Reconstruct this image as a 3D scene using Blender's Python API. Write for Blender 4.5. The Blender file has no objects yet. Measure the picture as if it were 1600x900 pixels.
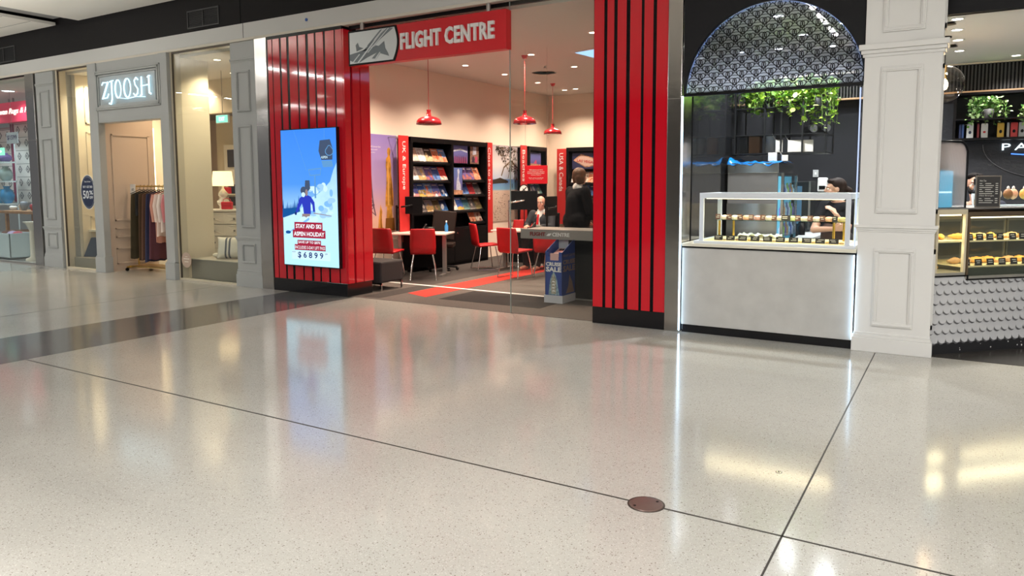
import bpy, bmesh, math, random
from mathutils import Vector, Matrix, Euler
random.seed(7)
PI = math.pi
SC = bpy.context.scene
COL = SC.collection

# ------------------------------------------------------------------ camera
F_PX, CY_PX = 1154.0, 392.0
YAW, PITCH, ROLL, CAM_H = math.radians(31.27), math.radians(5.23), math.radians(-0.22), 1.55
_f = Vector((-math.sin(YAW)*math.cos(PITCH), math.cos(YAW)*math.cos(PITCH), -math.sin(PITCH)))
_r = Vector((math.cos(YAW), math.sin(YAW), 0))
_u = _r.cross(_f)
_r2 = math.cos(ROLL)*_r + math.sin(ROLL)*_u
_u2 = math.cos(ROLL)*_u - math.sin(ROLL)*_r
cam_data = bpy.data.cameras.new('camera')
cam_data.sensor_fit = 'HORIZONTAL'
cam_data.sensor_width = 36.0
cam_data.lens = 36.0*F_PX/1600.0
cam_data.shift_y = -(450.0-CY_PX)/1600.0
cam_data.clip_start = 0.05
cam_data.clip_end = 200
cam = bpy.data.objects.new('camera', cam_data)
COL.objects.link(cam)
m = Matrix((( _r2.x, _u2.x, -_f.x, 0), (_r2.y, _u2.y, -_f.y, 0), (_r2.z, _u2.z, -_f.z, CAM_H), (0, 0, 0, 1)))
cam.matrix_world = m
SC.camera = cam

# ------------------------------------------------------------------ exposure and ambient hall light
SC.view_settings.view_transform = 'Standard'
SC.view_settings.look = 'None'
SC.view_settings.gamma = 1.0
SC.view_settings.use_curve_mapping = False
SC.view_settings.exposure = 0.20
world = bpy.data.worlds.new('hall_ambient')
SC.world = world
world.use_nodes = True
world.node_tree.nodes['Background'].inputs[0].default_value = (0.95, 0.97, 1.0, 1)
world.node_tree.nodes['Background'].inputs[1].default_value = 0.16

HALL_ENERGY = 54.0

def area(name, loc, sx, sy, energy, color=(1, 1, 1), rot=(0, 0, 0)):
    L = bpy.data.lights.new(name, 'AREA'); L.shape = 'RECTANGLE'; L.size = sx; L.size_y = sy
    L.energy = energy; L.color = color
    o = bpy.data.objects.new(name, L); COL.objects.link(o); o.location = loc; o.rotation_euler = rot
    return o

def spot(name, loc, energy, color=(1, 0.9, 0.8), angle=100, blend=0.7, rot=(0, 0, 0), size=0.05):
    L = bpy.data.lights.new(name, 'SPOT'); L.energy = energy; L.color = color
    L.spot_size = math.radians(angle); L.spot_blend = blend; L.shadow_soft_size = size
    o = bpy.data.objects.new(name, L); COL.objects.link(o); o.location = loc; o.rotation_euler = rot
    return o

# rows of slim linear lights under the hall ceiling (their housings are built with the ceiling)
HALL_STRIPS = [(x, 2.2-1.30*i) for x, n in ((-20.8, 8), (-14.6, 8), (-2.2, 3), (4.0, 8), (6.5, 8)) for i in range(n)]
for (ax, ay) in HALL_STRIPS:
    area('hall_ceiling_light', (ax, ay, 4.372), 0.09, 1.0, HALL_ENERGY*(0.6 if ax < -10 else 1.2), (1.0, 0.98, 0.95))

# added out-of-view uplights to brighten the hall ceiling (housings built with the ceiling)
ADDED_UPLIGHTS = [(-12.0, 4.2), (-16.0, 4.2)]
for (ax, ay) in ADDED_UPLIGHTS:
    area('added_uplight', (ax, ay, 3.27), 2.4, 0.25, 75, (1.0, 0.97, 0.92), (PI, 0, 0))

# ------------------------------------------------------------------ materials
MATS = {}
def mat(name, col=(0.5, 0.5, 0.5), rough=0.5, metal=0.0, spec=0.5, emit=None, es=1.0, coat=0.0, noise=0.0, nscale=8.0, bump=0.0, bscale=60.0, alpha=1.0):
    if name in MATS: return MATS[name]
    m = bpy.data.materials.new(name); m.use_nodes = True
    nt = m.node_tree; b = nt.nodes['Principled BSDF']
    b.inputs['Base Color'].default_value = (*col, 1)
    b.inputs['Roughness'].default_value = rough
    b.inputs['Metallic'].default_value = metal
    b.inputs['Specular IOR Level'].default_value = spec
    b.inputs['Coat Weight'].default_value = coat
    b.inputs['Coat Roughness'].default_value = 0.04
    b.inputs['Alpha'].default_value = alpha
    if emit:
        b.inputs['Emission Color'].default_value = (*emit, 1); b.inputs['Emission Strength'].default_value = es
    if noise or bump:
        tc = nt.nodes.new('ShaderNodeTexCoord')
    if noise:
        n = nt.nodes.new('ShaderNodeTexNoise'); n.inputs['Scale'].default_value = nscale; n.inputs['Detail'].default_value = 5
        nt.links.new(tc.outputs['Object'], n.inputs['Vector'])
        r = nt.nodes.new('ShaderNodeValToRGB')
        r.color_ramp.elements[0].position = 0.3; r.color_ramp.elements[1].position = 0.7
        r.color_ramp.elements[0].color = (*[max(0, c*(1-noise)) for c in col], 1)
        r.color_ramp.elements[1].color = (*[min(1, c*(1+noise)) for c in col], 1)
        nt.links.new(n.outputs['Fac'], r.inputs['Fac']); nt.links.new(r.outputs['Color'], b.inputs['Base Color'])
    if bump:
        n2 = nt.nodes.new('ShaderNodeTexNoise'); n2.inputs['Scale'].default_value = bscale; n2.inputs['Detail'].default_value = 3
        nt.links.new(tc.outputs['Object'], n2.inputs['Vector'])
        bp = nt.nodes.new('ShaderNodeBump'); bp.inputs['Strength'].default_value = bump; bp.inputs['Distance'].default_value = 0.01
        nt.links.new(n2.outputs['Fac'], bp.inputs['Height']); nt.links.new(bp.outputs['Normal'], b.inputs['Normal'])
    MATS[name] = m
    return m

def emis(name, col, s):
    if name in MATS: return MATS[name]
    m = bpy.data.materials.new(name); m.use_nodes = True; nt = m.node_tree
    nt.nodes.clear()
    e = nt.nodes.new('ShaderNodeEmission'); o = nt.nodes.new('ShaderNodeOutputMaterial')
    e.inputs[0].default_value = (*col, 1); e.inputs[1].default_value = s
    nt.links.new(e.outputs[0], o.inputs[0]); MATS[name] = m
    return m

def glassmat(name, tint=(0.96, 0.98, 0.97), film=None, film_fac=0.0, rough=0.0, haze=0.0, haze_rough=0.3, boost=1.0):
    m = bpy.data.materials.new(name); m.use_nodes = True; nt = m.node_tree; nt.nodes.clear()
    out = nt.nodes.new('ShaderNodeOutputMaterial')
    tr = nt.nodes.new('ShaderNodeBsdfTransparent'); tr.inputs[0].default_value = (*tint, 1)
    gl = nt.nodes.new('ShaderNodeBsdfGlossy'); gl.inputs['Roughness'].default_value = rough
    ge = nt.nodes.new('ShaderNodeNewGeometry')
    mr = nt.nodes.new('ShaderNodeMapRange'); mr.inputs['To Min'].default_value = 1.45; mr.inputs['To Max'].default_value = 1/1.45
    nt.links.new(ge.outputs['Backfacing'], mr.inputs['Value'])
    fr = nt.nodes.new('ShaderNodeFresnel'); nt.links.new(mr.outputs[0], fr.inputs['IOR'])
    mu = nt.nodes.new('ShaderNodeMath'); mu.operation = 'MULTIPLY'; mu.inputs[1].default_value = boost; mu.use_clamp = True
    nt.links.new(fr.outputs[0], mu.inputs[0])
    mx = nt.nodes.new('ShaderNodeMixShader')
    nt.links.new(mu.outputs[0], mx.inputs[0]); nt.links.new(tr.outputs[0], mx.inputs[1]); nt.links.new(gl.outputs[0], mx.inputs[2])
    last = mx
    if haze:
        rf = nt.nodes.new('ShaderNodeBsdfRefraction'); rf.inputs['Roughness'].default_value = haze_rough; rf.inputs['IOR'].default_value = 1.0001; rf.inputs['Color'].default_value = (*tint, 1)
        m3 = nt.nodes.new('ShaderNodeMixShader'); m3.inputs[0].default_value = haze
        nt.links.new(mx.outputs[0], m3.inputs[1]); nt.links.new(rf.outputs[0], m3.inputs[2]); last = m3; mx = m3
    if film:
        df = nt.nodes.new('ShaderNodeBsdfTranslucent'); df.inputs[0].default_value = (*film, 1)
        m2 = nt.nodes.new('ShaderNodeMixShader'); m2.inputs[0].default_value = film_fac
        nt.links.new(mx.outputs[0], m2.inputs[1]); nt.links.new(df.outputs[0], m2.inputs[2]); last = m2
    nt.links.new(last.outputs[0], out.inputs[0]); MATS[name] = m
    return m

def terrazzo(name, base, dark, light, rough, spec=0.5):
    m = bpy.data.materials.new(name); m.use_nodes = True; nt = m.node_tree; b = nt.nodes['Principled BSDF']
    tc = nt.nodes.new('ShaderNodeTexCoord')
    def layer(scale, lo, hi):
        v = nt.nodes.new('ShaderNodeTexVoronoi'); v.inputs['Scale'].default_value = scale
        nt.links.new(tc.outputs['Object'], v.inputs['Vector'])
        sep = nt.nodes.new('ShaderNodeSeparateColor'); nt.links.new(v.outputs['Color'], sep.inputs[0])
        a = nt.nodes.new('ShaderNodeMath'); a.operation = 'LESS_THAN'; a.inputs[1].default_value = lo
        nt.links.new(sep.outputs[0], a.inputs[0])
        d = nt.nodes.new('ShaderNodeMath'); d.operation = 'LESS_THAN'; d.inputs[1].default_value = hi
        nt.links.new(v.outputs['Distance'], d.inputs[0])
        mm = nt.nodes.new('ShaderNodeMath'); mm.operation = 'MULTIPLY'
        nt.links.new(a.outputs[0], mm.inputs[0]); nt.links.new(d.outputs[0], mm.inputs[1])
        return mm
    n = nt.nodes.new('ShaderNodeTexNoise'); n.inputs['Scale'].default_value = 1.3; n.inputs['Detail'].default_value = 8
    nt.links.new(tc.outputs['Object'], n.inputs['Vector'])
    r = nt.nodes.new('ShaderNodeValToRGB'); r.color_ramp.elements[0].position = 0.3; r.color_ramp.elements[1].position = 0.7
    r.color_ramp.elements[0].color = (*[c*0.94 for c in base], 1); r.color_ramp.elements[1].color = (*[c*1.04 for c in base], 1)
    nt.links.new(n.outputs['Fac'], r.inputs['Fac'])
    cur = r.outputs['Color']
    for lay, col, k in ((layer(85, 0.13, 0.30), dark, 0.75), (layer(170, 0.20, 0.35), dark, 0.6), (layer(120, 0.25, 0.4), light, 0.5)):
        mx = nt.nodes.new('ShaderNodeMix'); mx.data_type = 'RGBA'
        k_ = nt.nodes.new('ShaderNodeMath'); k_.operation = 'MULTIPLY'; k_.inputs[1].default_value = k
        nt.links.new(lay.outputs[0], k_.inputs[0]); nt.links.new(k_.outputs[0], mx.inputs['Factor'])
        nt.links.new(cur, mx.inputs['A']); mx.inputs['B'].default_value = (*col, 1); cur = mx.outputs['Result']
    nt.links.new(cur, b.inputs['Base Color'])
    b.inputs['Roughness'].default_value = rough; b.inputs['Specular IOR Level'].default_value = spec
    n3 = nt.nodes.new('ShaderNodeTexNoise'); n3.inputs['Scale'].default_value = 2.5
    nt.links.new(tc.outputs['Object'], n3.inputs['Vector'])
    mr = nt.nodes.new('ShaderNodeMapRange'); mr.inputs['To Min'].default_value = rough*0.8; mr.inputs['To Max'].default_value = rough*1.25
    nt.links.new(n3.outputs['Fac'], mr.inputs['Value']); nt.links.new(mr.outputs[0], b.inputs['Roughness'])
    MATS[name] = m
    return m

def gradient(name, stops, axis=2, lo=0.0, hi=1.0, emission=None, rough=0.5, noise=0.0, nscale=5.0):
    """a picture's own vertical colours, in the object's coordinates"""
    if name in MATS: return MATS[name]
    m = bpy.data.materials.new(name); m.use_nodes = True; nt = m.node_tree; b = nt.nodes['Principled BSDF']
    tc = nt.nodes.new('ShaderNodeTexCoord'); sp = nt.nodes.new('ShaderNodeSeparateXYZ')
    nt.links.new(tc.outputs['Object'], sp.inputs[0])
    mr = nt.nodes.new('ShaderNodeMapRange'); mr.inputs['From Min'].default_value = lo; mr.inputs['From Max'].default_value = hi
    nt.links.new(sp.outputs[axis], mr.inputs['Value'])
    val = mr.outputs[0]
    if noise:
        n = nt.nodes.new('ShaderNodeTexNoise'); n.inputs['Scale'].default_value = nscale; n.inputs['Detail'].default_value = 6
        nt.links.new(tc.outputs['Object'], n.inputs['Vector'])
        a = nt.nodes.new('ShaderNodeMath'); a.operation = 'MULTIPLY_ADD'; a.inputs[1].default_value = noise; a.inputs[2].default_value = -noise*0.5
        nt.links.new(n.outputs['Fac'], a.inputs[0])
        s = nt.nodes.new('ShaderNodeMath'); s.operation = 'ADD'
        nt.links.new(val, s.inputs[0]); nt.links.new(a.outputs[0], s.inputs[1]); val = s.outputs[0]
    r = nt.nodes.new('ShaderNodeValToRGB'); cr = r.color_ramp
    while len(cr.elements) > 1: cr.elements.remove(cr.elements[-1])
    cr.elements[0].position = stops[0][0]; cr.elements[0].color = (*stops[0][1], 1)
    for p, c in stops[1:]:
        e = cr.elements.new(p); e.color = (*c, 1)
    nt.links.new(val, r.inputs['Fac'])
    if emission:
        b.inputs['Base Color'].default_value = (0, 0, 0, 1)
        nt.links.new(r.outputs['Color'], b.inputs['Emission Color']); b.inputs['Emission Strength'].default_value = emission
    else:
        nt.links.new(r.outputs['Color'], b.inputs['Base Color'])
    b.inputs['Roughness'].default_value = rough
    MATS[name] = m
    return m

def spotted(name, base, dots, scale, thr, rough=0.6):
    m = bpy.data.materials.new(name); m.use_nodes = True; nt = m.node_tree; b = nt.nodes['Principled BSDF']
    tc = nt.nodes.new('ShaderNodeTexCoord')
    v = nt.nodes.new('ShaderNodeTexVoronoi'); v.inputs['Scale'].default_value = scale
    nt.links.new(tc.outputs['Object'], v.inputs['Vector'])
    r = nt.nodes.new('ShaderNodeValToRGB'); r.color_ramp.interpolation = 'CONSTANT'
    r.color_ramp.elements[0].color = (*dots, 1); r.color_ramp.elements[1].position = thr; r.color_ramp.elements[1].color = (*base, 1)
    nt.links.new(v.outputs['Distance'], r.inputs['Fac']); nt.links.new(r.outputs['Color'], b.inputs['Base Color'])
    b.inputs['Roughness'].default_value = rough; MATS[name] = m
    return m

# ------------------------------------------------------------------ mesh builder
class MB:
    def __init__(s): s.v = []; s.f = []; s.k = []; s.m = []; s.sm = []
    def mi(s, m):
        if m not in s.m: s.m.append(m)
        return s.m.index(m)
    def add(s, vs, fs, m, smooth=False):
        o = len(s.v); k = s.mi(m)
        s.v += [tuple(v) for v in vs]
        for f in fs: s.f.append([i+o for i in f]); s.k.append(k); s.sm.append(smooth)
    def box(s, x0, x1, y0, y1, z0, z1, m):
        s.add([(x0,y0,z0),(x1,y0,z0),(x1,y1,z0),(x0,y1,z0),(x0,y0,z1),(x1,y0,z1),(x1,y1,z1),(x0,y1,z1)],
              [(0,3,2,1),(4,5,6,7),(0,1,5,4),(1,2,6,5),(2,3,7,6),(3,0,4,7)], m)
        return s
    def rbox(s, c, size, m, rot=(0,0,0)):
        R = Euler(rot).to_matrix(); c = Vector(c); a, b, d = [q/2 for q in size]
        vs = [c+R@Vector(p) for p in ((-a,-b,-d),(a,-b,-d),(a,b,-d),(-a,b,-d),(-a,-b,d),(a,-b,d),(a,b,d),(-a,b,d))]
        s.add(vs, [(0,3,2,1),(4,5,6,7),(0,1,5,4),(1,2,6,5),(2,3,7,6),(3,0,4,7)], m)
        return s
    def prism(s, pts, vec, m):
        n = len(pts); vec = Vector(vec); vs = [Vector(p) for p in pts]; vs += [p+vec for p in vs]
        fs = [tuple(range(n)), tuple(range(2*n-1, n-1, -1))] + [(i, i+n, (i+1) % n+n, (i+1) % n) for i in range(n)]
        s.add(vs, fs, m); return s
    def poly(s, pts, m): s.add(pts, [tuple(range(len(pts)))], m); return s
    def cyl(s, p0, p1, r0, m, r1=None, n=14, smooth=True):
        r1 = r0 if r1 is None else r1
        p0 = Vector(p0); p1 = Vector(p1); d = (p1-p0).normalized()
        a = d.orthogonal().normalized(); b = d.cross(a)
        vs = []
        for p, r in ((p0, r0), (p1, r1)):
            for i in range(n):
                t = 2*PI*i/n; vs.append(p+a*math.cos(t)*r+b*math.sin(t)*r)
        s.add(vs, [(i, (i+1) % n, (i+1) % n+n, i+n) for i in range(n)], m, smooth)
        s.add(vs, [tuple(range(n-1, -1, -1)), tuple(range(n, 2*n))], m)
        return s
    def tube(s, pts, r, m, n=8, closed=False):
        pts = [Vector(p) for p in pts]; N = len(pts); vs = []; prev = None
        for i, p in enumerate(pts):
            if closed: d = (pts[(i+1) % N]-pts[i-1]).normalized()
            else: d = ((pts[min(i+1, N-1)]-p).normalized() + (p-pts[max(i-1, 0)]).normalized())
            if d.length < 1e-6: d = Vector((0,0,1))
            d.normalize()
            a = d.orthogonal().normalized() if prev is None else (prev-d*prev.dot(d)).normalized()
            prev = a; b = d.cross(a)
            rr = r[i] if isinstance(r, (list, tuple)) else r
            for k in range(n):
                t = 2*PI*k/n; vs.append(p+a*math.cos(t)*rr+b*math.sin(t)*rr)
        fs = []
        for i in range(N if closed else N-1):
            j = (i+1) % N
            for k in range(n): fs.append((i*n+k, i*n+(k+1) % n, j*n+(k+1) % n, j*n+k))
        s.add(vs, fs, m, True)
        if not closed: s.add(vs, [tuple(range(n-1, -1, -1)), tuple(range((N-1)*n, N*n))], m)
        return s
    def lathe(s, c, prof, m, n=24, smooth=True):
        cx, cy, cz = c; vs = []
        for r, z in prof:
            for i in range(n):
                t = 2*PI*i/n; vs.append((cx+math.cos(t)*r, cy+math.sin(t)*r, cz+z))
        P = len(prof)
        s.add(vs, [(i*n+k, i*n+(k+1) % n, (i+1)*n+(k+1) % n, (i+1)*n+k) for i in range(P-1) for k in range(n)], m, smooth)
        if prof[0][0] > 1e-4: s.add(vs, [tuple(range(n-1, -1, -1))], m)
        if prof[-1][0] > 1e-4: s.add(vs, [tuple(range((P-1)*n, P*n))], m)
        return s
    def ell(s, c, r, m, n=14, rot=None, k=8):
        c = Vector(c); R = Euler(rot).to_matrix() if rot else Matrix.Identity(3); vs = []; fs = []
        for j in range(k+1):
            a = PI*j/k
            for i in range(n):
                t = 2*PI*i/n
                vs.append(c+R@Vector((math.sin(a)*math.cos(t)*r[0], math.sin(a)*math.sin(t)*r[1], math.cos(a)*r[2])))
        for j in range(k):
            for i in range(n): fs.append((j*n+i, (j+1)*n+i, (j+1)*n+(i+1) % n, j*n+(i+1) % n))
        s.add(vs, fs, m, True); return s
    def stroke(s, pts, w, fr, m, thick=0.0, closed=False):
        """flat band along 2-D points; fr = (origin, ux, uy)"""
        O, X, Y = [Vector(q) for q in fr]; P = [Vector(p) for p in pts]; N = len(P)
        rng = range(N) if closed else range(N-1)
        nrm = X.cross(Y).normalized()*thick
        for i in rng:
            a, b = P[i], P[(i+1) % N]; d = b-a
            if d.length < 1e-7: continue
            d.normalize(); q = Vector((-d.y, d.x))*w/2; e = d*w*0.35
            c4 = [a-e-q, b+e-q, b+e+q, a-e+q]
            w4 = [O+X*p.x+Y*p.y for p in c4]
            if thick: s.prism(w4, nrm, m)
            else: s.poly(w4, m)
        return s
    def text(s, body, fr, w, h, m, ext=0.002, bold=0.0, shear=0.0, align='fill', spacing=1.0):
        """lettering fitted to a w x h box whose lower left corner is the origin of fr"""
        cu = bpy.data.curves.new('t', 'FONT'); cu.body = body; cu.extrude = 0.01; cu.offset = bold; cu.shear = shear; cu.size = 1
        cu.space_character = spacing; cu.resolution_u = 2
        ob = bpy.data.objects.new('t', cu); COL.objects.link(ob)
        dg = bpy.context.evaluated_depsgraph_get(); me = bpy.data.meshes.new_from_object(ob.evaluated_get(dg))
        vs = [v.co.copy() for v in me.vertices]; fs = [list(p.vertices) for p in me.polygons]
        bpy.data.objects.remove(ob); bpy.data.curves.remove(cu); bpy.data.meshes.remove(me)
        if not vs: return s
        x0 = min(v.x for v in vs); x1 = max(v.x for v in vs); y0 = min(v.y for v in vs); y1 = max(v.y for v in vs)
        O, X, Y = [Vector(q) for q in fr]; nn = X.cross(Y).normalized()
        sx = w/(x1-x0) if w else h/(y1-y0); sy = h/(y1-y0)
        s.add([O+X*((v.x-x0)*sx)+Y*((v.y-y0)*sy)+nn*(v.z/0.02+0.5)*ext for v in vs], fs, m)
        return s
    def xf(s, M):
        s.v = [tuple(M@Vector(v)) for v in s.v]; return s
    def build(s, name, parent=None, label=None, cat=None, group=None, kind=None, world=False, bevel=0, loc=None, rz=0.0, recenter=True, seg=2):
        vs = s.v
        off = Vector((0, 0, 0))
        if parent is None and loc is None and recenter and vs:
            xs = [v[0] for v in vs]; ys = [v[1] for v in vs]; zs = [v[2] for v in vs]
            off = Vector(((min(xs)+max(xs))/2, (min(ys)+max(ys))/2, min(zs)))
        elif parent is not None and world:
            inv = wm(parent).inverted(); vs = [tuple(inv@Vector(v)) for v in vs]
        me = bpy.data.meshes.new(name)
        me.from_pydata([tuple(Vector(v)-off) for v in vs], [], s.f)
        for mm in s.m: me.materials.append(mm)
        for p, k, sm in zip(me.polygons, s.k, s.sm): p.material_index = k; p.use_smooth = sm
        me.validate(); me.update()
        o = bpy.data.objects.new(name, me); COL.objects.link(o)
        if parent is not None: o.parent = parent
        else: o.location = Vector(loc) if loc is not None else off; o.rotation_euler = (0, 0, rz)
        if bevel:
            b = o.modifiers.new('bevel', 'BEVEL'); b.width = bevel; b.segments = seg; b.limit_method = 'ANGLE'; b.angle_limit = math.radians(40)
        tag(o, label, cat, group, kind)
        return o

def wm(o):
    M = Matrix.Translation(o.location) @ o.rotation_euler.to_matrix().to_4x4()
    return wm(o.parent) @ M if o.parent else M
def tag(o, label=None, cat=None, group=None, kind=None):
    if label: o['label'] = label
    if cat: o['category'] = cat
    if group: o['group'] = group
    if kind: o['kind'] = kind
    return o
def thing(name, label, cat, loc=(0,0,0), rz=0.0, group=None):
    o = bpy.data.objects.new(name, None); o.empty_display_size = 0.1; COL.objects.link(o)
    o.location = loc; o.rotation_euler = (0, 0, rz)
    return tag(o, label, cat, group)
def kids(o): return [c for c in bpy.data.objects if c.parent == o]
def copy_tree(o, loc=None, rz=None, label=None, parent=None, scale=None):
    c = o.copy(); COL.objects.link(c)
    if parent is not None: c.parent = parent
    if loc is not None: c.location = loc
    if rz is not None: c.rotation_euler = (c.rotation_euler[0], c.rotation_euler[1], rz)
    if scale is not None: c.scale = (scale,)*3
    if label: c['label'] = label
    for ch in kids(o):
        copy_tree(ch, parent=c)
    return c
ORD = ['first','second','third','fourth','fifth','sixth','seventh','eighth','ninth','tenth','eleventh','twelfth','thirteenth','fourteenth']
def struct(mb, name, **k): return mb.build(name, kind='structure', **k)

# palette
pil_paint = mat('pilaster_paint', (0.74, 0.735, 0.72), 0.4)
zj_grey = mat('shopfront_grey', (0.42, 0.44, 0.44), 0.45)
dark_bulk = mat('bulkhead_black', (0.018, 0.017, 0.018), 0.7, spec=0.15)
beam_paint = mat('beam_paint', (0.64, 0.65, 0.64), 0.5)
black = mat('black_laminate', (0.005, 0.005, 0.006), 0.35, spec=0.15)
black_gloss = mat('black_gloss', (0.008, 0.008, 0.010), 0.12)
black_matt = mat('black_matt', (0.006, 0.006, 0.007), 0.8, spec=0.1)
steel = mat('brushed_steel', (0.46, 0.44, 0.42), 0.24, metal=1.0, noise=0.1, nscale=2.0)
column_steel = mat('column_steel', (0.50, 0.48, 0.46), 0.16, metal=1.0, bump=0.12, bscale=5)
steel_dull = mat('dull_steel', (0.42, 0.40, 0.38), 0.4, metal=0.85)
chrome = mat('chrome', (0.75, 0.75, 0.75), 0.12, metal=1.0)
red_gloss = mat('red_gloss', (0.62, 0.005, 0.018), 0.07, coat=0.6)
red_flat = mat('red_flat', (0.66, 0.012, 0.02), 0.4)
red_leather = mat('red_leather', (0.45, 0.008, 0.012), 0.42, noise=0.08)
cream_wall = mat('cream_wall', (0.84, 0.72, 0.61), 0.75)
ceil_paint = mat('ceiling_paint', (0.72, 0.69, 0.64), 0.8)
raft_paint = mat('raft_paint', (0.86, 0.84, 0.79), 0.75)
white_flat = mat('white_flat', (0.80, 0.79, 0.77), 0.5)
brass = mat('brass', (0.62, 0.42, 0.14), 0.3, metal=1.0)
black_paint_ink = mat('ink_black', (0.01, 0.01, 0.012), 0.5)
clear_glass = glassmat('clear_glass')
skin_f = mat('skin_light', (0.62, 0.36, 0.26), 0.5)
skin_d = mat('skin_tan', (0.50, 0.28, 0.19), 0.5)
wood = mat('timber', (0.38, 0.20, 0.09), 0.4, noise=0.25, nscale=6)
# ------------------------------------------------------------------ hall: floor, ceiling rafts, bulkhead, beam
FY = 7.40     # facade plane
terr = terrazzo('terrazzo_cream', (0.47, 0.455, 0.415), (0.16, 0.13, 0.10), (0.66, 0.64, 0.60), 0.115, 0.6)
terr_dark = terrazzo('terrazzo_dark', (0.135, 0.132, 0.128), (0.05, 0.05, 0.05), (0.22, 0.21, 0.20), 0.115, 0.6)
tile_dark = mat('dark_tile', (0.05, 0.045, 0.04), 0.25, noise=0.3, nscale=3)
b = MB()
b.box(-26, -8.28, -9, 17, -0.12, 0, terr)
b.box(-8.28, -7.07, -9, 17, -0.12, 0, terr_dark)
b.box(-7.07, 9, -9, 17, -0.12, 0, terr)
struct(b, 'floor')
carpet = mat('carpet_charcoal', (0.050, 0.043, 0.040), 0.95, noise=0.2, nscale=60, bump=0.4, bscale=400)
carpet2 = mat('carpet_taupe', (0.115, 0.098, 0.088), 0.95, noise=0.15, nscale=60, bump=0.4, bscale=400)
carpet3 = mat('carpet_dark', (0.022, 0.019, 0.019), 0.95, noise=0.2, nscale=60, bump=0.4, bscale=400)
carpet_red = mat('carpet_red', (0.62, 0.035, 0.022), 0.95, noise=0.1, nscale=60)
b = MB(); b.box(-8.45, -2.45, 7.47, 15.6, 0, 0.004, carpet2)
struct(b, 'floor_carpet')
# bands woven into the carpet: diagonal planks of other colours
def band(name, pts, m, lab, z=0.0045):
    bb = MB(); bb.prism([(x, y, z) for x, y in pts], (0, 0, 0.002), m); struct(bb, name)
band('trim_carpet_band', [(-8.4, 8.95), (-6.9, 8.95), (-6.9, 14), (-8.4, 14)], carpet, '')
band('trim_carpet_band', [(-6.65, 8.10), (-6.2, 7.93), (-6.2, 12.4), (-6.65, 12.4)], carpet_red, '')
band('trim_carpet_band', [(-5.95, 7.9), (-4.4, 7.9), (-4.4, 8.72), (-5.95, 8.72)], carpet3, '')
band('trim_carpet_band', [(-7.0, 7.55), (-6.7, 7.55), (-6.7, 8.78), (-7.0, 8.78)], carpet, '')
band('trim_carpet_strip', [(-8.0, 8.85), (-4.35, 8.73), (-4.35, 8.80), (-8.0, 8.92)], white_flat, '', 0.007)
b = MB(); b.prism([(-0.17, 7.44, 0), (3.5, 7.44, 0), (3.5, 11, 0), (-0.17, 11, 0)], (0, 0, 0.003), tile_dark); struct(b, 'floor_dark_tile')
joint = mat('joint_dark', (0.045, 0.04, 0.035), 0.5)
for (x0, x1, y0, y1) in ((-7.07, 9, 3.274, 3.286), (-0.6135, -0.6045, -9, 7.36), (-9.66, -9.652, -9, 7.36), (-26, -8.28, 3.274, 3.28)):
    b = MB(); b.box(x0, x1, y0, y1, 0, 0.0012, joint); struct(b, 'trim_floor_joint')

b = MB()   # round access cover and small survey stud set in the floor
b.lathe((0, 0, 0), [(0.082, 0), (0.082, 0.003), (0.074, 0.0045), (0, 0.0045)], mat('cover_brown', (0.16, 0.10, 0.085), 0.35, metal=0.3), 40)
b.lathe((0, 0, 0), [(0.090, 0), (0.090, 0.002), (0.083, 0.002)], mat('cover_ring', (0.08, 0.06, 0.05), 0.4, metal=0.6), 40)
for a in (0.9, 4.0): b.cyl((0.062*math.cos(a), 0.062*math.sin(a), 0.004), (0.062*math.cos(a), 0.062*math.sin(a), 0.0055), 0.007, black, n=10)
b.build('floor_access_cover', label='round brown metal access cover set on the long floor joint', cat='floor cover', loc=(-1.238, 3.28, 0))
b = MB(); b.lathe((0, 0, 0), [(0.017, 0), (0.017, 0.002), (0.011, 0.003)], chrome, 20)
b.lathe((0, 0, 0), [(0.011, 0.0015), (0.006, 0.001)], black, 20); b.lathe((0, 0, 0), [(0.006, 0.001), (0.006, 0.003), (0, 0.003)], chrome, 16)
b.build('floor_stud', label='tiny round metal stud in the cream floor, beyond the access cover', cat='floor stud', loc=(-0.772, 4.021, 0))

# slab above and rafts
b = MB(); b.box(-26, 9, -9, 7.6, 4.95, 5.05, mat('slab_grey', (0.10, 0.10, 0.105), 0.8)); struct(b, 'ceiling')
def raft(x0, x1, y0, y1, z, grooves):
    bb = MB(); bb.box(x0, x1, y0, y1, z, z+0.05, raft_paint)
    for g in grooves:
        bb.box(x0+0.02, x1-0.02, g, g+0.012, z-0.002, z+0.001, mat('groove', (0.25, 0.25, 0.24), 0.6))
    return struct(bb, 'ceiling_raft')
raft(-13.32, 9.0, -9, 7.37, 4.41, [])
raft(-25, -14.06, -9, 7.37, 4.41, [6.95, 6.5, 6.05, 5.6, 5.15])
b = MB(); b.box(-14.0, -13.75, 0.2, 7.3, 4.50, 4.53, mat('track_grey', (0.3, 0.3, 0.3), 0.5)); b.box(-13.62, -13.5, 0.2, 7.3, 4.47, 4.50, mat('track_grey'))
struct(b, 'trim_ceiling_track')
b = MB(); b.box(-26, 9, FY+0.02, FY+0.20, 3.66, 4.95, dark_bulk)
for x in (-9.15, -4.9): b.box(x, x+0.008, FY+0.015, FY+0.02, 3.89, 4.4, black_matt)
struct(b, 'wall_bulkhead')
b = MB(); b.box(-26, 9, FY, FY+0.30, 3.68, 3.89, beam_paint)
b.box(-9.08, -9.07, FY-0.002, FY, 3.68, 3.89, dark_bulk)
struct(b, 'trim_beam', bevel=0.004)
b = MB(); b.box(-26, 9, FY+0.005, FY+0.28, 3.645, 3.68, mat('soffit_cream', (0.72, 0.68, 0.60), 0.6)); struct(b, 'trim_soffit')
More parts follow.
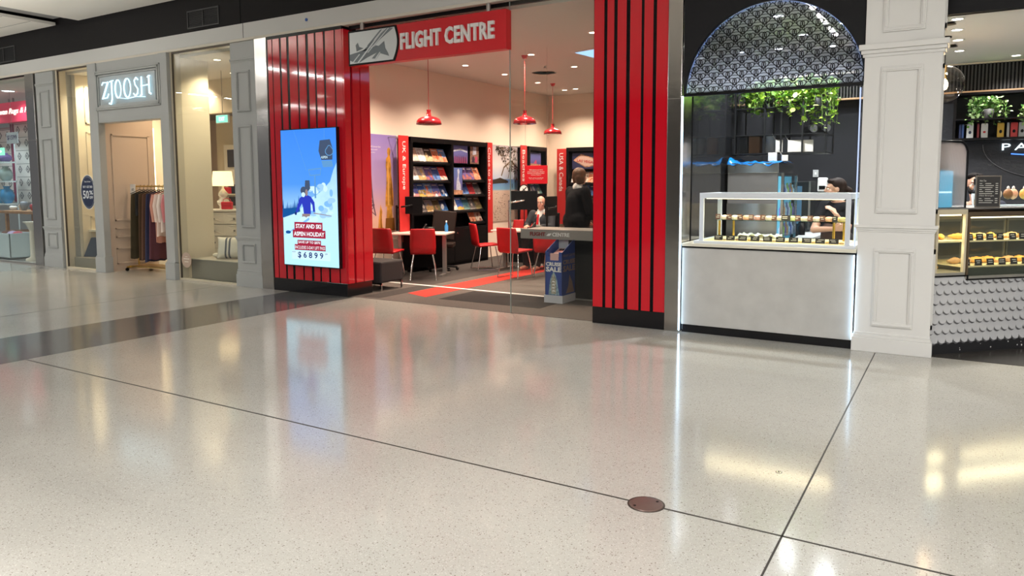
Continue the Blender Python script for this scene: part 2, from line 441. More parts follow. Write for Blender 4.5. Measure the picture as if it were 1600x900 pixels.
# back of the hall, far behind the camera
b = MB(); b.box(-26, 9, -9.1, -9, 0, 5, mat('far_wall', (0.16, 0.15, 0.145), 0.7)); struct(b, 'wall_far')
# luminous fittings of the hall ceiling, then the added uplight housings
for i, (sx, sy) in enumerate(HALL_STRIPS):
    b = MB(); b.box(-0.06, 0.06, -0.52, 0.52, -0.03, 0, white_flat); o = b.build('linear_light', label='slim linear ceiling light over the hall floor', cat='light', loc=(sx, sy, 4.41), group='linear lights of the hall ceiling')
for i, (sx, sy) in enumerate(ADDED_UPLIGHTS):
    t = thing('added_uplight_trough', 'added white trough uplight, out of view, brightening the hall ceiling', 'light', (sx, sy, 3.18), 0, 'added trough uplights of the hall')
    b = MB(); b.box(-1.25, 1.25, -0.15, 0.15, 0, 0.02, white_flat).box(-1.25, 1.25, -0.15, -0.13, 0.02, 0.11, white_flat).box(-1.25, 1.25, 0.13, 0.15, 0.02, 0.11, white_flat); b.build('housing', t)  # housing of the added uplight
    for hx in (-1.0, 1.0):
        b = MB(); b.cyl((hx, -0.14, 0.1), (hx, -0.14, 1.225), 0.006, steel_dull, n=8); b.build('added_uplight_rod', t)
# vents in the bulkhead
def vent(x0, x1, z0, z1, lab):
    t = thing('wall_vent', lab, 'vent', ((x0+x1)/2, FY+0.02, z0)); w = (x1-x0)/2; h = z1-z0
    fr = mat('vent_frame', (0.05, 0.05, 0.052), 0.5)
    b = MB(); b.box(-w, w, -0.012, 0, 0, 0.018, fr).box(-w, w, -0.012, 0, h-0.018, h, fr)
    b.box(-w, -w+0.018, -0.012, 0, 0.018, h-0.018, fr).box(w-0.018, w, -0.012, 0, 0.018, h-0.018, fr).box(-0.01, 0.01, -0.012, 0, 0.018, h-0.018, fr)
    b.build('frame', t)
    b = MB()
    for i in range(9):
        z = 0.03+i*(h-0.06)/8; b.rbox((0, -0.006, z), (2*w-0.04, 0.014, 0.004), black, (0.6, 0, 0))
    b.box(-w+0.02, w-0.02, -0.001, 0, 0.018, h-0.018, black_paint_ink)
    b.build('louvre', t)
vent(-10.37, -9.62, 3.945, 4.215, 'black louvred air vent above the grey lettered shop doorway')
vent(-16.5, -15.64, 3.93, 4.22, 'black louvred air vent at the far left end of the bulkhead')
b = MB(); b.cyl((0, 0, 0), (0, -0.01, 0), 0.022, mat('blue_dot', (0.03, 0.12, 0.45), 0.4), n=20)
b.build('marker_disc', label='small round blue disc stuck on the white beam', cat='marker', loc=(-7.77, FY, 3.79))
# ------------------------------------------------------------------ pilasters
def frame_mould(b, x0, x1, z0, z1, y, m, w=0.03, d=0.016):
    """raised picture-frame moulding around a recessed panel"""
    for (a0, a1, c0, c1) in ((x0, x1, z0, z0+w), (x0, x1, z1-w, z1), (x0, x0+w, z0+w, z1-w), (x1-w, x1, z0+w, z1-w)):
        b.box(a0, a1, y-d, y, c0, c1, m)
        b.box(a0+w*0.3, a1-w*0.3, y-d*1.5, y-d, c0+w*0.3, c1-w*0.3, m) if (a1-a0 > w*1.5 or c1-c0 > w*1.5) else None
def pilaster(x0, x1, y0, y1, ztop, m, panels, rails, base_h, lab, side=False, mw=0.03):
    t = thing('pilaster', lab, 'pilaster', ((x0+x1)/2, (y0+y1)/2, 0))
    b = MB(); b.box(x0, x1, y0, y1, 0, ztop, m); b.build('shaft', t, world=True, bevel=0.004)
    b = MB(); b.box(x0-0.02, x1+0.02, y0-0.022, y1, 0, base_h*0.72, m); b.box(x0-0.012, x1+0.012, y0-0.014, y1, base_h*0.72, base_h*0.88, m); b.box(x0-0.005, x1+0.005, y0-0.008, y1, base_h*0.88, base_h, m)
    b.build('base', t, world=True, bevel=0.004)
    for (pz0, pz1) in panels:
        i = (x1-x0)*0.23
        b = MB(); frame_mould(b, x0+i, x1-i, pz0, pz1, y0, m, mw)
        b.build('panel_moulding', t, world=True, bevel=0.003)
        if side:
            b = MB(); ii = (y1-y0)*0.2
            for (a0, a1, c0, c1) in ((y0+ii, y1-ii, pz0, pz0+mw), (y0+ii, y1-ii, pz1-mw, pz1), (y0+ii, y0+ii+mw, pz0, pz1), (y1-ii-mw, y1-ii, pz0, pz1)):
                b.box(x1, x1+0.014, a0, a1, c0, c1, m)
            b.build('panel_moulding', t, world=True)
    for (rz0, rz1, pr) in rails:
        h = rz1-rz0
        b = MB(); b.box(x0-pr, x1+pr, y0-pr, y1, rz0+h*0.55, rz1, m); b.box(x0-pr*0.6, x1+pr*0.6, y0-pr*0.6, y1, rz0+h*0.25, rz0+h*0.55, m); b.box(x0-pr*0.3, x1+pr*0.3, y0-pr*0.3, y1, rz0, rz0+h*0.25, m)
        b.build('rail_moulding', t, world=True, bevel=0.005)
    return t
pilaster(-0.795, -0.185, 7.40, 7.62, 3.64, pil_paint, [(0.24, 0.955), (1.27, 2.56), (2.86, 3.52)], [(1.10, 1.165, 0.028), (2.655, 2.765, 0.045)], 0.18,
         'tall white panelled pilaster between the bakery window and the fish-scale counter', side=True, mw=0.04)
pilaster(-9.41, -8.86, 7.42, 7.75, 3.64, zj_grey, [(0.36, 0.66), (0.90, 2.42), (2.62, 3.22)], [(0.70, 0.765, 0.02), (3.34, 3.40, 0.012)], 0.26,
         'pale grey panelled pilaster beside the black and red slatted pillar')
pilaster(-14.98, -14.36, 7.42, 7.75, 3.64, zj_grey, [(0.36, 0.66), (0.90, 2.42), (2.62, 3.30)], [(0.70, 0.765, 0.02), (3.38, 3.44, 0.012)], 0.26,
         'pale grey panelled pilaster at the rug shop end of the shopfront')
# steel columns
def steel_col(x0, x1, y0, y1, lab):
    t = thing('steel_column', lab, 'column', ((x0+x1)/2, (y0+y1)/2, 0))
    b = MB(); b.box(x0, x1, y0, y1, 0, 3.645, column_steel); b.build('cladding', t, world=True, bevel=0.006)
    b = MB(); b.box(x0+0.002, x1-0.002, y0-0.002, y0, 2.4, 2.404, steel_dull); b.build('seam', t, world=True)
steel_col(-8.855, -8.60, 7.40, 7.72, 'brushed steel column left of the black and red slatted pillar')
steel_col(-2.615, -2.465, 7.38, 7.72, 'brushed steel column between the slatted red pillar and the bakery')
steel_col(-15.33, -15.03, 7.40, 7.72, 'brushed steel column at the right edge of the rug shop window')

# ------------------------------------------------------------------ red slatted pillars
black_slot = mat('black_slot', (0.004, 0.004, 0.005), 0.25, spec=0.2)
def slat_pillar(x0, x1, y1, cuts, lab, side_slats, top=3.60):
    t = thing('slatted_pillar', lab, 'pillar', ((x0+x1)/2, (7.4+y1)/2, 0))
    b = MB(); b.box(x0, x1, 7.405, y1, 0.19, 3.645, black_slot); b.build('backing', t, world=True)
    b = MB(); b.box(x0, x1, 7.405, y1+0.005, 0, 0.185, black_gloss); b.build('plinth', t, world=True, bevel=0.004)
    for a, c in cuts:
        b = MB(); b.box(a, c, 7.40, 7.406, 0.187, top, red_gloss); b.build('red_slat', t, world=True, bevel=0.001)
    for (a, c, xx) in side_slats:
        b = MB(); b.box(xx-0.034, xx, a, c, 0.187, top, red_gloss); b.build('red_slat', t, world=True, bevel=0.002)
    return t
slat_pillar(-8.60, -7.135, 7.90, [(-8.568, -8.485), (-8.466, -8.332), (-8.294, -8.186), (-8.137, -7.979), (-7.949, -7.809), (-7.759, -7.644), (-7.611, -7.473), (-7.437, -7.275), (-7.25, -7.13)],
            'wide glossy red slatted pillar with black gaps, behind the lit ski poster', [(7.405, 7.52, -7.105), (7.56, 7.70, -7.105), (7.715, 7.90, -7.105)])
slat_pillar(-3.455, -2.620, 7.90, [(-3.449, -3.333), (-3.297, -3.219), (-3.181, -3.079), (-3.037, -2.912), (-2.882, -2.784), (-2.746, -2.622)],
            'glossy red slatted pillar with black gaps beside the bakery steel column', [], top=3.64)

# ------------------------------------------------------------------ ski advertising screen
XF = Vector((1, 0, 0)); ZF = Vector((0, 0, 1))
sx0, sx1, sz0, sz1 = -8.290, -7.222, 0.405, 2.305
yS = 7.345
W, H = sx1-sx0, sz1-sz0
t = thing('advertising_screen', 'tall lit ski holiday poster screen on the left red pillar', 'screen', ((sx0+sx1)/2, yS+0.03, sz0))
b = MB(); b.box(sx0-0.012, sx1+0.012, yS, 7.40, sz0-0.012, sz1+0.012, black_gloss); b.build('housing', t, world=True, bevel=0.003)
sky = gradient('screen_sky', [(0.0, (0.45, 0.75, 0.95)), (0.35, (0.38, 0.68, 0.95)), (0.6, (0.06, 0.28, 0.86)), (1.0, (0.025, 0.22, 0.85))], 2, 0.0, H, emission=1.05)
snow = gradient('screen_snow', [(0.0, (0.45, 0.80, 0.97)), (0.6, (0.50, 0.78, 0.98)), (1.0, (0.30, 0.58, 0.92))], 2, 0.0, H*0.75, emission=1.05, noise=0.5, nscale=7)
s_white = emis('screen_white', (0.9, 0.95, 1.0), 1.0); s_red = emis('screen_red', (0.36, 0.02, 0.05), 1.0); s_navy = emis('screen_navy', (0.01, 0.03, 0.16), 1.0)
s_blue = emis('screen_blue', (0.03, 0.05, 0.50), 1.0); s_tree = emis('screen_tree', (0.01, 0.09, 0.32), 1.0); s_grey = emis('screen_grey', (0.06, 0.09, 0.16), 1.0)
s_lift = emis('screen_lift', (0.12, 0.32, 0.62), 1.0); s_skin = emis('screen_skin', (0.30, 0.22, 0.22), 1.0); s_pale = emis('screen_pale', (0.62, 0.86, 0.98), 1.0); s_spray = emis('screen_spray', (0.22, 0.50, 0.90), 1.0)
s_puff = emis('screen_puff', (0.36, 0.62, 0.93), 1.0)
b = MB(); b.box(sx0, sx1, yS-0.003, yS, sz0, sz1, sky)
_lay = [0]
def SP(pts, m):   # picture piece on the screen in fractions of its width and height
    _lay[0] += 1; y = yS-0.003-0.00012*_lay[0]
    b.poly([(sx0+u*W, y, sz0+v*H) for u, v in pts], m)
def SE(cu, cv, ru, rv, m, n=16): SP([(cu+ru*math.cos(2*PI*i/n), cv+rv*math.sin(2*PI*i/n)) for i in range(n)], m)
def ST(body, u0, v0, u1, v1, m, bold=0.012):
    _lay[0] += 1; y = yS-0.003-0.00012*_lay[0]
    b.text(body, ((sx0+u0*W, y, sz0+v0*H), XF, ZF), (u1-u0)*W, (v1-v0)*H, m, ext=0.0001, bold=bold)
SP([(0, 0), (1, 0), (1, 0.755), (0.94, 0.70), (0.88, 0.62), (0.80, 0.585), (0.72, 0.55), (0.62, 0.52), (0.52, 0.50), (0.40, 0.44), (0.28, 0.41), (0.14, 0.38), (0, 0.355)], snow)
rnd = random.Random(3)
for i in range(26):
    u = 0.42+rnd.random()*0.48; v = 0.36+rnd.random()*0.28*(0.5+u/2)
    SE(u, v, 0.02+rnd.random()*0.06, 0.008+rnd.random()*0.022, rnd.choice([s_spray, s_puff, s_puff, s_pale]))
for i in range(12):
    u = 0.01+i*0.027; hh = 0.05+rnd.random()*0.10; v = 0.352+u*0.15
    SP([(u-0.02, v), (u+0.024, v), (u+0.004, v+hh)], s_tree)
SP([(0.0, 0.355), (0.30, 0.40), (0.30, 0.43), (0.0, 0.42)], s_tree)
SP([(0.245, 1.0), (0.25, 1.0), (0.475, 0.70), (0.468, 0.70)], s_lift)
SP([(0.80, 1.0), (0.806, 1.0), (0.806, 0.92), (0.80, 0.92)], s_lift)
SP([(0.72, 0.915), (0.90, 0.92), (0.945, 0.85), (0.935, 0.775), (0.74, 0.775), (0.695, 0.84)], s_grey)
SP([(0.74, 0.77), (0.93, 0.77), (0.945, 0.725), (0.77, 0.722)], s_lift)
ST('ASPEN', 0.735, 0.785, 0.85, 0.803, s_pale)
for i in range(14):
    a0 = 2*PI*i/14; a1 = 2*PI*(i+1)/14
    f = lambda a, r: (0.885+r*0.075*math.cos(a), 0.835+r*0.032*math.sin(a)+(0.012 if math.sin(a) > 0.9 else 0))
    SP([f(a0, 1), f(a1, 1), f(a1, 0.84), f(a0, 0.84)], s_lift)
SP([(0.50, 0.71), (0.74, 0.72), (0.72, 0.665), (0.53, 0.66)], s_lift)
SP([(0.515, 0.702), (0.725, 0.71), (0.71, 0.673), (0.54, 0.669)], sky)
SP([(0.61, 0.66), (0.63, 0.66), (0.635, 0.50), (0.605, 0.50)], s_lift)
SP([(0.44, 0.63), (0.52, 0.63), (0.53, 0.57), (0.49, 0.55), (0.43, 0.57)], s_grey)
# skier
SP([(0.33, 0.50), (0.44, 0.53), (0.54, 0.51), (0.60, 0.47), (0.61, 0.40), (0.57, 0.40), (0.56, 0.45), (0.53, 0.47), (0.53, 0.385), (0.40, 0.385), (0.39, 0.43), (0.37, 0.46), (0.29, 0.40), (0.255, 0.38), (0.25, 0.40), (0.29, 0.45)], s_blue)
SP([(0.37, 0.385), (0.52, 0.385), (0.48, 0.33), (0.42, 0.315), (0.36, 0.325)], s_skin)
SE(0.405, 0.555, 0.055, 0.030, s_grey); SE(0.40, 0.525, 0.035, 0.018, s_pale); SE(0.46, 0.54, 0.025, 0.025, s_skin); SE(0.25, 0.385, 0.02, 0.012, s_navy)
SP([(0.58, 0.395), (0.90, 0.375), (0.90, 0.371), (0.58, 0.388)], s_skin)
for i in range(10): SE(0.34+i*0.03, 0.325+rnd.random()*0.03, 0.05, 0.018, s_pale)
SP([(0.02, 0.225), (0.10, 0.235), (0.50, 0.34), (0.50, 0.36), (0.16, 0.26)], s_spray)
SE(0.10, 0.245, 0.05, 0.012, s_tree)
SP([(0.22, 0.262), (0.735, 0.262), (0.735, 0.323), (0.22, 0.323)], s_red); SP([(0.185, 0.207), (0.785, 0.207), (0.785, 0.265), (0.185, 0.265)], s_red)
SP([(0.27, 0.155), (0.70, 0.155), (0.70, 0.190), (0.27, 0.190)], s_red); SP([(0.215, 0.115), (0.78, 0.115), (0.78, 0.157), (0.215, 0.157)], s_red)
ST('STAY AND SKI', 0.245, 0.277, 0.71, 0.309, s_white, 0.03); ST('ASPEN HOLIDAY', 0.205, 0.220, 0.765, 0.252, s_white, 0.03)
ST('SAVE UP TO $870', 0.285, 0.163, 0.685, 0.183, s_white, 0.02); ST('INCLUDES 5-DAY LIFT PASS', 0.225, 0.124, 0.77, 0.147, s_white, 0.005)
SP([(0.16, 0.045), (0.86, 0.045), (0.86, 0.108), (0.16, 0.108)], s_pale)
ST('$ 6 8 9 9', 0.27, 0.052, 0.735, 0.103, s_navy, 0.02); ST('FROM', 0.165, 0.095, 0.225, 0.103, s_navy, 0.0); ST('PP*', 0.775, 0.088, 0.815, 0.10, s_navy, 0.0)
b.build('display', t, world=True)

# ------------------------------------------------------------------ hanging red shop sign
t = thing('hanging_sign', 'red and silver FLIGHT CENTRE sign hanging over the travel shop entrance', 'sign', (-5.78, 7.40, 3.09))
sgy = 7.385
b = MB(); b.box(-6.99, -4.555, sgy, sgy+0.12, 3.095, 3.545, red_flat); b.build('sign_box', t, world=True, bevel=0.004)
silver = mat('sign_silver', (0.62, 0.66, 0.67), 0.35, metal=0.3); plane_grey = mat('sign_plane_grey', (0.20, 0.235, 0.26), 0.5)
b = MB()
arc = [(-6.985+0.735+0.02+0.055*math.sin(PI*i/10)+0.03*(i/10), 3.1+0.44*i/10) for i in range(11)]
b.prism([(-6.99, sgy-0.006, 3.095)]+[(x+0.025, sgy-0.006, z) for x, z in arc]+[(-6.99, sgy-0.006, 3.545)], (0, 0.006, 0), black)
b.prism([(-6.965, sgy-0.009, 3.12)]+[(x-0.005, sgy-0.009, 3.12+(z-3.1)*0.91) for x, z in arc]+[(-6.965, sgy-0.009, 3.52)], (0, 0.004, 0), silver)
def SG(pts, m, d=0.012, th=0.003):    # the jet mark: fractions of the silver field
    b.prism([(-6.965+u*0.76, sgy-d, 3.12+v*0.40) for u, v in pts], (0, th, 0), m)
SG([(0.0, 0.30), (0.0, 0.12), (0.10, 0.04), (0.22, 0.02), (0.40, 0.15), (0.62, 0.28), (0.88, 0.12), (0.86, 0.22), (0.80, 0.38), (0.78, 0.60), (0.66, 0.47), (0.60, 0.50), (0.52, 0.44), (0.36, 0.42), (0.20, 0.36)], plane_grey)
SG([(0.16, 0.38), (0.32, 0.46), (0.22, 0.52), (0.19, 0.66), (0.14, 0.58)], plane_grey)
SG([(0.28, 0.36), (0.40, 0.38), (0.98, 0.97), (0.90, 1.0), (0.84, 0.99)], plane_grey)
SG([(0.40, 0.52), (0.44, 0.52), (0.74, 0.97), (0.70, 0.97)], plane_grey)
SG([(0.50, 0.10), (0.60, 0.08), (0.70, 0.26), (0.62, 0.28)], plane_grey)
SG([(0.16, 0.0), (0.20, 0.0), (0.80, 0.99), (0.765, 0.99)], silver, 0.015)
SG([(0.40, 0.30), (0.43, 0.30), (0.90, 0.99), (0.875, 0.99)], silver, 0.015)
SG([(0.06, 0.04), (0.09, 0.04), (0.24, 0.28), (0.22, 0.29)], silver, 0.015)
SG([(0.56, 0.05), (0.59, 0.05), (0.70, 0.27), (0.68, 0.28)], silver, 0.015)
b.build('logo_panel', t, world=True)
lt = MB(); lt.text('FLIGHT CENTRE', ((-6.10, sgy, 3.222), XF, ZF), 1.395, 0.205, mat('letter_white', (0.85, 0.84, 0.83), 0.4), ext=0.028, bold=0.03, spacing=1.06)
lt.build('lettering', t, world=True)
for x in (-6.80, -4.83):
    b = MB(); b.cyl((x, sgy+0.06, 3.545), (x, sgy+0.06, 3.645), 0.028, steel_dull); b.build('hanger', t, world=True)
b = MB(); b.box(-7.09, -4.0, 7.50, 7.53, 3.60, 3.645, black); struct(b, 'trim_door_track')
# glass at the right half of the entrance
b = MB(); b.box(-4.56, -3.456, 7.47, 7.482, 0.005, 3.645, clear_glass); struct(b, 'window_1')
b = MB(); b.box(-4.562, -4.556, 7.468, 7.484, 0.005, 3.645, mat('glass_edge', (0.30, 0.36, 0.34), 0.2)); struct(b, 'window_1_edge')
# ------------------------------------------------------------------ grey lettered shop (doorway and two windows)
warm = (1.0, 0.80, 0.55)
zj_in = mat('shop_cream', (0.78, 0.70, 0.55), 0.7); zj_tan = mat('shop_tan', (0.62, 0.50, 0.40), 0.7)
b = MB(); b.box(-15.0, -8.60, 14.0, 14.1, 0, 3.64, zj_in); struct(b, 'wall_shop_back')
b = MB(); b.box(-14.45, -14.36, 7.75, 14.0, 0, 3.64, zj_in); struct(b, 'wall_shop_left')
b = MB(); b.box(-8.62, -8.50, 7.75, 15.7, 0, 3.64, zj_in); struct(b, 'wall_party')
b = MB(); b.box(-24, -8.50, 7.68, 14.1, 3.60, 3.66, ceil_paint); struct(b, 'ceiling_shops')
b = MB(); b.box(-14.36, -8.6, 9.6, 9.75, 2.95, 3.6, zj_in); struct(b, 'trim_bulkhead_inner')
def part_wall(name, x0, x1, y0, y1, m, panels):
    bb = MB(); bb.box(x0, x1, y0, y1, 0, 3.6, m); struct(bb, name)
    for (a, c, z0, z1) in panels:
        bb = MB(); w = 0.03
        for (p, q, r, s_) in ((a, c, z0, z0+w), (a, c, z1-w, z1), (a, a+w, z0, z1), (c-w, c, z0, z1)): bb.box(x1, x1+0.014, p, q, r, s_, m)
        struct(bb, 'trim_wall_moulding', bevel=0.003)
part_wall('wall_display_left', -14.36, -14.24, 7.75, 8.75, zj_in, [(7.90, 8.60, 0.25, 0.95), (7.90, 8.60, 1.15, 2.55), (7.90, 8.60, 2.70, 3.40)])
part_wall('wall_door_left', -13.12, -12.95, 7.50, 8.43, zj_tan, [(7.62, 8.33, 0.12, 0.42), (7.62, 8.33, 0.60, 0.78), (7.62, 8.33, 0.90, 2.45)])
part_wall('wall_display_right', -11.02, -10.93, 7.60, 8.16, zj_in, [])
b = MB(); b.box(-14.24, -13.12, 8.72, 8.80, 0, 3.6, zj_in); struct(b, 'wall_display_back')
b = MB(); b.box(-13.4, -10.0, 10.15, 10.22, 0, 2.95, zj_in); struct(b, 'wall_inner')
b = MB(); b.box(-16.5, -13.7, 10.6, 10.7, 0, 2.95, zj_tan); struct(b, 'wall_inner_left')

# doorway surround with sign
t = thing('doorway_surround', 'grey panelled doorway surround carrying the glowing white ZJOOSH letters', 'door surround', (-12.07, 7.5, 0))
b = MB(); b.box(-13.16, -12.90, 7.38, 7.50, 0, 3.645, zj_grey); b.build('jamb', t, world=True, bevel=0.005)
b = MB(); b.box(-11.12, -10.90, 7.38, 7.60, 0, 3.645, zj_grey); b.build('jamb', t, world=True, bevel=0.005)
b = MB(); b.box(-12.90, -11.12, 7.40, 7.60, 2.62, 3.645, zj_grey)
b.box(-12.90, -11.12, 7.392, 7.40, 2.62, 2.83, zj_grey); b.build('header', t, world=True, bevel=0.004)
for x0, x1 in ((-13.18, -12.88), (-11.14, -10.89)):
    b = MB(); b.box(x0, x1, 7.36, 7.51, 0, 0.27, zj_grey); b.box(x0+0.01, x1-0.01, 7.37, 7.50, 0.27, 0.29, zj_grey); b.build('plinth_block', t, world=True, bevel=0.004)
b = MB()
for k, (ins, d) in enumerate(((0, 0.02), (0.035, 0.03), (0.075, 0.012))):
    x0, x1, z0, z1 = -12.93+ins, -11.08-ins, 2.83+ins*0.8, 3.50-ins; w = 0.03
    for (a0, a1, c0, c1) in ((x0, x1, z1-w, z1), (x0, x0+w, z0, z1), (x1-w, x1, z0, z1), (x0, x1, z0, z0+w)): b.box(a0, a1, 7.40-d-0.01, 7.402, c0, c1, zj_grey)
b.build('sign_frame', t, world=True, bevel=0.004)
b = MB(); b.box(-12.80, -11.22, 7.385, 7.40, 2.92, 3.39, mat('sign_plate', (0.40, 0.45, 0.48), 0.25)); b.build('sign_plate', t, world=True)
neon = emis('letter_glow', (0.55, 0.88, 1.0), 2.0)
b = MB(); fr = ((-12.70, 7.36, 3.00), XF, ZF); g = lambda pts, w=0.032: b.stroke(pts, w*0.72, fr, neon, 0.012)
def ellp(cx, cy, rx, ry, a0=0, a1=2*PI, n=18): return [(cx+rx*math.cos(a0+(a1-a0)*i/n), cy+ry*math.sin(a0+(a1-a0)*i/n)) for i in range(n+1)]
g([(0.02, 0.25), (0.06, 0.29), (0.20, 0.28)], 0.022); g([(0.20, 0.28), (0.04, 0.03)], 0.045); g([(0.02, 0.02), (0.17, 0.03), (0.21, 0.09)], 0.022)
g([(0.31, 0.30), (0.31, 0.0), (0.27, -0.08), (0.22, -0.07)], 0.036); g([(0.25, 0.29), (0.36, 0.305)], 0.018)
g(ellp(0.49, 0.155, 0.085, 0.15), 0.018); g(ellp(0.49, 0.155, 0.08, 0.145, PI*0.6, PI*1.4), 0.036)
g(ellp(0.755, 0.155, 0.095, 0.155), 0.018); g(ellp(0.755, 0.155, 0.09, 0.15, PI*0.6, PI*1.4), 0.036)
g([(1.06, 0.27), (1.01, 0.305), (0.96, 0.26), (0.98, 0.19), (1.05, 0.12), (1.04, 0.05), (0.98, 0.01), (0.93, 0.05)], 0.024)
g([(1.16, 0.30), (1.15, 0.02), (1.11, 0.0)], 0.034); g([(1.36, 0.31), (1.36, 0.04), (1.40, 0.02)], 0.034); g([(1.14, 0.16), (1.37, 0.17)], 0.018); g([(1.32, 0.29), (1.39, 0.31)], 0.018)
g([(0.55, 0.0), (0.75, -0.02), (1.0, 0.0), (1.24, -0.02)], 0.012)
b.build('lettering', t, world=True)
# shop windows
for n, (x0, x1) in enumerate(((-14.26, -13.17), (-10.86, -9.42))):
    fr_m = mat('window_frame_bronze', (0.10, 0.085, 0.07), 0.4, metal=0.5); fr_c = mat('window_frame_cream', (0.62, 0.56, 0.44), 0.4)
    b = MB(); b.box(x0, x1, 7.455, 7.467, 0.03, 3.64, clear_glass); struct(b, 'window_%d' % (n+2))
    b = MB(); b.box(x0-0.05, x0, 7.44, 7.60, 0, 3.645, fr_c); b.box(x0, x0+0.012, 7.445, 7.475, 0.03, 3.645, fr_m)
    b.box(x0, x1, 7.445, 7.475, 3.62, 3.645, fr_m); b.box(x0, x1, 7.43, 7.49, 0, 0.03, fr_c); struct(b, 'window_%d_frame' % (n+2), bevel=0.002)
# downlights (fitting + light)
dl_ring = mat('downlight_ring', (0.8, 0.78, 0.74), 0.4)
def downlight(x, y, z, energy, col, lab, group, es=14.0, r=0.055, angle=120, real=True):
    t = thing('downlight', lab, 'light', (x, y, z), 0, group)
    b = MB(); b.lathe((0, 0, 0), [(r*1.35, 0), (r*1.35, -0.006), (r, -0.008), (r, 0)], dl_ring, 24); b.build('trim_ring', t)
    b = MB(); b.lathe((0, 0, 0), [(r, -0.004), (0, -0.004)], emis('lens_%.2f_%.2f' % (col[1], es), col, es), 20); b.build('lens', t)
    if real: spot('downlight_spot', (x, y, z-0.03), energy, col, angle, 0.8, size=r)
for (x, y) in ((-10.6, 8.1), (-9.95, 8.1)):
    downlight(x, y, 3.6, 80, (1, 0.84, 0.58), 'round downlight over the right display window of the grey shop', 'downlights in the right display window')
for (x, y) in ((-13.8, 8.2), (-14.0, 7.95)):
    downlight(x, y, 3.6, 85, (1, 0.84, 0.58), 'round downlight over the left display window of the grey shop', 'downlights in the left display window')
for (x, y) in ((-12.3, 8.4), (-12.9, 9.4), (-11.6, 9.2), (-12.1, 10.4)):
    downlight(x, y, 3.6, 85, (1, 0.76, 0.52), 'round downlight inside the grey shop behind the doorway', 'downlights behind the doorway')
b = MB(); b.box(-12.99, -12.96, 8.43, 8.455, 0.9, 2.6, emis('strip_warm', (1, 0.78, 0.42), 5.0)); b.build('vertical_light_strip', label='tall thin warm light strip at the end of the doorway side wall', cat='light')
# display bench, cushions
t = thing('display_bench', 'low taupe display bench in the right window of the grey shop', 'bench', (-10.15, 7.95, 0))
b = MB(); b.box(-10.74, -9.45, 7.56, 8.30, 0.02, 0.33, mat('bench_taupe', (0.24, 0.215, 0.17), 0.45)); b.build('body', t, world=True, bevel=0.006)
b = MB(); b.box(-10.75, -9.44, 7.55, 8.31, 0.33, 0.345, mat('bench_top', (0.42, 0.39, 0.32), 0.4)); b.build('top', t, world=True, bevel=0.003)
def cushion_mesh(w, h, d, m, stripes=None, n=18):
    b = MB(); vs = []; fs = []
    for s_ in (1, -1):
        for j in range(n+1):
            for i in range(n+1):
                u = i/n*2-1; v = j/n*2-1
                pinch = 1-0.10*(abs(u*v))**1.5*0 - 0.07*(1-abs(v))*abs(u)**3 - 0
                px = u*w/2*(1-0.06*(1-v*v)*1); pz = v*h/2*(1-0.06*(1-u*u)*1)
                th = d/2*max(0, (1-u**4)*(1-v**4))**0.55
                vs.append((px, s_*th, pz+h/2))
    N = (n+1)*(n+1)
    for s_ in (0, 1):
        for j in range(n):
            for i in range(n):
                a = s_*N+j*(n+1)+i; f = (a, a+1, a+n+2, a+n+1)
                mm = m
                if stripes:
                    for (q0, q1, sm_) in stripes:
                        if q0 <= i < q1: mm = sm_
                b.add([vs[k] for k in (f if s_ == 0 else f[::-1])], [(0, 1, 2, 3)], mm, True)
    return b
def weld(o, d=0.0005):
    mm = o.modifiers.new('weld', 'WELD'); mm.merge_threshold = d; return o
cush_w = mat('cushion_cream', (0.74, 0.70, 0.60), 0.85); cush_s = mat('cushion_stripe', (0.10, 0.11, 0.13), 0.85)
cb = cushion_mesh(0.62, 0.36, 0.20, cush_w, [(5, 6, cush_s), (7, 8, cush_s), (12, 13, cush_s), (14, 15, cush_s)], n=20)
o = weld(cb.build('cushion', label='cream cushion with dark stripes on the taupe display bench', cat='cushion', loc=(-10.02, 7.86, 0.347), rz=0.5))
o.rotation_euler = (-0.25, 0, 0.55)
o = weld(cushion_mesh(0.42, 0.40, 0.16, mat('cushion_navy', (0.035, 0.05, 0.075), 0.8)).build('cushion', label='dark navy cushion behind the striped cream cushion', cat='cushion', loc=(-10.02, 8.12, 0.347)))
o.rotation_euler = (-0.2, 0, 0.5)
b = MB(); b.ell((0, 0, 0.035), (0.09, 0.05, 0.035), cush_w); b.build('slipper', label='small white slipper left of the striped cushion on the bench', cat='slipper', loc=(-10.52, 7.9, 0.347), rz=0.4)
b = MB(); b.cyl((0, 0, 0), (0, -0.004, 0), 0.125, mat('decal_pink', (0.50, 0.38, 0.30), 0.5), n=32); b.box(-0.075, 0.075, -0.005, -0.004, 0.012, 0.028, mat('decal_ink', (0.75, 0.70, 0.62), 0.5))
b.box(-0.05, 0.05, -0.005, -0.004, -0.035, -0.020, MATS['decal_ink']).box(-0.03, 0.03, -0.005, -0.004, 0.05, 0.06, MATS['decal_ink'])
b.build('window_sticker', label='round beige sticker low on the right display window', cat='sticker', loc=(-10.70, 7.45, 0.33))
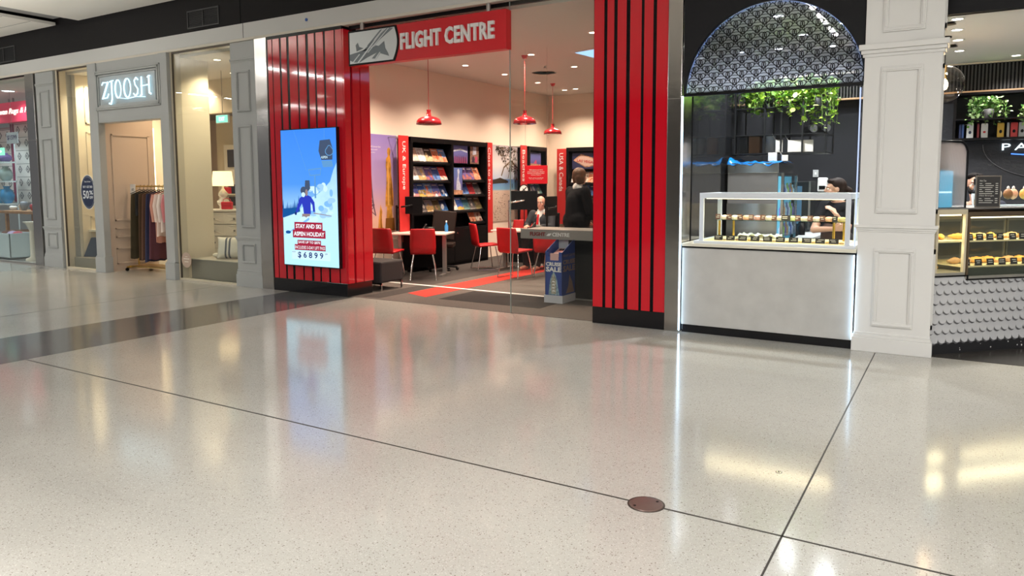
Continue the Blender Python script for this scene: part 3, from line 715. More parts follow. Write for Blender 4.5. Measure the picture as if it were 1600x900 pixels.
# chest of drawers, lamp, red bag
cw = mat('chest_cream', (0.66, 0.62, 0.52), 0.45)
t = thing('chest_of_drawers', 'cream chest of drawers with crossed lattice fronts behind the display bench', 'chest of drawers', (-12.0, 9.30, 0), 0.55)
b = MB(); b.box(-0.42, 0.42, -0.22, 0.22, 0.10, 1.04, cw); b.build('carcass', t, bevel=0.005)
b = MB(); b.box(-0.46, 0.46, -0.26, 0.24, 1.04, 1.08, cw); b.build('top', t, bevel=0.008)
for sx in (-1, 1):
    for sy in (-1, 1):
        b = MB(); b.box(sx*0.38-0.03, sx*0.38+0.03, sy*0.18-0.03, sy*0.18+0.03, 0, 0.10, cw); b.build('leg', t)
for k in range(4):
    z0 = 0.13+k*0.225; b = MB(); b.box(-0.39, 0.39, -0.24, -0.22, z0, z0+0.205, cw)
    for a in (0, 1):
        x0 = -0.37+a*0.38; x1 = x0+0.36; f3 = ((0, -0.24, 0), XF, ZF)
        for pts in ([(x0, z0+0.02), (x1, z0+0.185)], [(x0, z0+0.185), (x1, z0+0.02)]): b.stroke(pts, 0.014, f3, cw, 0.008)
        b.stroke([(x0, z0+0.015), (x1, z0+0.015), (x1, z0+0.19), (x0, z0+0.19)], 0.014, f3, cw, 0.008, closed=True)
    d = b.build('drawer', t)
    for a in (-0.19, 0.19):
        q = MB(); q.ell((a, -0.262, z0+0.10), (0.02, 0.014, 0.02), mat('knob_pewter', (0.2, 0.19, 0.17), 0.4, metal=0.8)); q.build('knob', d)
t = thing('table_lamp', 'white gourd table lamp with cream drum shade on the cream chest', 'lamp', (-12.12, 9.28, 1.08))
b = MB(); b.lathe((0, 0, 0), [(0.07, 0), (0.075, 0.02), (0.05, 0.03), (0.11, 0.10), (0.115, 0.15), (0.05, 0.21), (0.085, 0.26), (0.09, 0.30), (0.04, 0.36), (0.02, 0.40), (0.018, 0.46)], mat('ceramic_white', (0.75, 0.72, 0.62), 0.25), 28); b.build('lamp_base', t)
b = MB(); b.lathe((0, 0, 0), [(0.20, 0.44), (0.17, 0.72)], mat('lamp_shade', (0.9, 0.72, 0.45), 0.8, emit=(1, 0.75, 0.4), es=1.4), 32); b.build('lamp_shade', t)
t = thing('handbag', 'small red handbag beside the table lamp on the cream chest', 'bag', (-11.86, 9.16, 1.08), 0.55)
b = MB(); b.box(-0.10, 0.10, -0.04, 0.04, 0, 0.14, mat('bag_red', (0.55, 0.012, 0.018), 0.4)); b.box(-0.102, 0.102, -0.046, 0.042, 0.07, 0.142, MATS['bag_red']); b.build('body', t, bevel=0.012)
b = MB(); b.tube([(-0.08, 0, 0.13), (-0.06, 0, 0.19), (0.0, 0, 0.21), (0.06, 0, 0.19), (0.08, 0, 0.13)], 0.006, MATS['bag_red']); b.build('handle', t)
# framed picture panel and shelf behind
t = thing('shelf_unit', 'tall cream shelf unit with dark niches behind the table lamp', 'shelf', (-12.30, 10.1, 0))
b = MB(); b.box(-12.95, -11.65, 9.97, 10.13, 0, 2.35, cw)
b.build('carcass', t, world=True, bevel=0.005)
dk = mat('niche_dark', (0.03, 0.03, 0.04), 0.4)
for (z0, z1) in ((1.12, 1.30), (1.36, 1.55), (1.90, 2.25)):
    b = MB(); b.box(-12.82, -11.82, 9.95, 9.972, z0, z1, dk); b.build('niche', t, world=True)
t = thing('handbag', 'red bag on a dark niche shelf left of the gourd lamp', 'bag', (-12.75, 9.85, 1.36))
b = MB(); b.box(-0.09, 0.09, -0.03, 0.05, 0, 0.13, MATS['bag_red']); b.build('body', t, bevel=0.01)
b = MB(); b.tube([(-0.06, 0, 0.13), (0, 0, 0.18), (0.06, 0, 0.13)], 0.005, MATS['bag_red']); b.build('handle', t)
b = MB(); b.box(-12.95, -12.40, 9.80, 9.98, 1.34, 1.36, cw); b.build('shelf_board', bpy.data.objects['shelf_unit'], world=True)
# pendant rods in right window
for i, (x, y, z0, z1, lab) in enumerate(((-9.95, 7.95, 2.62, 3.6, 'thin chrome rod hanging from the ceiling in the right display window'), (-13.09, 9.68, 2.015, 2.95, 'dark hanging rod with a small hook behind the right display window'))):
    b = MB(); b.cyl((x, y, z0), (x, y, z1), 0.008 if i == 0 else 0.02, chrome if i == 0 else mat('rod_taupe', (0.25, 0.2, 0.14), 0.5)); b.cyl((x, y, z1-0.02), (x, y, z1), 0.035, chrome)
    b.cyl((x, y, z0-0.03), (x, y, z0), 0.016, chrome, 0.004); b.build('hanging_rod', label=lab, cat='rod')
t = thing('exit_sign', 'small green lit exit sign in the right window of the grey shop', 'sign', (-11.55, 8.9, 2.66))
b = MB(); b.box(-0.17, 0.17, -0.02, 0.02, 0, 0.15, white_flat); b.build('housing', t, bevel=0.004)
b = MB(); b.box(-0.16, 0.16, -0.022, -0.02, 0.01, 0.14, emis('exit_green', (0.30, 0.85, 0.62), 1.3)); b.text('EXIT', ((-0.08, -0.022, 0.04), XF, ZF), 0.16, 0.07, emis('exit_white', (0.9, 1, 0.95), 1.8), ext=0.001, bold=0.02); b.build('face', t)
b = MB(); b.cyl((0, 0, 0.15), (0, 0, 0.94), 0.006, steel_dull); b.build('hanger', t)
# left window: oval 50 percent decal, tote bag, vase
t = thing('window_sticker', 'navy oval 50% OFF sticker on the left window of the grey shop', 'sticker', (-13.45, 7.448, 1.10))
navy = mat('decal_navy', (0.012, 0.025, 0.075), 0.4)
b = MB(); pts = [(0.235*math.cos(2*PI*i/40), 0, 0.32+0.31*math.sin(2*PI*i/40)) for i in range(40)]; b.prism(pts, (0, 0.003, 0), mat('decal_white', (0.75, 0.78, 0.8), 0.5))
b.prism([(p[0]*0.95, -0.001, 0.32+(p[2]-0.32)*0.96) for p in pts], (0, 0.002, 0), navy); b.prism([(p[0]*0.86, -0.002, 0.32+(p[2]-0.32)*0.89) for p in pts], (0, 0.001, 0), MATS['decal_white']); b.prism([(p[0]*0.85, -0.003, 0.32+(p[2]-0.32)*0.88) for p in pts], (0, 0.001, 0), navy)
b.build('oval', t)
b = MB(); dw = MATS['decal_white']
for s_, x, z, w, h, bo in (('Shop Further', -0.10, 0.485, 0.20, 0.04, 0), ('BUY 1 GET 2ND', -0.15, 0.395, 0.30, 0.04, 0.02), ('50', -0.165, 0.20, 0.19, 0.15, 0.02), ('%', 0.04, 0.275, 0.12, 0.075, 0.02), ('OFF', 0.04, 0.20, 0.11, 0.05, 0.02)):
    b.text(s_, ((x, -0.0035, z), XF, ZF), w, h, dw, ext=0.001, bold=bo)
b.build('lettering', t)
t = thing('tote_bag', 'dark blue tote bag with pale script on the left window floor', 'bag', (-13.82, 7.86, 0.2), 0.25)
b = MB(); b.add([(-0.36,-0.1,0),(0.36,-0.1,0),(0.36,0.1,0),(-0.36,0.1,0),(-0.22,-0.04,0.36),(0.22,-0.04,0.36),(0.22,0.04,0.36),(-0.22,0.04,0.36)], [(0,3,2,1),(4,5,6,7),(0,1,5,4),(1,2,6,5),(2,3,7,6),(3,0,4,7)], mat('tote_navy', (0.015, 0.03, 0.06), 0.6)); b.build('body', t, bevel=0.01)
b = MB(); f3 = ((-0.05, -0.085, 0.07), XF, Vector((0, 0.16, 1)).normalized())
b.stroke([(0, 0), (0.10, 0.22), (0.14, 0.20), (0.06, 0.05), (0.02, 0.12), (0.12, 0.10), (-0.06, 0.06)], 0.006, f3, mat('tote_script', (0.2, 0.3, 0.42), 0.6), 0.002); b.build('script', t)
b = MB(); b.box(-14.22, -13.36, 7.55, 8.3, 0.0, 0.2, MATS['bench_taupe']); b.build('plinth', label='low taupe plinth under the tote bag in the left window', cat='plinth', bevel=0.005)
t = thing('vase', 'slim cream vase on the ledge of the left display window', 'vase', (-14.05, 8.05, 0.70))
b = MB(); b.lathe((0, 0, 0), [(0.05, 0), (0.055, 0.02), (0.02, 0.05), (0.02, 0.24), (0.05, 0.34), (0.11, 0.40), (0.09, 0.41), (0.03, 0.36)], cush_w, 20); b.build('body', t)
b = MB(); b.ell((0, 0, 0.44), (0.10, 0.10, 0.06), zj_in); b.build('cup', t)
b = MB(); b.box(-14.24, -13.90, 7.85, 8.65, 0.66, 0.70, zj_in); b.build('wall_ledge', label='cream ledge on the side wall of the left display window', cat='ledge', bevel=0.004)
# mannequin-like white top hanging at right of left window
# clothes rack with garments
t = thing('clothes_rack', 'brass clothes rack on castors in the grey shop doorway', 'clothes rack', (-12.20, 8.0, 0), 0.08)
RW = 0.62
for sx in (-1, 1):
    b = MB(); b.tube([(sx*RW, 0, 0.06), (sx*RW, 0, 1.52)], 0.016, brass); b.build('upright', t)
    b = MB(); b.tube([(sx*RW, -0.24, 0.07), (sx*RW, 0.24, 0.07)], 0.016, brass); f_ = b.build('foot', t)
    for sy in (-1, 1):
        b = MB(); b.cyl((sx*RW-0.014, sy*0.24, 0.03), (sx*RW+0.014, sy*0.24, 0.03), 0.03, black); b.build('castor', f_)
b = MB(); b.tube([(-RW, 0, 1.52), (RW, 0, 1.52)], 0.014, brass); b.build('rail', t)
b = MB(); b.box(-RW, RW, -0.2, 0.2, 0.075, 0.095, brass); b.build('base_shelf', t)
b = MB(); b.box(-0.09, 0.06, -0.012, 0, 0, 0.20, white_flat); b.text('60', ((-0.045, -0.012, 0.08), XF, ZF), 0.07, 0.05, black_paint_ink, ext=0.001)
b.build('price_card', label='white card clipped on the left end of the brass clothes rack', cat='card', loc=(-12.82, 7.92, 1.36))
def garment(name, lab, x, m, length, w_top, w_bot, seed=0, sleeve=False, y=0.0):
    """garment hanging side-on from the rail, facing along it"""
    g_ = thing(name, lab, 'clothing', (-12.20+x*math.cos(0.08), 8.0+x*math.sin(0.08), 1.50), PI/2+0.08)
    b = MB(); b.tube([(0, 0, 0.03), (0.02, 0, 0.045), (0.03, 0, 0.02), (0, 0, 0.0), (0, 0, -0.03)], 0.004, black, 6); b.tube([(-0.19, 0, -0.11), (0, 0, -0.035), (0.19, 0, -0.11)], 0.007, black, 6); b.build('hanger', g_)
    rr = random.Random(seed); ph = rr.random()*6; n = 28; J = 12; vs = []; b = MB()
    for j in range(J+1):
        k = j/J; w = w_top+(w_bot-w_top)*k**0.8; z = -0.07-k*length; th = 0.028+0.02*k
        for i in range(n):
            a = 2*PI*i/n; u = math.cos(a); v = math.sin(a)
            sh = -0.05*abs(u)*(1-k)**6
            vs.append((u*w/2, v*th*(1+0.35*math.sin(7*u+ph)*k+0.2*math.sin(13*u+2*ph)*k), z+sh+0.012*math.sin(9*u+ph)*k**4))
    b.add(vs, [(j*n+i, j*n+(i+1) % n, (j+1)*n+(i+1) % n, (j+1)*n+i) for j in range(J) for i in range(n)], m, True)
    b.add(vs, [tuple(range(n))], m, True)
    if sleeve:
        for s_ in (-1, 1):
            b.tube([(s_*w_top*0.46, 0, -0.13), (s_*(w_top*0.5+0.03), 0.012, -0.32), (s_*(w_top*0.47), 0.03, -0.60)], [0.05, 0.045, 0.04], m, 10)
    b.build('fabric', g_)
    return g_
gcols = [('dress', 'long olive brown dress first from the left on the brass rack', (0.06, 0.045, 0.02), 1.20, 0.36, 0.50, False), ('trousers', 'short black top with dark hem hanging second on the brass rack', (0.012, 0.012, 0.014), 0.42, 0.36, 0.36, False),
         ('dress', 'long dark brown dress third from the left on the brass rack', (0.085, 0.045, 0.02), 1.22, 0.36, 0.46, False), ('dress', 'long rust brown dress fourth from the left on the brass rack', (0.13, 0.06, 0.035), 1.20, 0.36, 0.50, False),
         ('dress', 'long navy dress hanging between the brown and pink clothes', (0.03, 0.035, 0.09), 1.24, 0.36, 0.52, False), ('dress', 'long plum purple dress beside the navy one', (0.12, 0.04, 0.06), 1.20, 0.36, 0.50, False),
         ('blouse', 'salmon pink blouse left of the white frilled blouse', (0.58, 0.27, 0.20), 0.9, 0.36, 0.34, True), ('blouse', 'pale cream frilled blouse in the middle of the rack', (0.78, 0.62, 0.54), 0.78, 0.40, 0.46, True),
         ('blouse', 'white frilled blouse right of the cream one', (0.80, 0.70, 0.64), 0.70, 0.40, 0.44, True), ('blouse', 'rose pink blouse right of the white blouse', (0.60, 0.20, 0.22), 0.62, 0.38, 0.40, True), ('trousers', 'black trousers at the right end of the brass rack', (0.012, 0.012, 0.014), 1.0, 0.34, 0.30, False)]
for i, (nm, lab, c_, L_, wt, wb, sl) in enumerate(gcols):
    garment(nm if i != 1 else 'top', lab, -0.50+i*0.10, mat('cloth_%d' % i, c_, 0.85, bump=0.2, bscale=30), L_, wt, wb, i, sl)

# ------------------------------------------------------------------ rug shop at the far left
b = MB(); b.box(-24, -15.33, 7.455, 7.467, 0.03, 3.64, clear_glass); struct(b, 'window_4')
b = MB(); b.box(-24, -15.33, 7.43, 7.49, 0, 0.03, steel_dull); b.box(-24, -15.33, 7.44, 7.48, 3.62, 3.645, black); struct(b, 'window_4_frame')
b = MB(); b.box(-26, -14.5, 10.8, 10.9, 0, 3.6, mat('rugshop_wall', (0.55, 0.58, 0.60), 0.8)); struct(b, 'wall_rug_shop')
def picrug(name, lab, x0, x1, z0, z1, y, base, ink, pats):
    b = MB(); b.box(x0, x1, y, y+0.02, z0, z1, base); b.box(x0-0.04, x1+0.04, y-0.005, y+0.03, z1, z1+0.04, steel_dull); b.box(x0, x0+0.02, y, y+0.02, z1, 3.6, steel_dull); b.box(x1-0.02, x1, y, y+0.02, z1, 3.6, steel_dull); rr = random.Random(len(lab)); w = x1-x0
    if pats == 'diamond':
        nz = int((z1-z0)/0.28)
        for k in range(nz):
            zc = z0+(k+0.5)*(z1-z0)/nz
            for c_ in range(max(1, int(w/0.3))):
                xc = x0+(c_+0.5)*w/max(1, int(w/0.3)); r = 0.095
                b.prism([(xc-r, y-0.003, zc), (xc, y-0.003, zc-r), (xc+r, y-0.003, zc), (xc, y-0.003, zc+r)], (0, 0.002, 0), ink)
                b.prism([(xc-r*.6, y-0.006, zc), (xc, y-0.006, zc-r*.6), (xc+r*.6, y-0.006, zc), (xc, y-0.006, zc+r*.6)], (0, 0.002, 0), base)
                b.prism([(xc-r*.3, y-0.009, zc), (xc, y-0.009, zc-r*.3), (xc+r*.3, y-0.009, zc), (xc, y-0.009, zc+r*.3)], (0, 0.002, 0), ink)
            b.box(x0+0.02, x1-0.02, y-0.002, y, zc+0.125, zc+0.135, ink)
    else:
        for k in range(6):
            xx = x0+k*w/6; b.box(xx+w/24, xx+w/12, y-0.003, y, z0, z1, ink)
    b.build(name, label=lab, cat='rug')
rug_w = mat('rug_white', (0.62, 0.60, 0.57), 0.9); rug_g = mat('rug_grey', (0.12, 0.12, 0.13), 0.9); rug_r = mat('rug_red', (0.33, 0.02, 0.045), 0.9); rug_b = mat('rug_navy', (0.03, 0.04, 0.14), 0.9)
picrug('hanging_rug', 'white rug with grey diamonds hanging right of the dark red rug', -19.25, -18.55, 1.15, 3.0, 9.0, rug_w, rug_g, 'diamond')
picrug('hanging_rug', 'dark red and navy rug hanging between two white patterned rugs', -19.55, -19.30, 1.15, 3.0, 9.05, rug_r, rug_b, 'stripe')
picrug('hanging_rug', 'white rug with fine grey pattern hanging left of the red rug', -21.4, -19.62, 1.15, 2.9, 9.1, rug_w, rug_g, 'diamond')
t = thing('wall_sign', 'dark red lit Rugs sign across the rug shop ceiling edge', 'sign', (-19.0, 8.6, 2.98))
b = MB(); b.box(-22.0, -17.3, 8.6, 8.72, 2.98, 3.42, mat('sign_crimson', (0.42, 0.02, 0.05), 0.5, emit=(0.5, 0.02, 0.06), es=0.5)); b.build('board', t, world=True)
b = MB(); b.text('wan Rugs & Hand', ((-18.98, 8.598, 3.12), XF, ZF), 1.62, 0.16, emis('script_warm', (1, 0.85, 0.75), 2.2), ext=0.01, shear=0.35); b.build('lettering', t, world=True)
t = thing('price_card', 'pale hanging card printed $1599 in the rug shop window', 'card', (-17.65, 8.2, 2.45))
b = MB(); b.box(-0.24, 0.24, 0, 0.01, 0, 0.24, mat('card_pale', (0.6, 0.7, 0.78), 0.6)); b.text('$1599', ((-0.2, -0.001, 0.07), XF, ZF), 0.40, 0.11, mat('card_ink', (0.10, 0.08, 0.20), 0.6), ext=0.002, bold=0.02); b.build('card', t)
b = MB(); b.cyl((0, 0.005, 0.24), (0, 0.005, 1.15), 0.003, steel_dull); b.build('wire', t)
t = thing('exit_sign', 'green arrow exit sign deep inside the rug shop', 'sign', (-18.55, 8.35, 2.22))
b = MB(); b.box(-0.32, 0.16, 0, 0.03, 0, 0.17, MATS['exit_green']); b.prism([(0.02, -0.002, 0.05), (0.02, -0.002, 0.12), (0.10, -0.002, 0.085)], (0, 0.002, 0), MATS['exit_white']); b.text('EXIT', ((-0.28, -0.002, 0.05), XF, ZF), 0.2, 0.07, MATS['exit_white'], ext=0.001); b.build('face', t)
b = MB(); b.cyl((-0.08, 0.015, 0.17), (-0.08, 0.015, 1.4), 0.006, steel_dull); b.build('hanger', t)
t = thing('table', 'long timber table crowded with bowls behind the rug shop glass', 'table', (-17.75, 8.5, 0))
b = MB(); b.box(-18.3, -16.7, 8.15, 8.9, 0.93, 0.99, wood); b.build('tabletop', t, world=True, bevel=0.006)
for x in (-18.2, -16.8):
    for y in (8.25, 8.8):
        b = MB(); b.box(x-0.03, x+0.03, y-0.03, y+0.03, 0, 0.93, wood); b.build('leg', t, world=True)
b = MB(); b.box(-18.2, -16.8, 8.25, 8.8, 0.52, 0.55, wood); b.build('shelf', t, world=True)
bw = [(-18.35, 'white ceramic bowl at the left end of the timber table', (0.7, 0.7, 0.68)), (-18.12, 'cream bowl second from the left on the timber table', (0.6, 0.5, 0.4)), (-17.88, 'grey pot third from the left on the timber table', (0.2, 0.22, 0.25)),
      (-17.66, 'small teal pot in the middle of the timber table', (0.05, 0.2, 0.25)), (-17.46, 'deep red bowl right of the teal pot on the timber table', (0.3, 0.03, 0.04)), (-17.26, 'black jar near the right end of the timber table', (0.03, 0.03, 0.03)), (-17.07, 'dark red jar at the right end of the timber table', (0.25, 0.02, 0.03))]
for i, (x, lab, c_) in enumerate(bw):
    b = MB(); h = 0.10+0.05*(i % 3); r = 0.08+0.015*(i % 2)
    b.lathe((0, 0, 0), [(r*0.55, 0), (r*0.6, 0.01), (r, h*0.5), (r*0.95, h*0.8), (r*0.7, h), (r*0.6, h), (r*0.6, h*0.8)], mat('pot_%d' % i, c_, 0.3), 20)
    b.build('pot' if i > 1 else 'bowl', label=lab, cat='pot' if i > 1 else 'bowl', loc=(x+0.17, 8.38+0.1*(i % 2), 0.99))
t = thing('display_shelf', 'white open shelf holding glass vases at the left image edge', 'shelf', (-18.9, 8.6, 0))
for z in (1.10, 1.62, 2.06): 
    b = MB(); b.box(-19.9, -18.72, 8.5, 8.75, z, z+0.03, mat('shelf_white', (0.65, 0.75, 0.78), 0.4)); b.build('shelf_board', t, world=True)
for x, yb in ((-19.9, 8.5), (-18.74, 8.73)):
    b = MB(); b.box(x, x+0.02, yb, 8.75, 0, 2.5, MATS['shelf_white']); b.build('side_panel', t, world=True)
for (x, z, h, r, lab, c_) in ((-18.62, 1.13, 0.40, 0.15, 'blue glass vase on the lower board of the white open shelf', (0.03, 0.22, 0.45)), (-18.95, 1.13, 0.33, 0.12, 'smaller blue vase left of the big blue vase', (0.05, 0.3, 0.5)), (-18.62, 1.65, 0.34, 0.14, 'grey green glass vase above the blue vase', (0.25, 0.33, 0.32)), (-18.62, 2.09, 0.20, 0.15, 'purple bowl on the top board of the white open shelf', (0.14, 0.08, 0.25)), (-18.85, 2.09, 0.36, 0.09, 'dark vase with yellow neck on the top board', (0.04, 0.04, 0.06))):
    b = MB(); mm = mat('vase_%d' % int(abs(x*100)+z*1000+h*77), c_, 0.12, coat=0.5)
    b.lathe((0, 0, 0), [(r*0.5, 0), (r*0.9, h*0.2), (r, h*0.45), (r*0.8, h*0.75), (r*0.4, h*0.86), (r*0.5, h), (r*0.42, h)], mm, 24); b.build('vase', label=lab, cat='vase', loc=(x-0.32, 8.62, z))
t = thing('storage_bin', 'white box bin of folded cloths on the rug shop floor', 'bin', (-17.1, 7.88, 0))
b = MB(); binw = mat('bin_white', (0.55, 0.66, 0.70), 0.35)
b.box(-0.55, 0.30, -0.25, 0.25, 0.02, 0.05, binw); b.box(-0.55, 0.30, -0.25, -0.23, 0.02, 0.55, binw); b.box(-0.55, 0.30, 0.23, 0.25, 0.02, 0.55, binw); b.box(-0.55, -0.53, -0.25, 0.25, 0.02, 0.55, binw); b.box(0.28, 0.30, -0.25, 0.25, 0.02, 0.55, binw)
b.build('box', t, bevel=0.004)
for i, (x, lab, c_) in enumerate(((-0.35, 'brown folded cloth lying left in the white bin', (0.12, 0.05, 0.03)), (-0.10, 'lilac folded cloth in the middle of the white bin', (0.35, 0.3, 0.45)), (0.12, 'rose red folded cloth lying right in the white bin', (0.4, 0.08, 0.10)))):
    b = MB(); b.ell((0, 0, 0.27), (0.16, 0.18, 0.27), mat('fold_%d' % i, c_, 0.9, bump=0.5, bscale=20)); b.build('folded_cloth', label=lab, cat='cloth', loc=(-17.1+x, 7.88, 0.05))
t = thing('pedestal', 'slim white post with a cream flared top beside the white bin', 'post', (-16.35, 7.85, 0))
b = MB(); b.lathe((0, 0, 0), [(0.13, 0), (0.13, 0.04), (0.045, 0.08), (0.04, 0.62)], cush_w, 20); b.build('post', t)
b = MB(); b.lathe((0, 0, 0), [(0.04, 0.62), (0.09, 0.74), (0.15, 0.80), (0.13, 0.80), (0.05, 0.72)], cush_w, 20); b.build('flared_top', t)
for (x, y) in ((-17.9, 8.3), (-19.4, 8.2), (-18.6, 9.4), (-16.4, 8.3)):
    downlight(x, y, 3.6, 170, (0.80, 0.93, 1.0), 'cool white downlight in the rug shop ceiling', 'downlights of the rug shop', r=0.12, es=8)
# ------------------------------------------------------------------ travel shop interior
XL = -8.45
b = MB(); b.box(XL-0.05, XL, 7.75, 15.6, 0, 3.62, cream_wall); struct(b, 'wall_travel_left')
b = MB(); b.box(XL-0.05, -2.40, 15.6, 15.7, 0, 3.62, cream_wall); struct(b, 'wall_travel_back')
b = MB(); b.box(-2.62, -2.50, 7.9, 15.6, 0, 3.62, cream_wall); struct(b, 'wall_travel_right')
b = MB(); b.box(XL, -2.50, 7.68, 15.6, 3.60, 3.66, ceil_paint); struct(b, 'ceiling_travel')
warmw = (1.0, 0.77, 0.59)
for (x, y, e_) in ((-7.49, 10.79, 95), (-7.47, 12.06, 70), (-7.51, 13.41, 95), (-7.60, 14.78, 70), (-7.30, 14.72, 60), (-5.98, 10.46, 110), (-5.95, 11.94, 100), (-7.40, 9.35, 110), (-7.45, 8.35, 60), (-5.9, 9.0, 100), (-4.4, 9.4, 90), (-4.4, 11.5, 90), (-5.9, 13.6, 80)):
    downlight(x, y, 3.6, e_*2.1, warmw, 'round recessed downlight in the travel shop ceiling', 'downlights of the travel shop', es=12, angle=125)
# lit blue skylight panel
t = thing('ceiling_light_panel', 'pale blue lit rectangular panel in the travel shop ceiling', 'light', (-4.9, 11.2, 3.6))
b = MB(); b.prism([(-5.35, 10.60, 3.592), (-3.9, 10.2, 3.592), (-3.9, 11.6, 3.592), (-5.2, 12.0, 3.592)], (0, 0, 0.008), white_flat); b.build('frame', t, world=True)
b = MB(); b.prism([(-5.30, 10.66, 3.589), (-3.95, 10.28, 3.589), (-3.95, 11.54, 3.589), (-5.16, 11.92, 3.589)], (0, 0, 0.003), emis('panel_blue', (0.38, 0.62, 1.0), 1.3)); b.build('diffuser', t, world=True)
def ceiling_vent_ring(x, y, lab):
    b = MB(); b.lathe((0, 0, 0), [(0.23, 0), (0.23, -0.004), (0.215, -0.005), (0.20, -0.002), (0.20, 0)], mat('speaker_ring', (0.50, 0.45, 0.42), 0.6), 40)
    b.lathe((0, 0, 0), [(0.20, -0.001), (0, -0.001)], ceil_paint, 40); b.build('ceiling_speaker', label=lab, cat='speaker', loc=(x, y, 3.6))
ceiling_vent_ring(-6.9, 9.55, 'round flush ceiling speaker above the red hanging sign')
ceiling_vent_ring(-6.75, 12.3, 'round flush ceiling speaker between the far red pendants')
for (x, y, lab) in ((-6.35, 11.6, 'small ceiling sprinkler left of the middle pendant'), (-5.55, 12.6, 'small ceiling sprinkler near the back of the travel shop'), (-4.05, 9.3, 'small ceiling sprinkler beside the blue light panel'), (-4.9, 13.2, 'small ceiling sprinkler behind the blue light panel')):
    b = MB(); b.cyl((0, 0, 0), (0, 0, -0.03), 0.012, steel_dull).cyl((0, 0, -0.03), (0, 0, -0.036), 0.03, steel_dull); b.build('sprinkler', label=lab, cat='sprinkler', loc=(x, y, 3.6))
# pendants
red_enamel = mat('red_enamel', (0.50, 0.012, 0.02), 0.22, coat=0.5); white_enamel = mat('white_enamel', (0.8, 0.78, 0.75), 0.4)
def pendant(x, y, z, lab):
    t = thing('pendant_lamp', lab, 'lamp', (x, y, z))
    b = MB(); b.lathe((0, 0, 0), [(0.034, 0.17), (0.038, 0.130), (0.060, 0.120), (0.118, 0.104), (0.162, 0.078), (0.184, 0.045), (0.190, 0.0), (0.183, 0.0)], red_enamel, 40); b.build('lamp_shade', t)
    b = MB(); b.lathe((0, 0, 0), [(0.183, 0.002), (0.178, 0.04), (0.15, 0.062), (0.08, 0.09), (0, 0.095)], white_enamel, 40); b.build('shade_lining', t)
    b = MB(); b.cyl((0, 0, 0.165), (0, 0, 0.215), 0.026, red_enamel, 0.034); b.build('socket', t)
    b = MB(); b.cyl((0, 0, 0.21), (0, 0, 3.58-z), 0.0045, mat('cord_red', (0.45, 0.03, 0.03), 0.6), n=8); b.build('cord', t)
    b = MB(); b.cyl((0, 0, 3.6-z), (0, 0, 3.545-z), 0.055, red_enamel, 0.03); b.build('ceiling_rose', t)
    b = MB(); b.ell((0, 0, 0.045), (0.03, 0.03, 0.045), emis('bulb_warm', (1, 0.75, 0.5), 4)); b.build('bulb', t)
pendant(-6.85, 8.90, 2.43, 'red dome pendant lamp hanging just below the red shop sign')
pendant(-6.12, 10.49, 2.51, 'dark red dome pendant lamp, middle one behind the shop glass')
pendant(-7.32, 13.70, 2.56, 'small far red dome pendant lamp near the back corner')

# wall posters and banners (they face +x; built facing -y then turned a quarter)
R90 = PI/2
def along(y, z=0, x=XL): return (x+0.001, y, z)
sunset = gradient('poster_dusk', [(0.0, (0.62, 0.40, 0.30)), (0.12, (0.65, 0.42, 0.34)), (0.45, (0.42, 0.32, 0.55)), (1.0, (0.26, 0.20, 0.52))], 2, 0.0, 1.64, rough=0.45)
gold = mat('poster_gold', (0.55, 0.27, 0.04), 0.5, noise=0.45, nscale=9); tower = mat('poster_tower', (0.10, 0.06, 0.10), 0.5)
b = MB(); b.box(0, 0.92, -0.012, 0, 0, 1.64, sunset)
def PG(pts, m, d=0.013): b.poly([(x, -d, z) for x, z in pts], m)
# lattice tower of iron, far away in the picture
def TP(side):
    return [(0.22+side*w_, z_) for w_, z_ in ((0.125, 0.28), (0.085, 0.42), (0.055, 0.60), (0.035, 0.82), (0.02, 1.05), (0.008, 1.28))]
for s_ in (-1, 1): b.stroke(TP(s_), 0.028, ((0, -0.0125, 0), XF, ZF), tower)
for (w_, z_), (w2, z2) in zip([(0.125, 0.28), (0.085, 0.42), (0.068, 0.51), (0.055, 0.60), (0.045, 0.71), (0.035, 0.82), (0.028, 0.93), (0.02, 1.05)], [(0.085, 0.42), (0.068, 0.51), (0.055, 0.60), (0.045, 0.71), (0.035, 0.82), (0.028, 0.93), (0.02, 1.05), (0.01, 1.2)]):
    b.stroke([(0.22-w_, z_), (0.22+w2, z2)], 0.015, ((0, -0.0128, 0), XF, ZF), tower); b.stroke([(0.22+w_, z_), (0.22-w2, z2)], 0.015, ((0, -0.0128, 0), XF, ZF), tower)
for zz, ww in ((0.44, 0.10), (0.70, 0.055)): PG([(0.22-ww, zz), (0.22+ww, zz), (0.22+ww, zz+0.03), (0.22-ww, zz+0.03)], tower, 0.0132)
# gilded standing figure in robes on a pedestal, and smaller gilded figures below
hi = mat('poster_gold_light', (0.75, 0.45, 0.12), 0.5); lo = mat('poster_gold_dark', (0.22, 0.09, 0.015), 0.5)
fig = [(0.60, 0.42), (0.80, 0.42), (0.81, 0.60), (0.785, 0.82), (0.755, 1.00), (0.765, 1.10), (0.75, 1.22), (0.735, 1.29), (0.755, 1.36), (0.735, 1.42), (0.70, 1.43), (0.67, 1.40), (0.665, 1.34), (0.68, 1.28), (0.635, 1.24), (0.622, 1.12), (0.64, 1.00), (0.63, 0.80), (0.605, 0.60)]
PG(fig, gold)
PG([(0.66, 0.44), (0.70, 0.44), (0.70, 0.90), (0.69, 1.20), (0.66, 1.10), (0.665, 0.80)], hi, 0.0136)
PG([(0.755, 0.44), (0.79, 0.44), (0.77, 0.80), (0.745, 1.0), (0.74, 0.70)], lo, 0.0136)
PG([(0.715, 1.30), (0.735, 1.29), (0.735, 1.39), (0.72, 1.41)], lo, 0.0136)
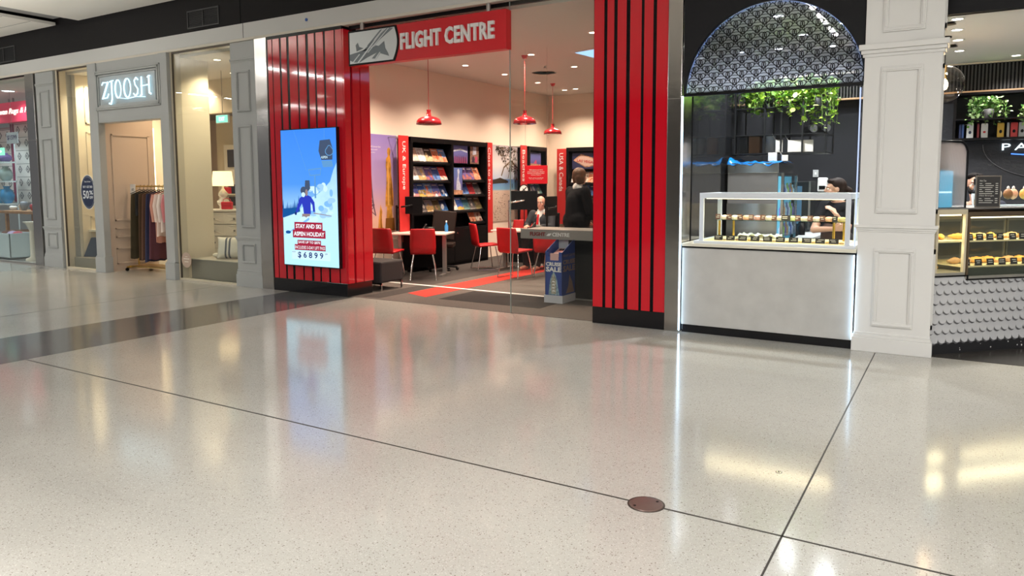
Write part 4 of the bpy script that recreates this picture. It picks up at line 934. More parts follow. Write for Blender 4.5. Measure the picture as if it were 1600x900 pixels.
PG([(0.62, 0.22), (0.78, 0.22), (0.76, 0.42), (0.64, 0.42)], gold, 0.0128); PG([(0.58, 0.0), (0.84, 0.0), (0.82, 0.22), (0.60, 0.22)], lo, 0.0126)
PG([(0.40, 0.02), (0.52, 0.02), (0.50, 0.22), (0.515, 0.34), (0.47, 0.46), (0.445, 0.33), (0.42, 0.22)], gold); PG([(0.46, 0.04), (0.50, 0.04), (0.48, 0.30), (0.465, 0.36)], lo, 0.0134)
PG([(0.36, 0.0), (0.56, 0.0), (0.54, 0.06), (0.38, 0.06)], lo)
for k_, (zz, ww) in enumerate(((1.42, 0.34), (1.37, 0.26), (1.32, 0.20))): b.text(['Your 24/7 Customer Care', 'from the day you enquire', 'to the day you return'][k_], ((0.16, -0.0125, zz), XF, ZF), ww, 0.022, MATS['letter_white'], ext=0.001)
b.build('wall_poster', label='dusk purple travel poster with iron tower and gilded figure', cat='poster', loc=along(9.12, 0.74), rz=R90)
banner_red = mat('banner_red', (0.55, 0.03, 0.03), 0.4)
def banner(y, w, txt, lab, z0=0.55, h=1.82, loc=None, rz=R90, tl=1.0):
    t = thing('banner', lab, 'banner', loc or along(y, z0, XL), rz)
    b = MB(); b.box(0, w, -0.27, -0.255, 0, h, banner_red); b.build('panel', t, bevel=0.002)
    b = MB(); b.text(txt, ((w*0.25, -0.271, h-0.10), Vector((0, 0, -1)), XF), tl, w*0.42, MATS['letter_white'], ext=0.001); b.build('lettering', t)
    b = MB(); b.cyl((0.03, -0.255, h-0.03), (0.03, -0.0, h-0.03), 0.008, steel_dull).cyl((w-0.03, -0.255, h-0.03), (w-0.03, 0, h-0.03), 0.008, steel_dull)
    b.cyl((0.03, -0.255, 0.05), (0.03, -0.0, 0.05), 0.008, steel_dull).cyl((w-0.03, -0.255, 0.05), (w-0.03, 0, 0.05), 0.008, steel_dull); b.build('standoff', t)
banner(9.79, 0.26, 'UK & Europe', 'red vertical banner lettered UK & Europe left of the brochure wall', tl=0.82)
banner(12.50, 0.22, 'Close to Home', 'red vertical banner lettered Close to Home right of the brochure wall', tl=1.05)
banner(13.85, 0.27, 'Beaches', 'red vertical banner lettered Beaches behind the small notice', tl=0.68)
banner(0, 0.25, 'USA & Canada', 'red vertical banner lettered USA & Canada on the back wall', loc=(-8.08, 15.6, 0.60), rz=0, h=1.74, tl=0.88)
# beach poster
beach = gradient('poster_beach', [(0.0, (0.50, 0.40, 0.33)), (0.40, (0.62, 0.50, 0.42)), (0.42, (0.20, 0.42, 0.62)), (0.55, (0.10, 0.22, 0.50)), (0.56, (0.45, 0.58, 0.75)), (0.75, (0.70, 0.70, 0.72)), (1.0, (0.45, 0.42, 0.45))], 2, 0.0, 1.62, rough=0.45)
b = MB(); b.box(0, 1.02, -0.012, 0, 0, 1.62, beach)
ink = mat('poster_leaf', (0.035, 0.028, 0.02), 0.6); ink2 = mat('poster_branch', (0.14, 0.09, 0.04), 0.6); rr = random.Random(5)
PG([(0.0, 0.88), (0.30, 0.93), (0.62, 0.86), (0.62, 0.82), (0.0, 0.80)], ink)
for i in range(260):
    x = 0.18+rr.random()*0.78; z = 1.60-rr.random()**1.3*0.80*(x-0.1)/0.9; a = rr.random()*PI; l = 0.05+rr.random()*0.07
    PG([(x, z), (x+l*math.cos(a), z-l*math.sin(a)*1.0), (x+l*math.cos(a+0.5)*0.6, z-l*math.sin(a+0.5)*0.6)], ink if rr.random() < 0.7 else ink2, 0.013+0.0004*(i % 3))
b.stroke([(1.0, 1.15), (0.75, 1.30), (0.45, 1.15), (0.35, 0.98)], 0.035, ((0, -0.0135, 0), XF, ZF), ink2)
b.stroke([(0.95, 1.55), (0.70, 1.10), (0.62, 0.92)], 0.02, ((0, -0.0135, 0), XF, ZF), ink2)
for i in range(150):
    x = 0.02+rr.random()*0.96; z = 0.02+rr.random()*0.60; s_ = 0.008+rr.random()*0.010
    PG([(x, z), (x+s_*1.3, z), (x+s_, z+s_), (x, z+s_*1.2)], ink if rr.random() < 0.6 else ink2, 0.0135)
for x, z in ((0.52, 0.80), (0.72, 0.72), (0.78, 0.71)): PG([(x, z), (x+0.02, z), (x+0.02, z+0.09), (x, z+0.09)], ink, 0.014)
for k_ in range(3): b.text(['with someone who knows', 'the best places to stay', 'and the sights to see'][k_], ((0.42, -0.0145, 1.36-k_*0.06), XF, ZF), 0.34, 0.022, MATS['letter_white'], ext=0.001)
b.build('wall_poster', label='beach travel poster with dark overhanging tree branches', cat='poster', loc=along(13.12, 0.74), rz=R90)

# brochure cabinets
covers = {
 'white': [(0.75, 0.72, 0.68), (0.7, 0.68, 0.66), (0.4, 0.3, 0.3)], 'cream floral': [(0.62, 0.45, 0.35), (0.7, 0.6, 0.5), (0.3, 0.12, 0.10)], 'black and cream': [(0.06, 0.05, 0.04), (0.55, 0.42, 0.25), (0.10, 0.06, 0.04)],
 'orange': [(0.65, 0.22, 0.12), (0.7, 0.35, 0.22), (0.4, 0.08, 0.03)], 'blue and orange': [(0.15, 0.28, 0.55), (0.7, 0.35, 0.2), (0.55, 0.15, 0.08)], 'grey and gold': [(0.30, 0.28, 0.32), (0.45, 0.3, 0.12), (0.65, 0.5, 0.35)],
 'deep blue': [(0.03, 0.07, 0.25), (0.10, 0.22, 0.5), (0.5, 0.55, 0.62)], 'violet': [(0.12, 0.08, 0.24), (0.35, 0.12, 0.12), (0.10, 0.08, 0.3)], 'navy and white': [(0.02, 0.05, 0.16), (0.04, 0.15, 0.40), (0.6, 0.65, 0.7)],
 'red and white': [(0.5, 0.04, 0.04), (0.7, 0.6, 0.55), (0.65, 0.2, 0.12)], 'blue and yellow': [(0.05, 0.12, 0.4), (0.5, 0.35, 0.08), (0.6, 0.55, 0.5)], 'blue and pink': [(0.10, 0.12, 0.38), (0.55, 0.25, 0.25), (0.65, 0.6, 0.6)],
 'dark grey': [(0.06, 0.07, 0.08), (0.15, 0.14, 0.14), (0.5, 0.45, 0.42)], 'dark red': [(0.28, 0.015, 0.03), (0.32, 0.03, 0.04), (0.3, 0.02, 0.03)], 'teal': [(0.04, 0.16, 0.22), (0.12, 0.25, 0.25), (0.4, 0.4, 0.35)], 'brown and green': [(0.12, 0.09, 0.05), (0.15, 0.14, 0.06), (0.35, 0.2, 0.12)]}
page_m = mat('page_edge', (0.72, 0.70, 0.66), 0.7)
pic_cache = {}
def brochure_mesh(kind, w=0.205, h=0.305, seed=0):
    c3 = covers[kind]; ms = [mat('cover_%s_%d' % (kind.replace(' ', '_'), i), c, 0.3, noise=0.35, nscale=22) for i, c in enumerate(c3)]
    b = MB(); b.box(-w/2, w/2, 0, 0.012, 0, h, page_m); b.box(-w/2, w/2, -0.0015, 0, 0, h, ms[0])
    rr = random.Random(seed*31+len(kind)); hor = 0.3+rr.random()*0.25; y = -0.0025
    b.poly([(-w/2, y, 0), (w/2, y, 0), (w/2, y, h*(hor+rr.uniform(-.08, .08))), (0, y, h*(hor+rr.uniform(-.06, .1))), (-w/2, y, h*hor)], ms[1])
    b.poly([(-w/2, y-0.0005, 0), (w/2, y-0.0005, 0), (w/2, y-0.0005, h*0.14), (-w/2, y-0.0005, h*0.16)], ms[2])
    for k in range(3):
        cx = rr.uniform(-w*0.3, w*0.3); cz = h*rr.uniform(0.2, 0.7); r = rr.uniform(0.015, 0.04)
        b.poly([(cx+r*math.cos(2*PI*i/8), y-0.0008-0.0002*k, cz+r*1.3*math.sin(2*PI*i/8)) for i in range(8)], ms[rr.randrange(3)])
    b.poly([(-w*0.38, y-0.002, h*0.84), (w*0.3, y-0.002, h*0.84), (w*0.3, y-0.002, h*0.90), (-w*0.38, y-0.002, h*0.90)], page_m if kind not in ('white', 'cream floral') else ms[2])
    return b
def brochures(root_loc, rz, rows, cab, name='travel_brochure'):
    """rows: (x0, z of the ledge, pitch, list of cover kinds, row wording)"""
    for (x0, z, pitch, kinds, word) in rows:
        for i, k in enumerate(kinds):
            bb = brochure_mesh(k, seed=int(z*100)+i)
            o = bb.build(name, label=f'{k} travel brochure, {ORD[i]} from the left {word}', cat='brochure', loc=(0, 0, 0))
            c, s_ = math.cos(rz), math.sin(rz); lx, ly = x0+i*pitch, -0.252
            o.location = (root_loc[0]+lx*c-ly*s_, root_loc[1]+lx*s_+ly*c, z+0.006); o.rotation_euler = (-0.42, 0, rz)
            o['group'] = 'brochures on ' + cab
            if len(o['label'].split()) > 16: print('LONG', o['label'])
def cabinet(name, lab, loc, rz, w, h, bays, shelves, base_h=0.72, doors=2, handles=True):
    t = thing(name, lab, 'bookcase', loc, rz)
    b = MB(); b.box(0, w, -0.03, -0.001, 0, h, black_matt); b.build('back_panel', t)
    for i, x in enumerate([0]+bays+[w-0.06]):
        b = MB(); b.box(x, x+0.06, -0.30, -0.03, 0, h, black); b.build('side_panel', t, bevel=0.003)
    b = MB(); b.box(0, w, -0.302, -0.03, h-0.09, h, black); b.build('top_panel', t, bevel=0.003)
    b = MB(); b.box(0.06, w-0.06, -0.33, -0.03, 0.06, base_h, black); b.box(0.03, w-0.03, -0.31, -0.03, 0, 0.06, black_matt); b.build('cupboard', t, bevel=0.003)
    nd = doors
    for i in range(nd):
        x0 = 0.08+i*(w-0.16)/nd; x1 = 0.08+(i+1)*(w-0.16)/nd-0.01
        b = MB(); b.box(x0, x1, -0.345, -0.33, 0.09, base_h-0.03, black); d = b.build('door', t, bevel=0.002)
        if handles:
            b = MB(); xx = x1-0.05 if i % 2 == 0 else x0+0.05; b.cyl((xx, -0.345, base_h-0.10), (xx, -0.375, base_h-0.10), 0.012, steel); b.build('handle', d)
    for (x0, x1, z) in shelves:
        b = MB(); b.add([(x0, -0.265, z), (x1, -0.265, z), (x1, -0.05, z+0.36), (x0, -0.05, z+0.36), (x0, -0.24, z-0.012), (x1, -0.24, z-0.012), (x1, -0.035, z+0.34), (x0, -0.035, z+0.34)],
                       [(0, 1, 2, 3), (7, 6, 5, 4), (0, 4, 5, 1), (2, 6, 7, 3), (1, 5, 6, 2), (0, 3, 7, 4)], black)
        b.box(x0, x1, -0.285, -0.262, z-0.012, z+0.022, black); b.build('sloping_shelf', t)
    return t
CY0 = 10.07
cabinet('brochure_cabinet', 'long black brochure cabinet on the left wall of the travel shop', along(CY0), R90, 2.42, 2.36, [1.20], [(0.08, 1.16, 1.90), (0.08, 1.18, 1.57), (0.08, 1.18, 1.27), (0.08, 1.18, 1.0), (0.80, 1.18, 0.76), (1.62, 2.35, 1.58), (1.62, 2.35, 1.30), (1.27, 2.35, 1.0), (1.88, 2.35, 0.76)])
W1 = 'of the long black cabinet'
brochures(along(CY0), R90, [
 (0.21, 1.90, 0.212, ['cream floral', 'white', 'black and cream', 'orange', 'blue and orange'], 'on the top left shelf'),
 (0.21, 1.57, 0.212, ['white', 'grey and gold', 'violet', 'deep blue', 'red and white'], 'on the second left shelf'),
 (0.21, 1.27, 0.212, ['blue and pink', 'blue and yellow', 'blue and orange', 'blue and pink', 'navy and white'], 'on the third left shelf'),
 (0.21, 1.0, 0.212, ['red and white', 'dark grey', 'grey and gold', 'brown and green', 'navy and white'], 'on the fourth left shelf'),
 (0.90, 0.76, 0.205, ['blue and orange', 'deep blue'], 'on the bottom left shelf'),
 (1.76, 1.58, 0.21, ['violet', 'violet', 'orange'], 'on the upper right shelf'),
 (1.76, 1.30, 0.21, ['deep blue', 'dark red', 'dark grey'], 'on the second right shelf'),
 (1.38, 1.0, 0.207, ['white', 'blue and yellow', 'teal', 'dark grey', 'brown and green'], 'on the third right shelf'),
 (2.0, 0.76, 0.22, ['orange', 'cream floral'], 'on the bottom right shelf')], 'the long black cabinet')
# framed pictures in its right bay
def framed(name, lab, loc, rz, w, h, kind, pics, cat='picture'):
    t = thing(name, lab, cat, loc, rz)
    b = MB(); b.box(0, w, -0.25, -0.235, 0, h, black); b.build('frame', t)
    b = MB(); b.box(0.012, w-0.012, -0.254, -0.25, 0.012, h-0.012, kind)
    for pts, mm, d in pics: b.poly([(x*w, -0.2545-d, z*h) for x, z in pts], mm)
    b.build('print', t); return t
ksky = gradient('print_sky', [(0, (0.06, 0.05, 0.14)), (0.5, (0.12, 0.12, 0.35)), (1.0, (0.10, 0.16, 0.42))], 2, 0, 0.4, noise=0.4, nscale=9)
pk = mat('print_pink', (0.50, 0.06, 0.15), 0.4); wh = mat('print_cloud', (0.45, 0.50, 0.62), 0.5, noise=0.3, nscale=20); pd = mat('print_dark', (0.05, 0.03, 0.06), 0.5); pt = mat('print_tan', (0.45, 0.25, 0.15), 0.5, noise=0.5, nscale=25)
framed('framed_picture', 'wide print of purple lupins under a blue sky in the cabinet', along(CY0+1.28, 1.92), R90, 0.52, 0.36, ksky,
       [([(0.08+i*0.06, 0.05), (0.12+i*0.06, 0.05), (0.11+i*0.06, 0.35+0.15*((i*7) % 3)/3), (0.09+i*0.06, 0.4)], pk if i % 2 else pd, 0.0004*i) for i in range(14)]+[([(0.05, 0.62), (0.5, 0.72), (0.95, 0.60), (0.95, 0.68), (0.5, 0.82), (0.05, 0.70)], wh, 0.001)])
framed('framed_picture', 'narrow print of a crowded street right of the lupin print', along(CY0+1.86, 1.92), R90, 0.32, 0.36, mat('print_street', (0.22, 0.13, 0.10), 0.5, noise=0.6, nscale=30), [([(0.3, 0.5), (0.7, 0.55), (0.7, 0.95), (0.35, 0.95)], wh, 0.0), ([(0.2, 0.1), (0.5, 0.1), (0.45, 0.45), (0.25, 0.4)], pd, 0.001), ([(0.55, 0.1), (0.8, 0.1), (0.8, 0.4), (0.6, 0.45)], pk, 0.001)])
framed('framed_picture', 'tall print of a pale stone statue against violet sky', along(CY0+1.28, 1.34), R90, 0.33, 0.52, ksky, [([(0.35, 0.05), (0.85, 0.05), (0.80, 0.35), (0.65, 0.50), (0.62, 0.70), (0.70, 0.85), (0.60, 0.95), (0.48, 0.90), (0.50, 0.65), (0.40, 0.50)], wh, 0.0), ([(0.0, 0.0), (1.0, 0.0), (1.0, 0.15), (0.0, 0.18)], pt, 0.001)])
# second cabinet (left wall, far end) and third (back wall)
cabinet('brochure_cabinet', 'narrow black brochure cabinet beside the Beaches banner', along(14.16), R90, 0.82, 2.36, [], [(0.07, 0.75, 1.27), (0.07, 0.75, 1.57)], base_h=0.9, doors=1)
brochures(along(14.16), R90, [(0.19, 1.27, 0.21, ['white', 'deep blue', 'teal'], 'in the narrow cabinet'), (0.40, 1.57, 0.21, ['cream floral', 'white'], 'on its upper shelf, narrow cabinet')], 'the narrow black cabinet')
framed('framed_picture', 'small blue and pink print at the top of the narrow cabinet', along(14.28, 1.88), R90, 0.50, 0.36, ksky, [([(0.0, 0.0), (1.0, 0.0), (1.0, 0.25), (0.0, 0.3)], pt, 0.0), ([(0.3, 0.3), (0.6, 0.28), (0.55, 0.55)], pk, 0.0005)])
BW = (-7.82, 15.598, 0)
cabinet('brochure_cabinet', 'black brochure cabinet on the back wall behind the standing woman', BW, 0, 1.85, 2.36, [0.95], [(0.08, 0.93, 1.52), (0.08, 0.93, 1.22), (0.08, 0.93, 0.95), (1.03, 1.77, 1.52), (1.03, 1.77, 1.22)], base_h=0.8)
brochures(BW, 0, [(0.2, 1.52, 0.21, ['white', 'cream floral', 'orange', 'white'], 'on the back cabinet top shelf'), (0.2, 1.22, 0.21, ['violet', 'blue and orange', 'navy and white', 'deep blue'], 'on the back cabinet second shelf'), (0.2, 0.95, 0.21, ['teal', 'dark grey', 'grey and gold', 'white'], 'on the back cabinet third shelf')], 'the back wall cabinet')
t = framed('framed_picture', 'print of a neon lozenge sign at night above the standing woman', (-7.70, 15.60, 1.86), 0, 0.78, 0.38, mat('print_night', (0.03, 0.035, 0.10), 0.4), [([(0.05, 0.55), (0.30, 0.92), (0.62, 0.72), (0.95, 0.45), (0.80, 0.22), (0.45, 0.12)], pt, 0.0), ([(0.10, 0.54), (0.31, 0.85), (0.60, 0.67), (0.88, 0.44), (0.76, 0.27), (0.45, 0.19)], mat('print_neon', (0.60, 0.42, 0.36), 0.5), 0.0006)])
b = MB(); b.text('LAS VEGAS', ((0.13, -0.2565, 0.175), Vector((1, 0, -0.12)).normalized(), Vector((0.12, 0, 1)).normalized()), 0.45, 0.06, mat('print_red_ink', (0.4, 0.03, 0.03), 0.5), ext=0.0005, bold=0.03); b.build('lettering', t)

# desks, chairs, equipment
def chair(name, lab, x, y, ang, group=None):
    """stacking chair facing local -y"""
    t = thing(name, lab, 'chair', (x, y, 0.008), ang, group)
    def shell(pts, w, th=0.014):
        b = MB(); n = len(pts); vs = []; M_ = 6
        for (yy, zz, ww, cv) in pts:
            for i in range(M_+1):
                u = i/M_*2-1; vs.append((u*ww/2, yy+cv*u*u, zz))
        fs = [(j*(M_+1)+i, j*(M_+1)+i+1, (j+1)*(M_+1)+i+1, (j+1)*(M_+1)+i) for j in range(n-1) for i in range(M_)]
        b.add(vs, fs, red_leather, True); return b
    sb = shell([(-0.24, 0.435, 0.36, 0), (-0.22, 0.452, 0.39, 0), (-0.05, 0.448, 0.40, 0), (0.12, 0.440, 0.40, 0), (0.17, 0.438, 0.39, 0)], 0.4); o = sb.build('seat', t)
    so = o.modifiers.new('solid', 'SOLIDIFY'); so.thickness = 0.03; so.offset = 0
    bb = shell([(0.155, 0.425, 0.38, -0.01), (0.195, 0.46, 0.40, -0.015), (0.215, 0.55, 0.41, -0.03), (0.235, 0.70, 0.40, -0.03), (0.26, 0.815, 0.38, -0.03), (0.262, 0.83, 0.35, -0.03)], 0.4); o = bb.build('backrest', t)
    so = o.modifiers.new('solid', 'SOLIDIFY'); so.thickness = 0.026; so.offset = 0
    for sx in (-1, 1):
        for (yy, top, bot) in ((-1, (-0.15, 0.42), (-0.21, 0.0)), (1, (0.12, 0.42), (0.20, 0.0))):
            b = MB(); b.tube([(sx*0.15, top[0], top[1]), (sx*0.185, (top[0]+bot[0])/2, 0.22), (sx*0.205, bot[0], 0.012)], 0.010, chrome, 8); b.build('leg', t)
        b = MB(); b.tube([(sx*0.205, -0.21, 0.012), (sx*0.205, 0.20, 0.012)], 0.008, chrome, 8); b.build('runner', t)
    return t
def face(dx, dy): return math.atan2(dy, dx)+PI/2     # rotation so local -y points along (dx, dy)
chair('meeting_chair', 'red chair nearest the left pillar, its back to the glass', -8.00, 9.24, face(-0.22, 0.97))
chair('meeting_chair', 'red chair second from the left pillar, back to the camera', -7.40, 9.42, face(-0.60, 0.80))
chair('meeting_chair', 'red chair turned sideways before the long brochure cabinet', -7.28, 11.05, face(0.62, 0.78))
chair('meeting_chair', 'red chair directly behind the edge of the shop glass', -6.20, 10.30, face(0.10, 0.99))
chair('meeting_chair', 'red chair half hidden under the grey counter front', -5.72, 10.62, face(-0.05, 1.0))
chair('meeting_chair', 'red chair beyond the far desk, below the beach poster', -7.25, 12.20, face(0.2, -0.98))
chair('meeting_chair', 'red chair peeping above the grey counter before the woman', -6.16, 12.37, face(-0.1, -1))
desk_top = mat('desk_white', (0.66, 0.58, 0.52), 0.4)
def desk(lab, x, y, rz, w, d, h=0.72):
    t = thing('desk', lab, 'desk', (x, y, 0.008), rz)
    b = MB(); b.box(-w/2, w/2, -d/2, d/2, h-0.028, h, desk_top); b.build('desktop', t, bevel=0.006)
    for sx in (-1, 1):
        b = MB(); b.box(sx*(w/2-0.10)-0.03, sx*(w/2-0.10)+0.03, -0.03, 0.03, 0, h-0.03, steel_dull); b.box(sx*(w/2-0.10)-0.03, sx*(w/2-0.10)+0.03, -d*0.42, d*0.42, 0, 0.03, steel_dull); b.build('leg', t)
    b = MB(); b.box(-w/2+0.14, w/2-0.14, 0.05, 0.075, 0.12, h-0.03, black); b.build('modesty_panel', t)
    return t
desk('white desk behind the two left red chairs', -7.78, 9.88, 0.36, 0.98, 0.62)
desk('white desk where the seated man works', -6.52, 11.35, 0.05, 1.20, 0.72)
scr_m = mat('monitor_black', (0.006, 0.006, 0.007), 0.35, spec=0.15)
def monitor(lab, x, y, rz, z, w=0.46, h=0.30, arm=True, c=0.38):
    t = thing('monitor', lab, 'monitor', (x, y, z), rz)
    b = MB(); b.box(-w/2, w/2, -0.02, 0.02, c, c+h, scr_m); b.build('screen_panel', t, bevel=0.006)
    b = MB(); b.box(-w/2+0.015, w/2-0.015, 0.0201, 0.022, c+0.015, c+h-0.015, mat('screen_dim', (0.02, 0.02, 0.03), 0.1, emit=(0.35, 0.45, 0.6), es=0.35)); b.build('display', t)
    b = MB(); b.tube([(0, -0.02, c+h/2), (0, -0.10, c+h/2), (-0.12, -0.14, c+h/2-0.02), (-0.26, -0.05, c+h/2-0.04)], 0.014, chrome if arm else scr_m, 8); b.build('arm', t)
    b = MB(); b.cyl((-0.26, -0.05, 0.0), (-0.26, -0.05, c+h/2), 0.018, chrome if arm else scr_m); b.cyl((-0.26, -0.05, 0), (-0.26, -0.05, 0.012), 0.06, steel_dull); b.build('pole', t)
    return t
monitor('black monitor on an arm above the left desk', -8.08, 10.0, 0.45, 0.73, 0.36, 0.30, arm=False, c=0.30)
monitor('black monitor on a chrome arm before the seated man', -6.50, 11.12, 0.45, 0.73, 0.46, 0.33, c=0.36)
b = monitor('second narrow monitor seen edge on beside the seated man', -6.12, 11.40, 1.60, 0.73, 0.42, 0.34, c=0.25, arm=False)
def phone(lab, x, y, rz):
    t = thing('desk_phone', lab, 'phone', (x, y, 0.728), rz)
    b = MB(); b.prism([(-0.10, -0.10, 0), (-0.10, 0.10, 0), (-0.10, 0.10, 0.09), (-0.10, -0.10, 0.02)], (0.20, 0, 0), scr_m); b.build('body', t, bevel=0.006)
    b = MB(); b.tube([(-0.06, -0.10, 0.05), (-0.06, -0.04, 0.075), (-0.06, 0.05, 0.105), (-0.06, 0.11, 0.12)], [0.024, 0.014, 0.014, 0.024], scr_m, 10); b.build('handset', t)
    b = MB(); b.box(0.0, 0.08, 0.02, 0.06, 0.075, 0.085, mat('phone_lcd', (0.3, 0.35, 0.3), 0.2)); b.build('display', t)
phone('black desk phone on the left white desk', -7.72, 9.96, 0.4)
phone('black desk phone on the desk of the seated man', -6.28, 11.15, 0.2)
b = MB(); b.lathe((0, 0, 0), [(0.03, 0), (0.032, 0.10), (0.015, 0.13), (0.012, 0.16)], mat('bottle_blue', (0.05, 0.25, 0.6), 0.2), 16); b.lathe((0, 0, 0), [(0.013, 0.16), (0.013, 0.19), (0, 0.19)], white_flat, 12)
b.build('spray_bottle', label='small blue bottle with white cap on the left desk', cat='bottle', loc=(-7.52, 10.22, 0.728))
b = MB(); b.box(-0.09, 0.09, -0.12, 0.12, 0, 0.006, mat('paper_red', (0.62, 0.2, 0.17), 0.6)); b.build('paper', label='pinkish red sheet lying at the left desk edge', cat='paper', loc=(-7.84, 9.80, 0.728), rz=0.4)
t = thing('office_chair', 'dark brown high backed office chair leaning behind the left desk', 'chair', (-7.84, 10.50, 0.008), 0.5)
lea = mat('chair_brown', (0.018, 0.010, 0.008), 0.5, spec=0.2)
b = MB(); b.box(-0.23, 0.23, -0.22, 0.22, 0.42, 0.50, lea); b.build('seat', t, bevel=0.02)
b = MB(); b.rbox((0.02, 0.20, 0.80), (0.42, 0.06, 0.52), lea, (-0.16, 0.10, 0)); b.build('backrest', t, bevel=0.02)
b = MB(); b.cyl((0, 0, 0.08), (0, 0, 0.42), 0.025, chrome); b.build('column', t)
for i in range(5):
    a = 2*PI*i/5+0.3; b = MB(); b.tube([(0, 0, 0.09), (0.28*math.cos(a), 0.28*math.sin(a), 0.06)], 0.018, scr_m, 8); l_ = b.build('leg', t)
    b = MB(); b.ell((0.28*math.cos(a), 0.28*math.sin(a), 0.028), (0.028, 0.028, 0.028), scr_m, 10); b.build('castor', l_)
# clock-like round topper, hanging notice
t = thing('hanging_notice', 'red hanging notice board with white lines above the seated man', 'sign', (-5.635, 10.0, 1.542))
b = MB(); b.box(-0.20, 0.20, 0, 0.012, 0, 0.28, mat('notice_red', (0.66, 0.008, 0.02), 0.35)); b.build('board', t, bevel=0.002)
b = MB()
for k_, (s_, z, w) in enumerate((('Welcome to our store', 0.205, 0.24), ('please maintain your distance', 0.175, 0.30), ('between yourself and other', 0.15, 0.30), ('customers. Thank you', 0.125, 0.18), ('ask one of our consultants', 0.085, 0.26), ('for any assistance', 0.066, 0.22))):
    b.text(s_, ((-w/2, -0.001, z), XF, ZF), w, 0.017 if k_ < 4 else 0.011, MATS['letter_white'], ext=0.001, bold=0.01 if k_ < 4 else 0)
b.build('lettering', t)
for x in (-0.19, 0.19):
    b = MB(); b.cyl((x, 0.006, 0.28), (x, 0.006, 3.6-1.542), 0.0015, steel_dull, n=6); b.build('wire', t)
t = thing('round_sign', 'round white and black emblem disc standing above the monitor', 'sign', (-6.70, 11.45, 0.73))
b = MB(); b.cyl((0, 0, 0.70), (0, 0.02, 0.70), 0.10, black, n=32); b.cyl((0, -0.002, 0.70), (0, 0, 0.70), 0.083, MATS['letter_white'], n=32)
b.stroke([(-0.045, -0.03), (0.0, 0.0), (0.05, 0.045)], 0.02, ((0, -0.004, 0.70), XF, ZF), black); b.stroke([(-0.02, 0.02), (0.02, -0.01), (0.03, -0.03)], 0.014, ((0, -0.0045, 0.70), XF, ZF), black)
b.build('disc', t)
b = MB(); b.cyl((0, 0.01, 0), (0, 0.01, 0.61), 0.008, scr_m).cyl((0, 0.01, 0), (0, 0.01, 0.01), 0.07, scr_m); b.build('stand', t)
# ottoman
t = thing('ottoman', 'dark grey cube ottoman behind the left red pillar', 'ottoman', (-7.35, 8.28, 0.008), 0.0)
b = MB(); b.box(-0.30, 0.27, -0.25, 0.25, 0.11, 0.42, mat('ottoman_fabric', (0.03, 0.026, 0.027), 0.85, bump=0.3, bscale=200)); b.build('cushion', t, bevel=0.025)
for sx in (-0.28, 0.25):
    for sy in (-0.23, 0.23):
        b = MB(); b.box(sx-0.012, sx+0.012, sy-0.012, sy+0.012, 0, 0.11, chrome); b.build('leg', t)
b = MB(); b.box(-0.29, 0.262, -0.242, -0.222, 0.09, 0.11, chrome); b.box(-0.29, 0.262, 0.222, 0.242, 0.09, 0.11, chrome); b.build('frame', t)
# reception counter
t = thing('reception_counter', 'black reception counter with grey lettered front behind the glass', 'counter', (-4.1, 8.9, 0))
ctr_grey = mat('counter_grey', (0.33, 0.31, 0.29), 0.35, metal=0.3)
b = MB(); b.box(-5.11, -2.66, 8.64, 8.70, 0.805, 0.935, ctr_grey); b.build('fascia', t, world=True, bevel=0.003)
b = MB(); b.box(-5.11, -2.66, 8.70, 9.25, 0.90, 0.93, ctr_grey); b.build('worktop', t, world=True)
b = MB(); b.box(-4.42, -2.66, 8.72, 9.2, 0.008, 0.90, black); b.build('body', t, world=True)
b = MB(); b.box(-4.44, -2.66, 8.705, 8.72, 0.01, 0.03, steel_dull); b.build('kick_strip', t, world=True)
b = MB(); b.text('FLIGHT', ((-4.96, 8.64, 0.845), XF, ZF), 0.235, 0.052, mat('letter_red', (0.22, 0.005, 0.01), 0.4), ext=0.006, bold=0.03); b.build('lettering', t, world=True)
b = MB(); b.text('CENTRE', ((-4.62, 8.64, 0.845), XF, ZF), 0.255, 0.052, MATS['letter_white'], ext=0.006, bold=0.03); b.build('lettering', t, world=True)
b = MB(); b.prism([(-4.71, 8.636, 0.85), (-4.66, 8.636, 0.85), (-4.63, 8.636, 0.885), (-4.68, 8.636, 0.88)], (0, 0.004, 0), MATS['letter_white']); b.build('logo', t, world=True)
b = MB(); b.box(-3.9, -3.45, 8.85, 9.1, 0.93, 0.955, page_m); b.build('paper_stack', label='pale stack of papers on the reception counter by the pillar', cat='papers')
# timber low screen behind man
b = MB(); b.box(-6.3, -5.3, 13.1, 13.16, 0.01, 1.12, mat('screen_walnut', (0.06, 0.035, 0.022), 0.5)); b.build('partition_screen', label='dark walnut low partition behind the seated man', cat='screen')
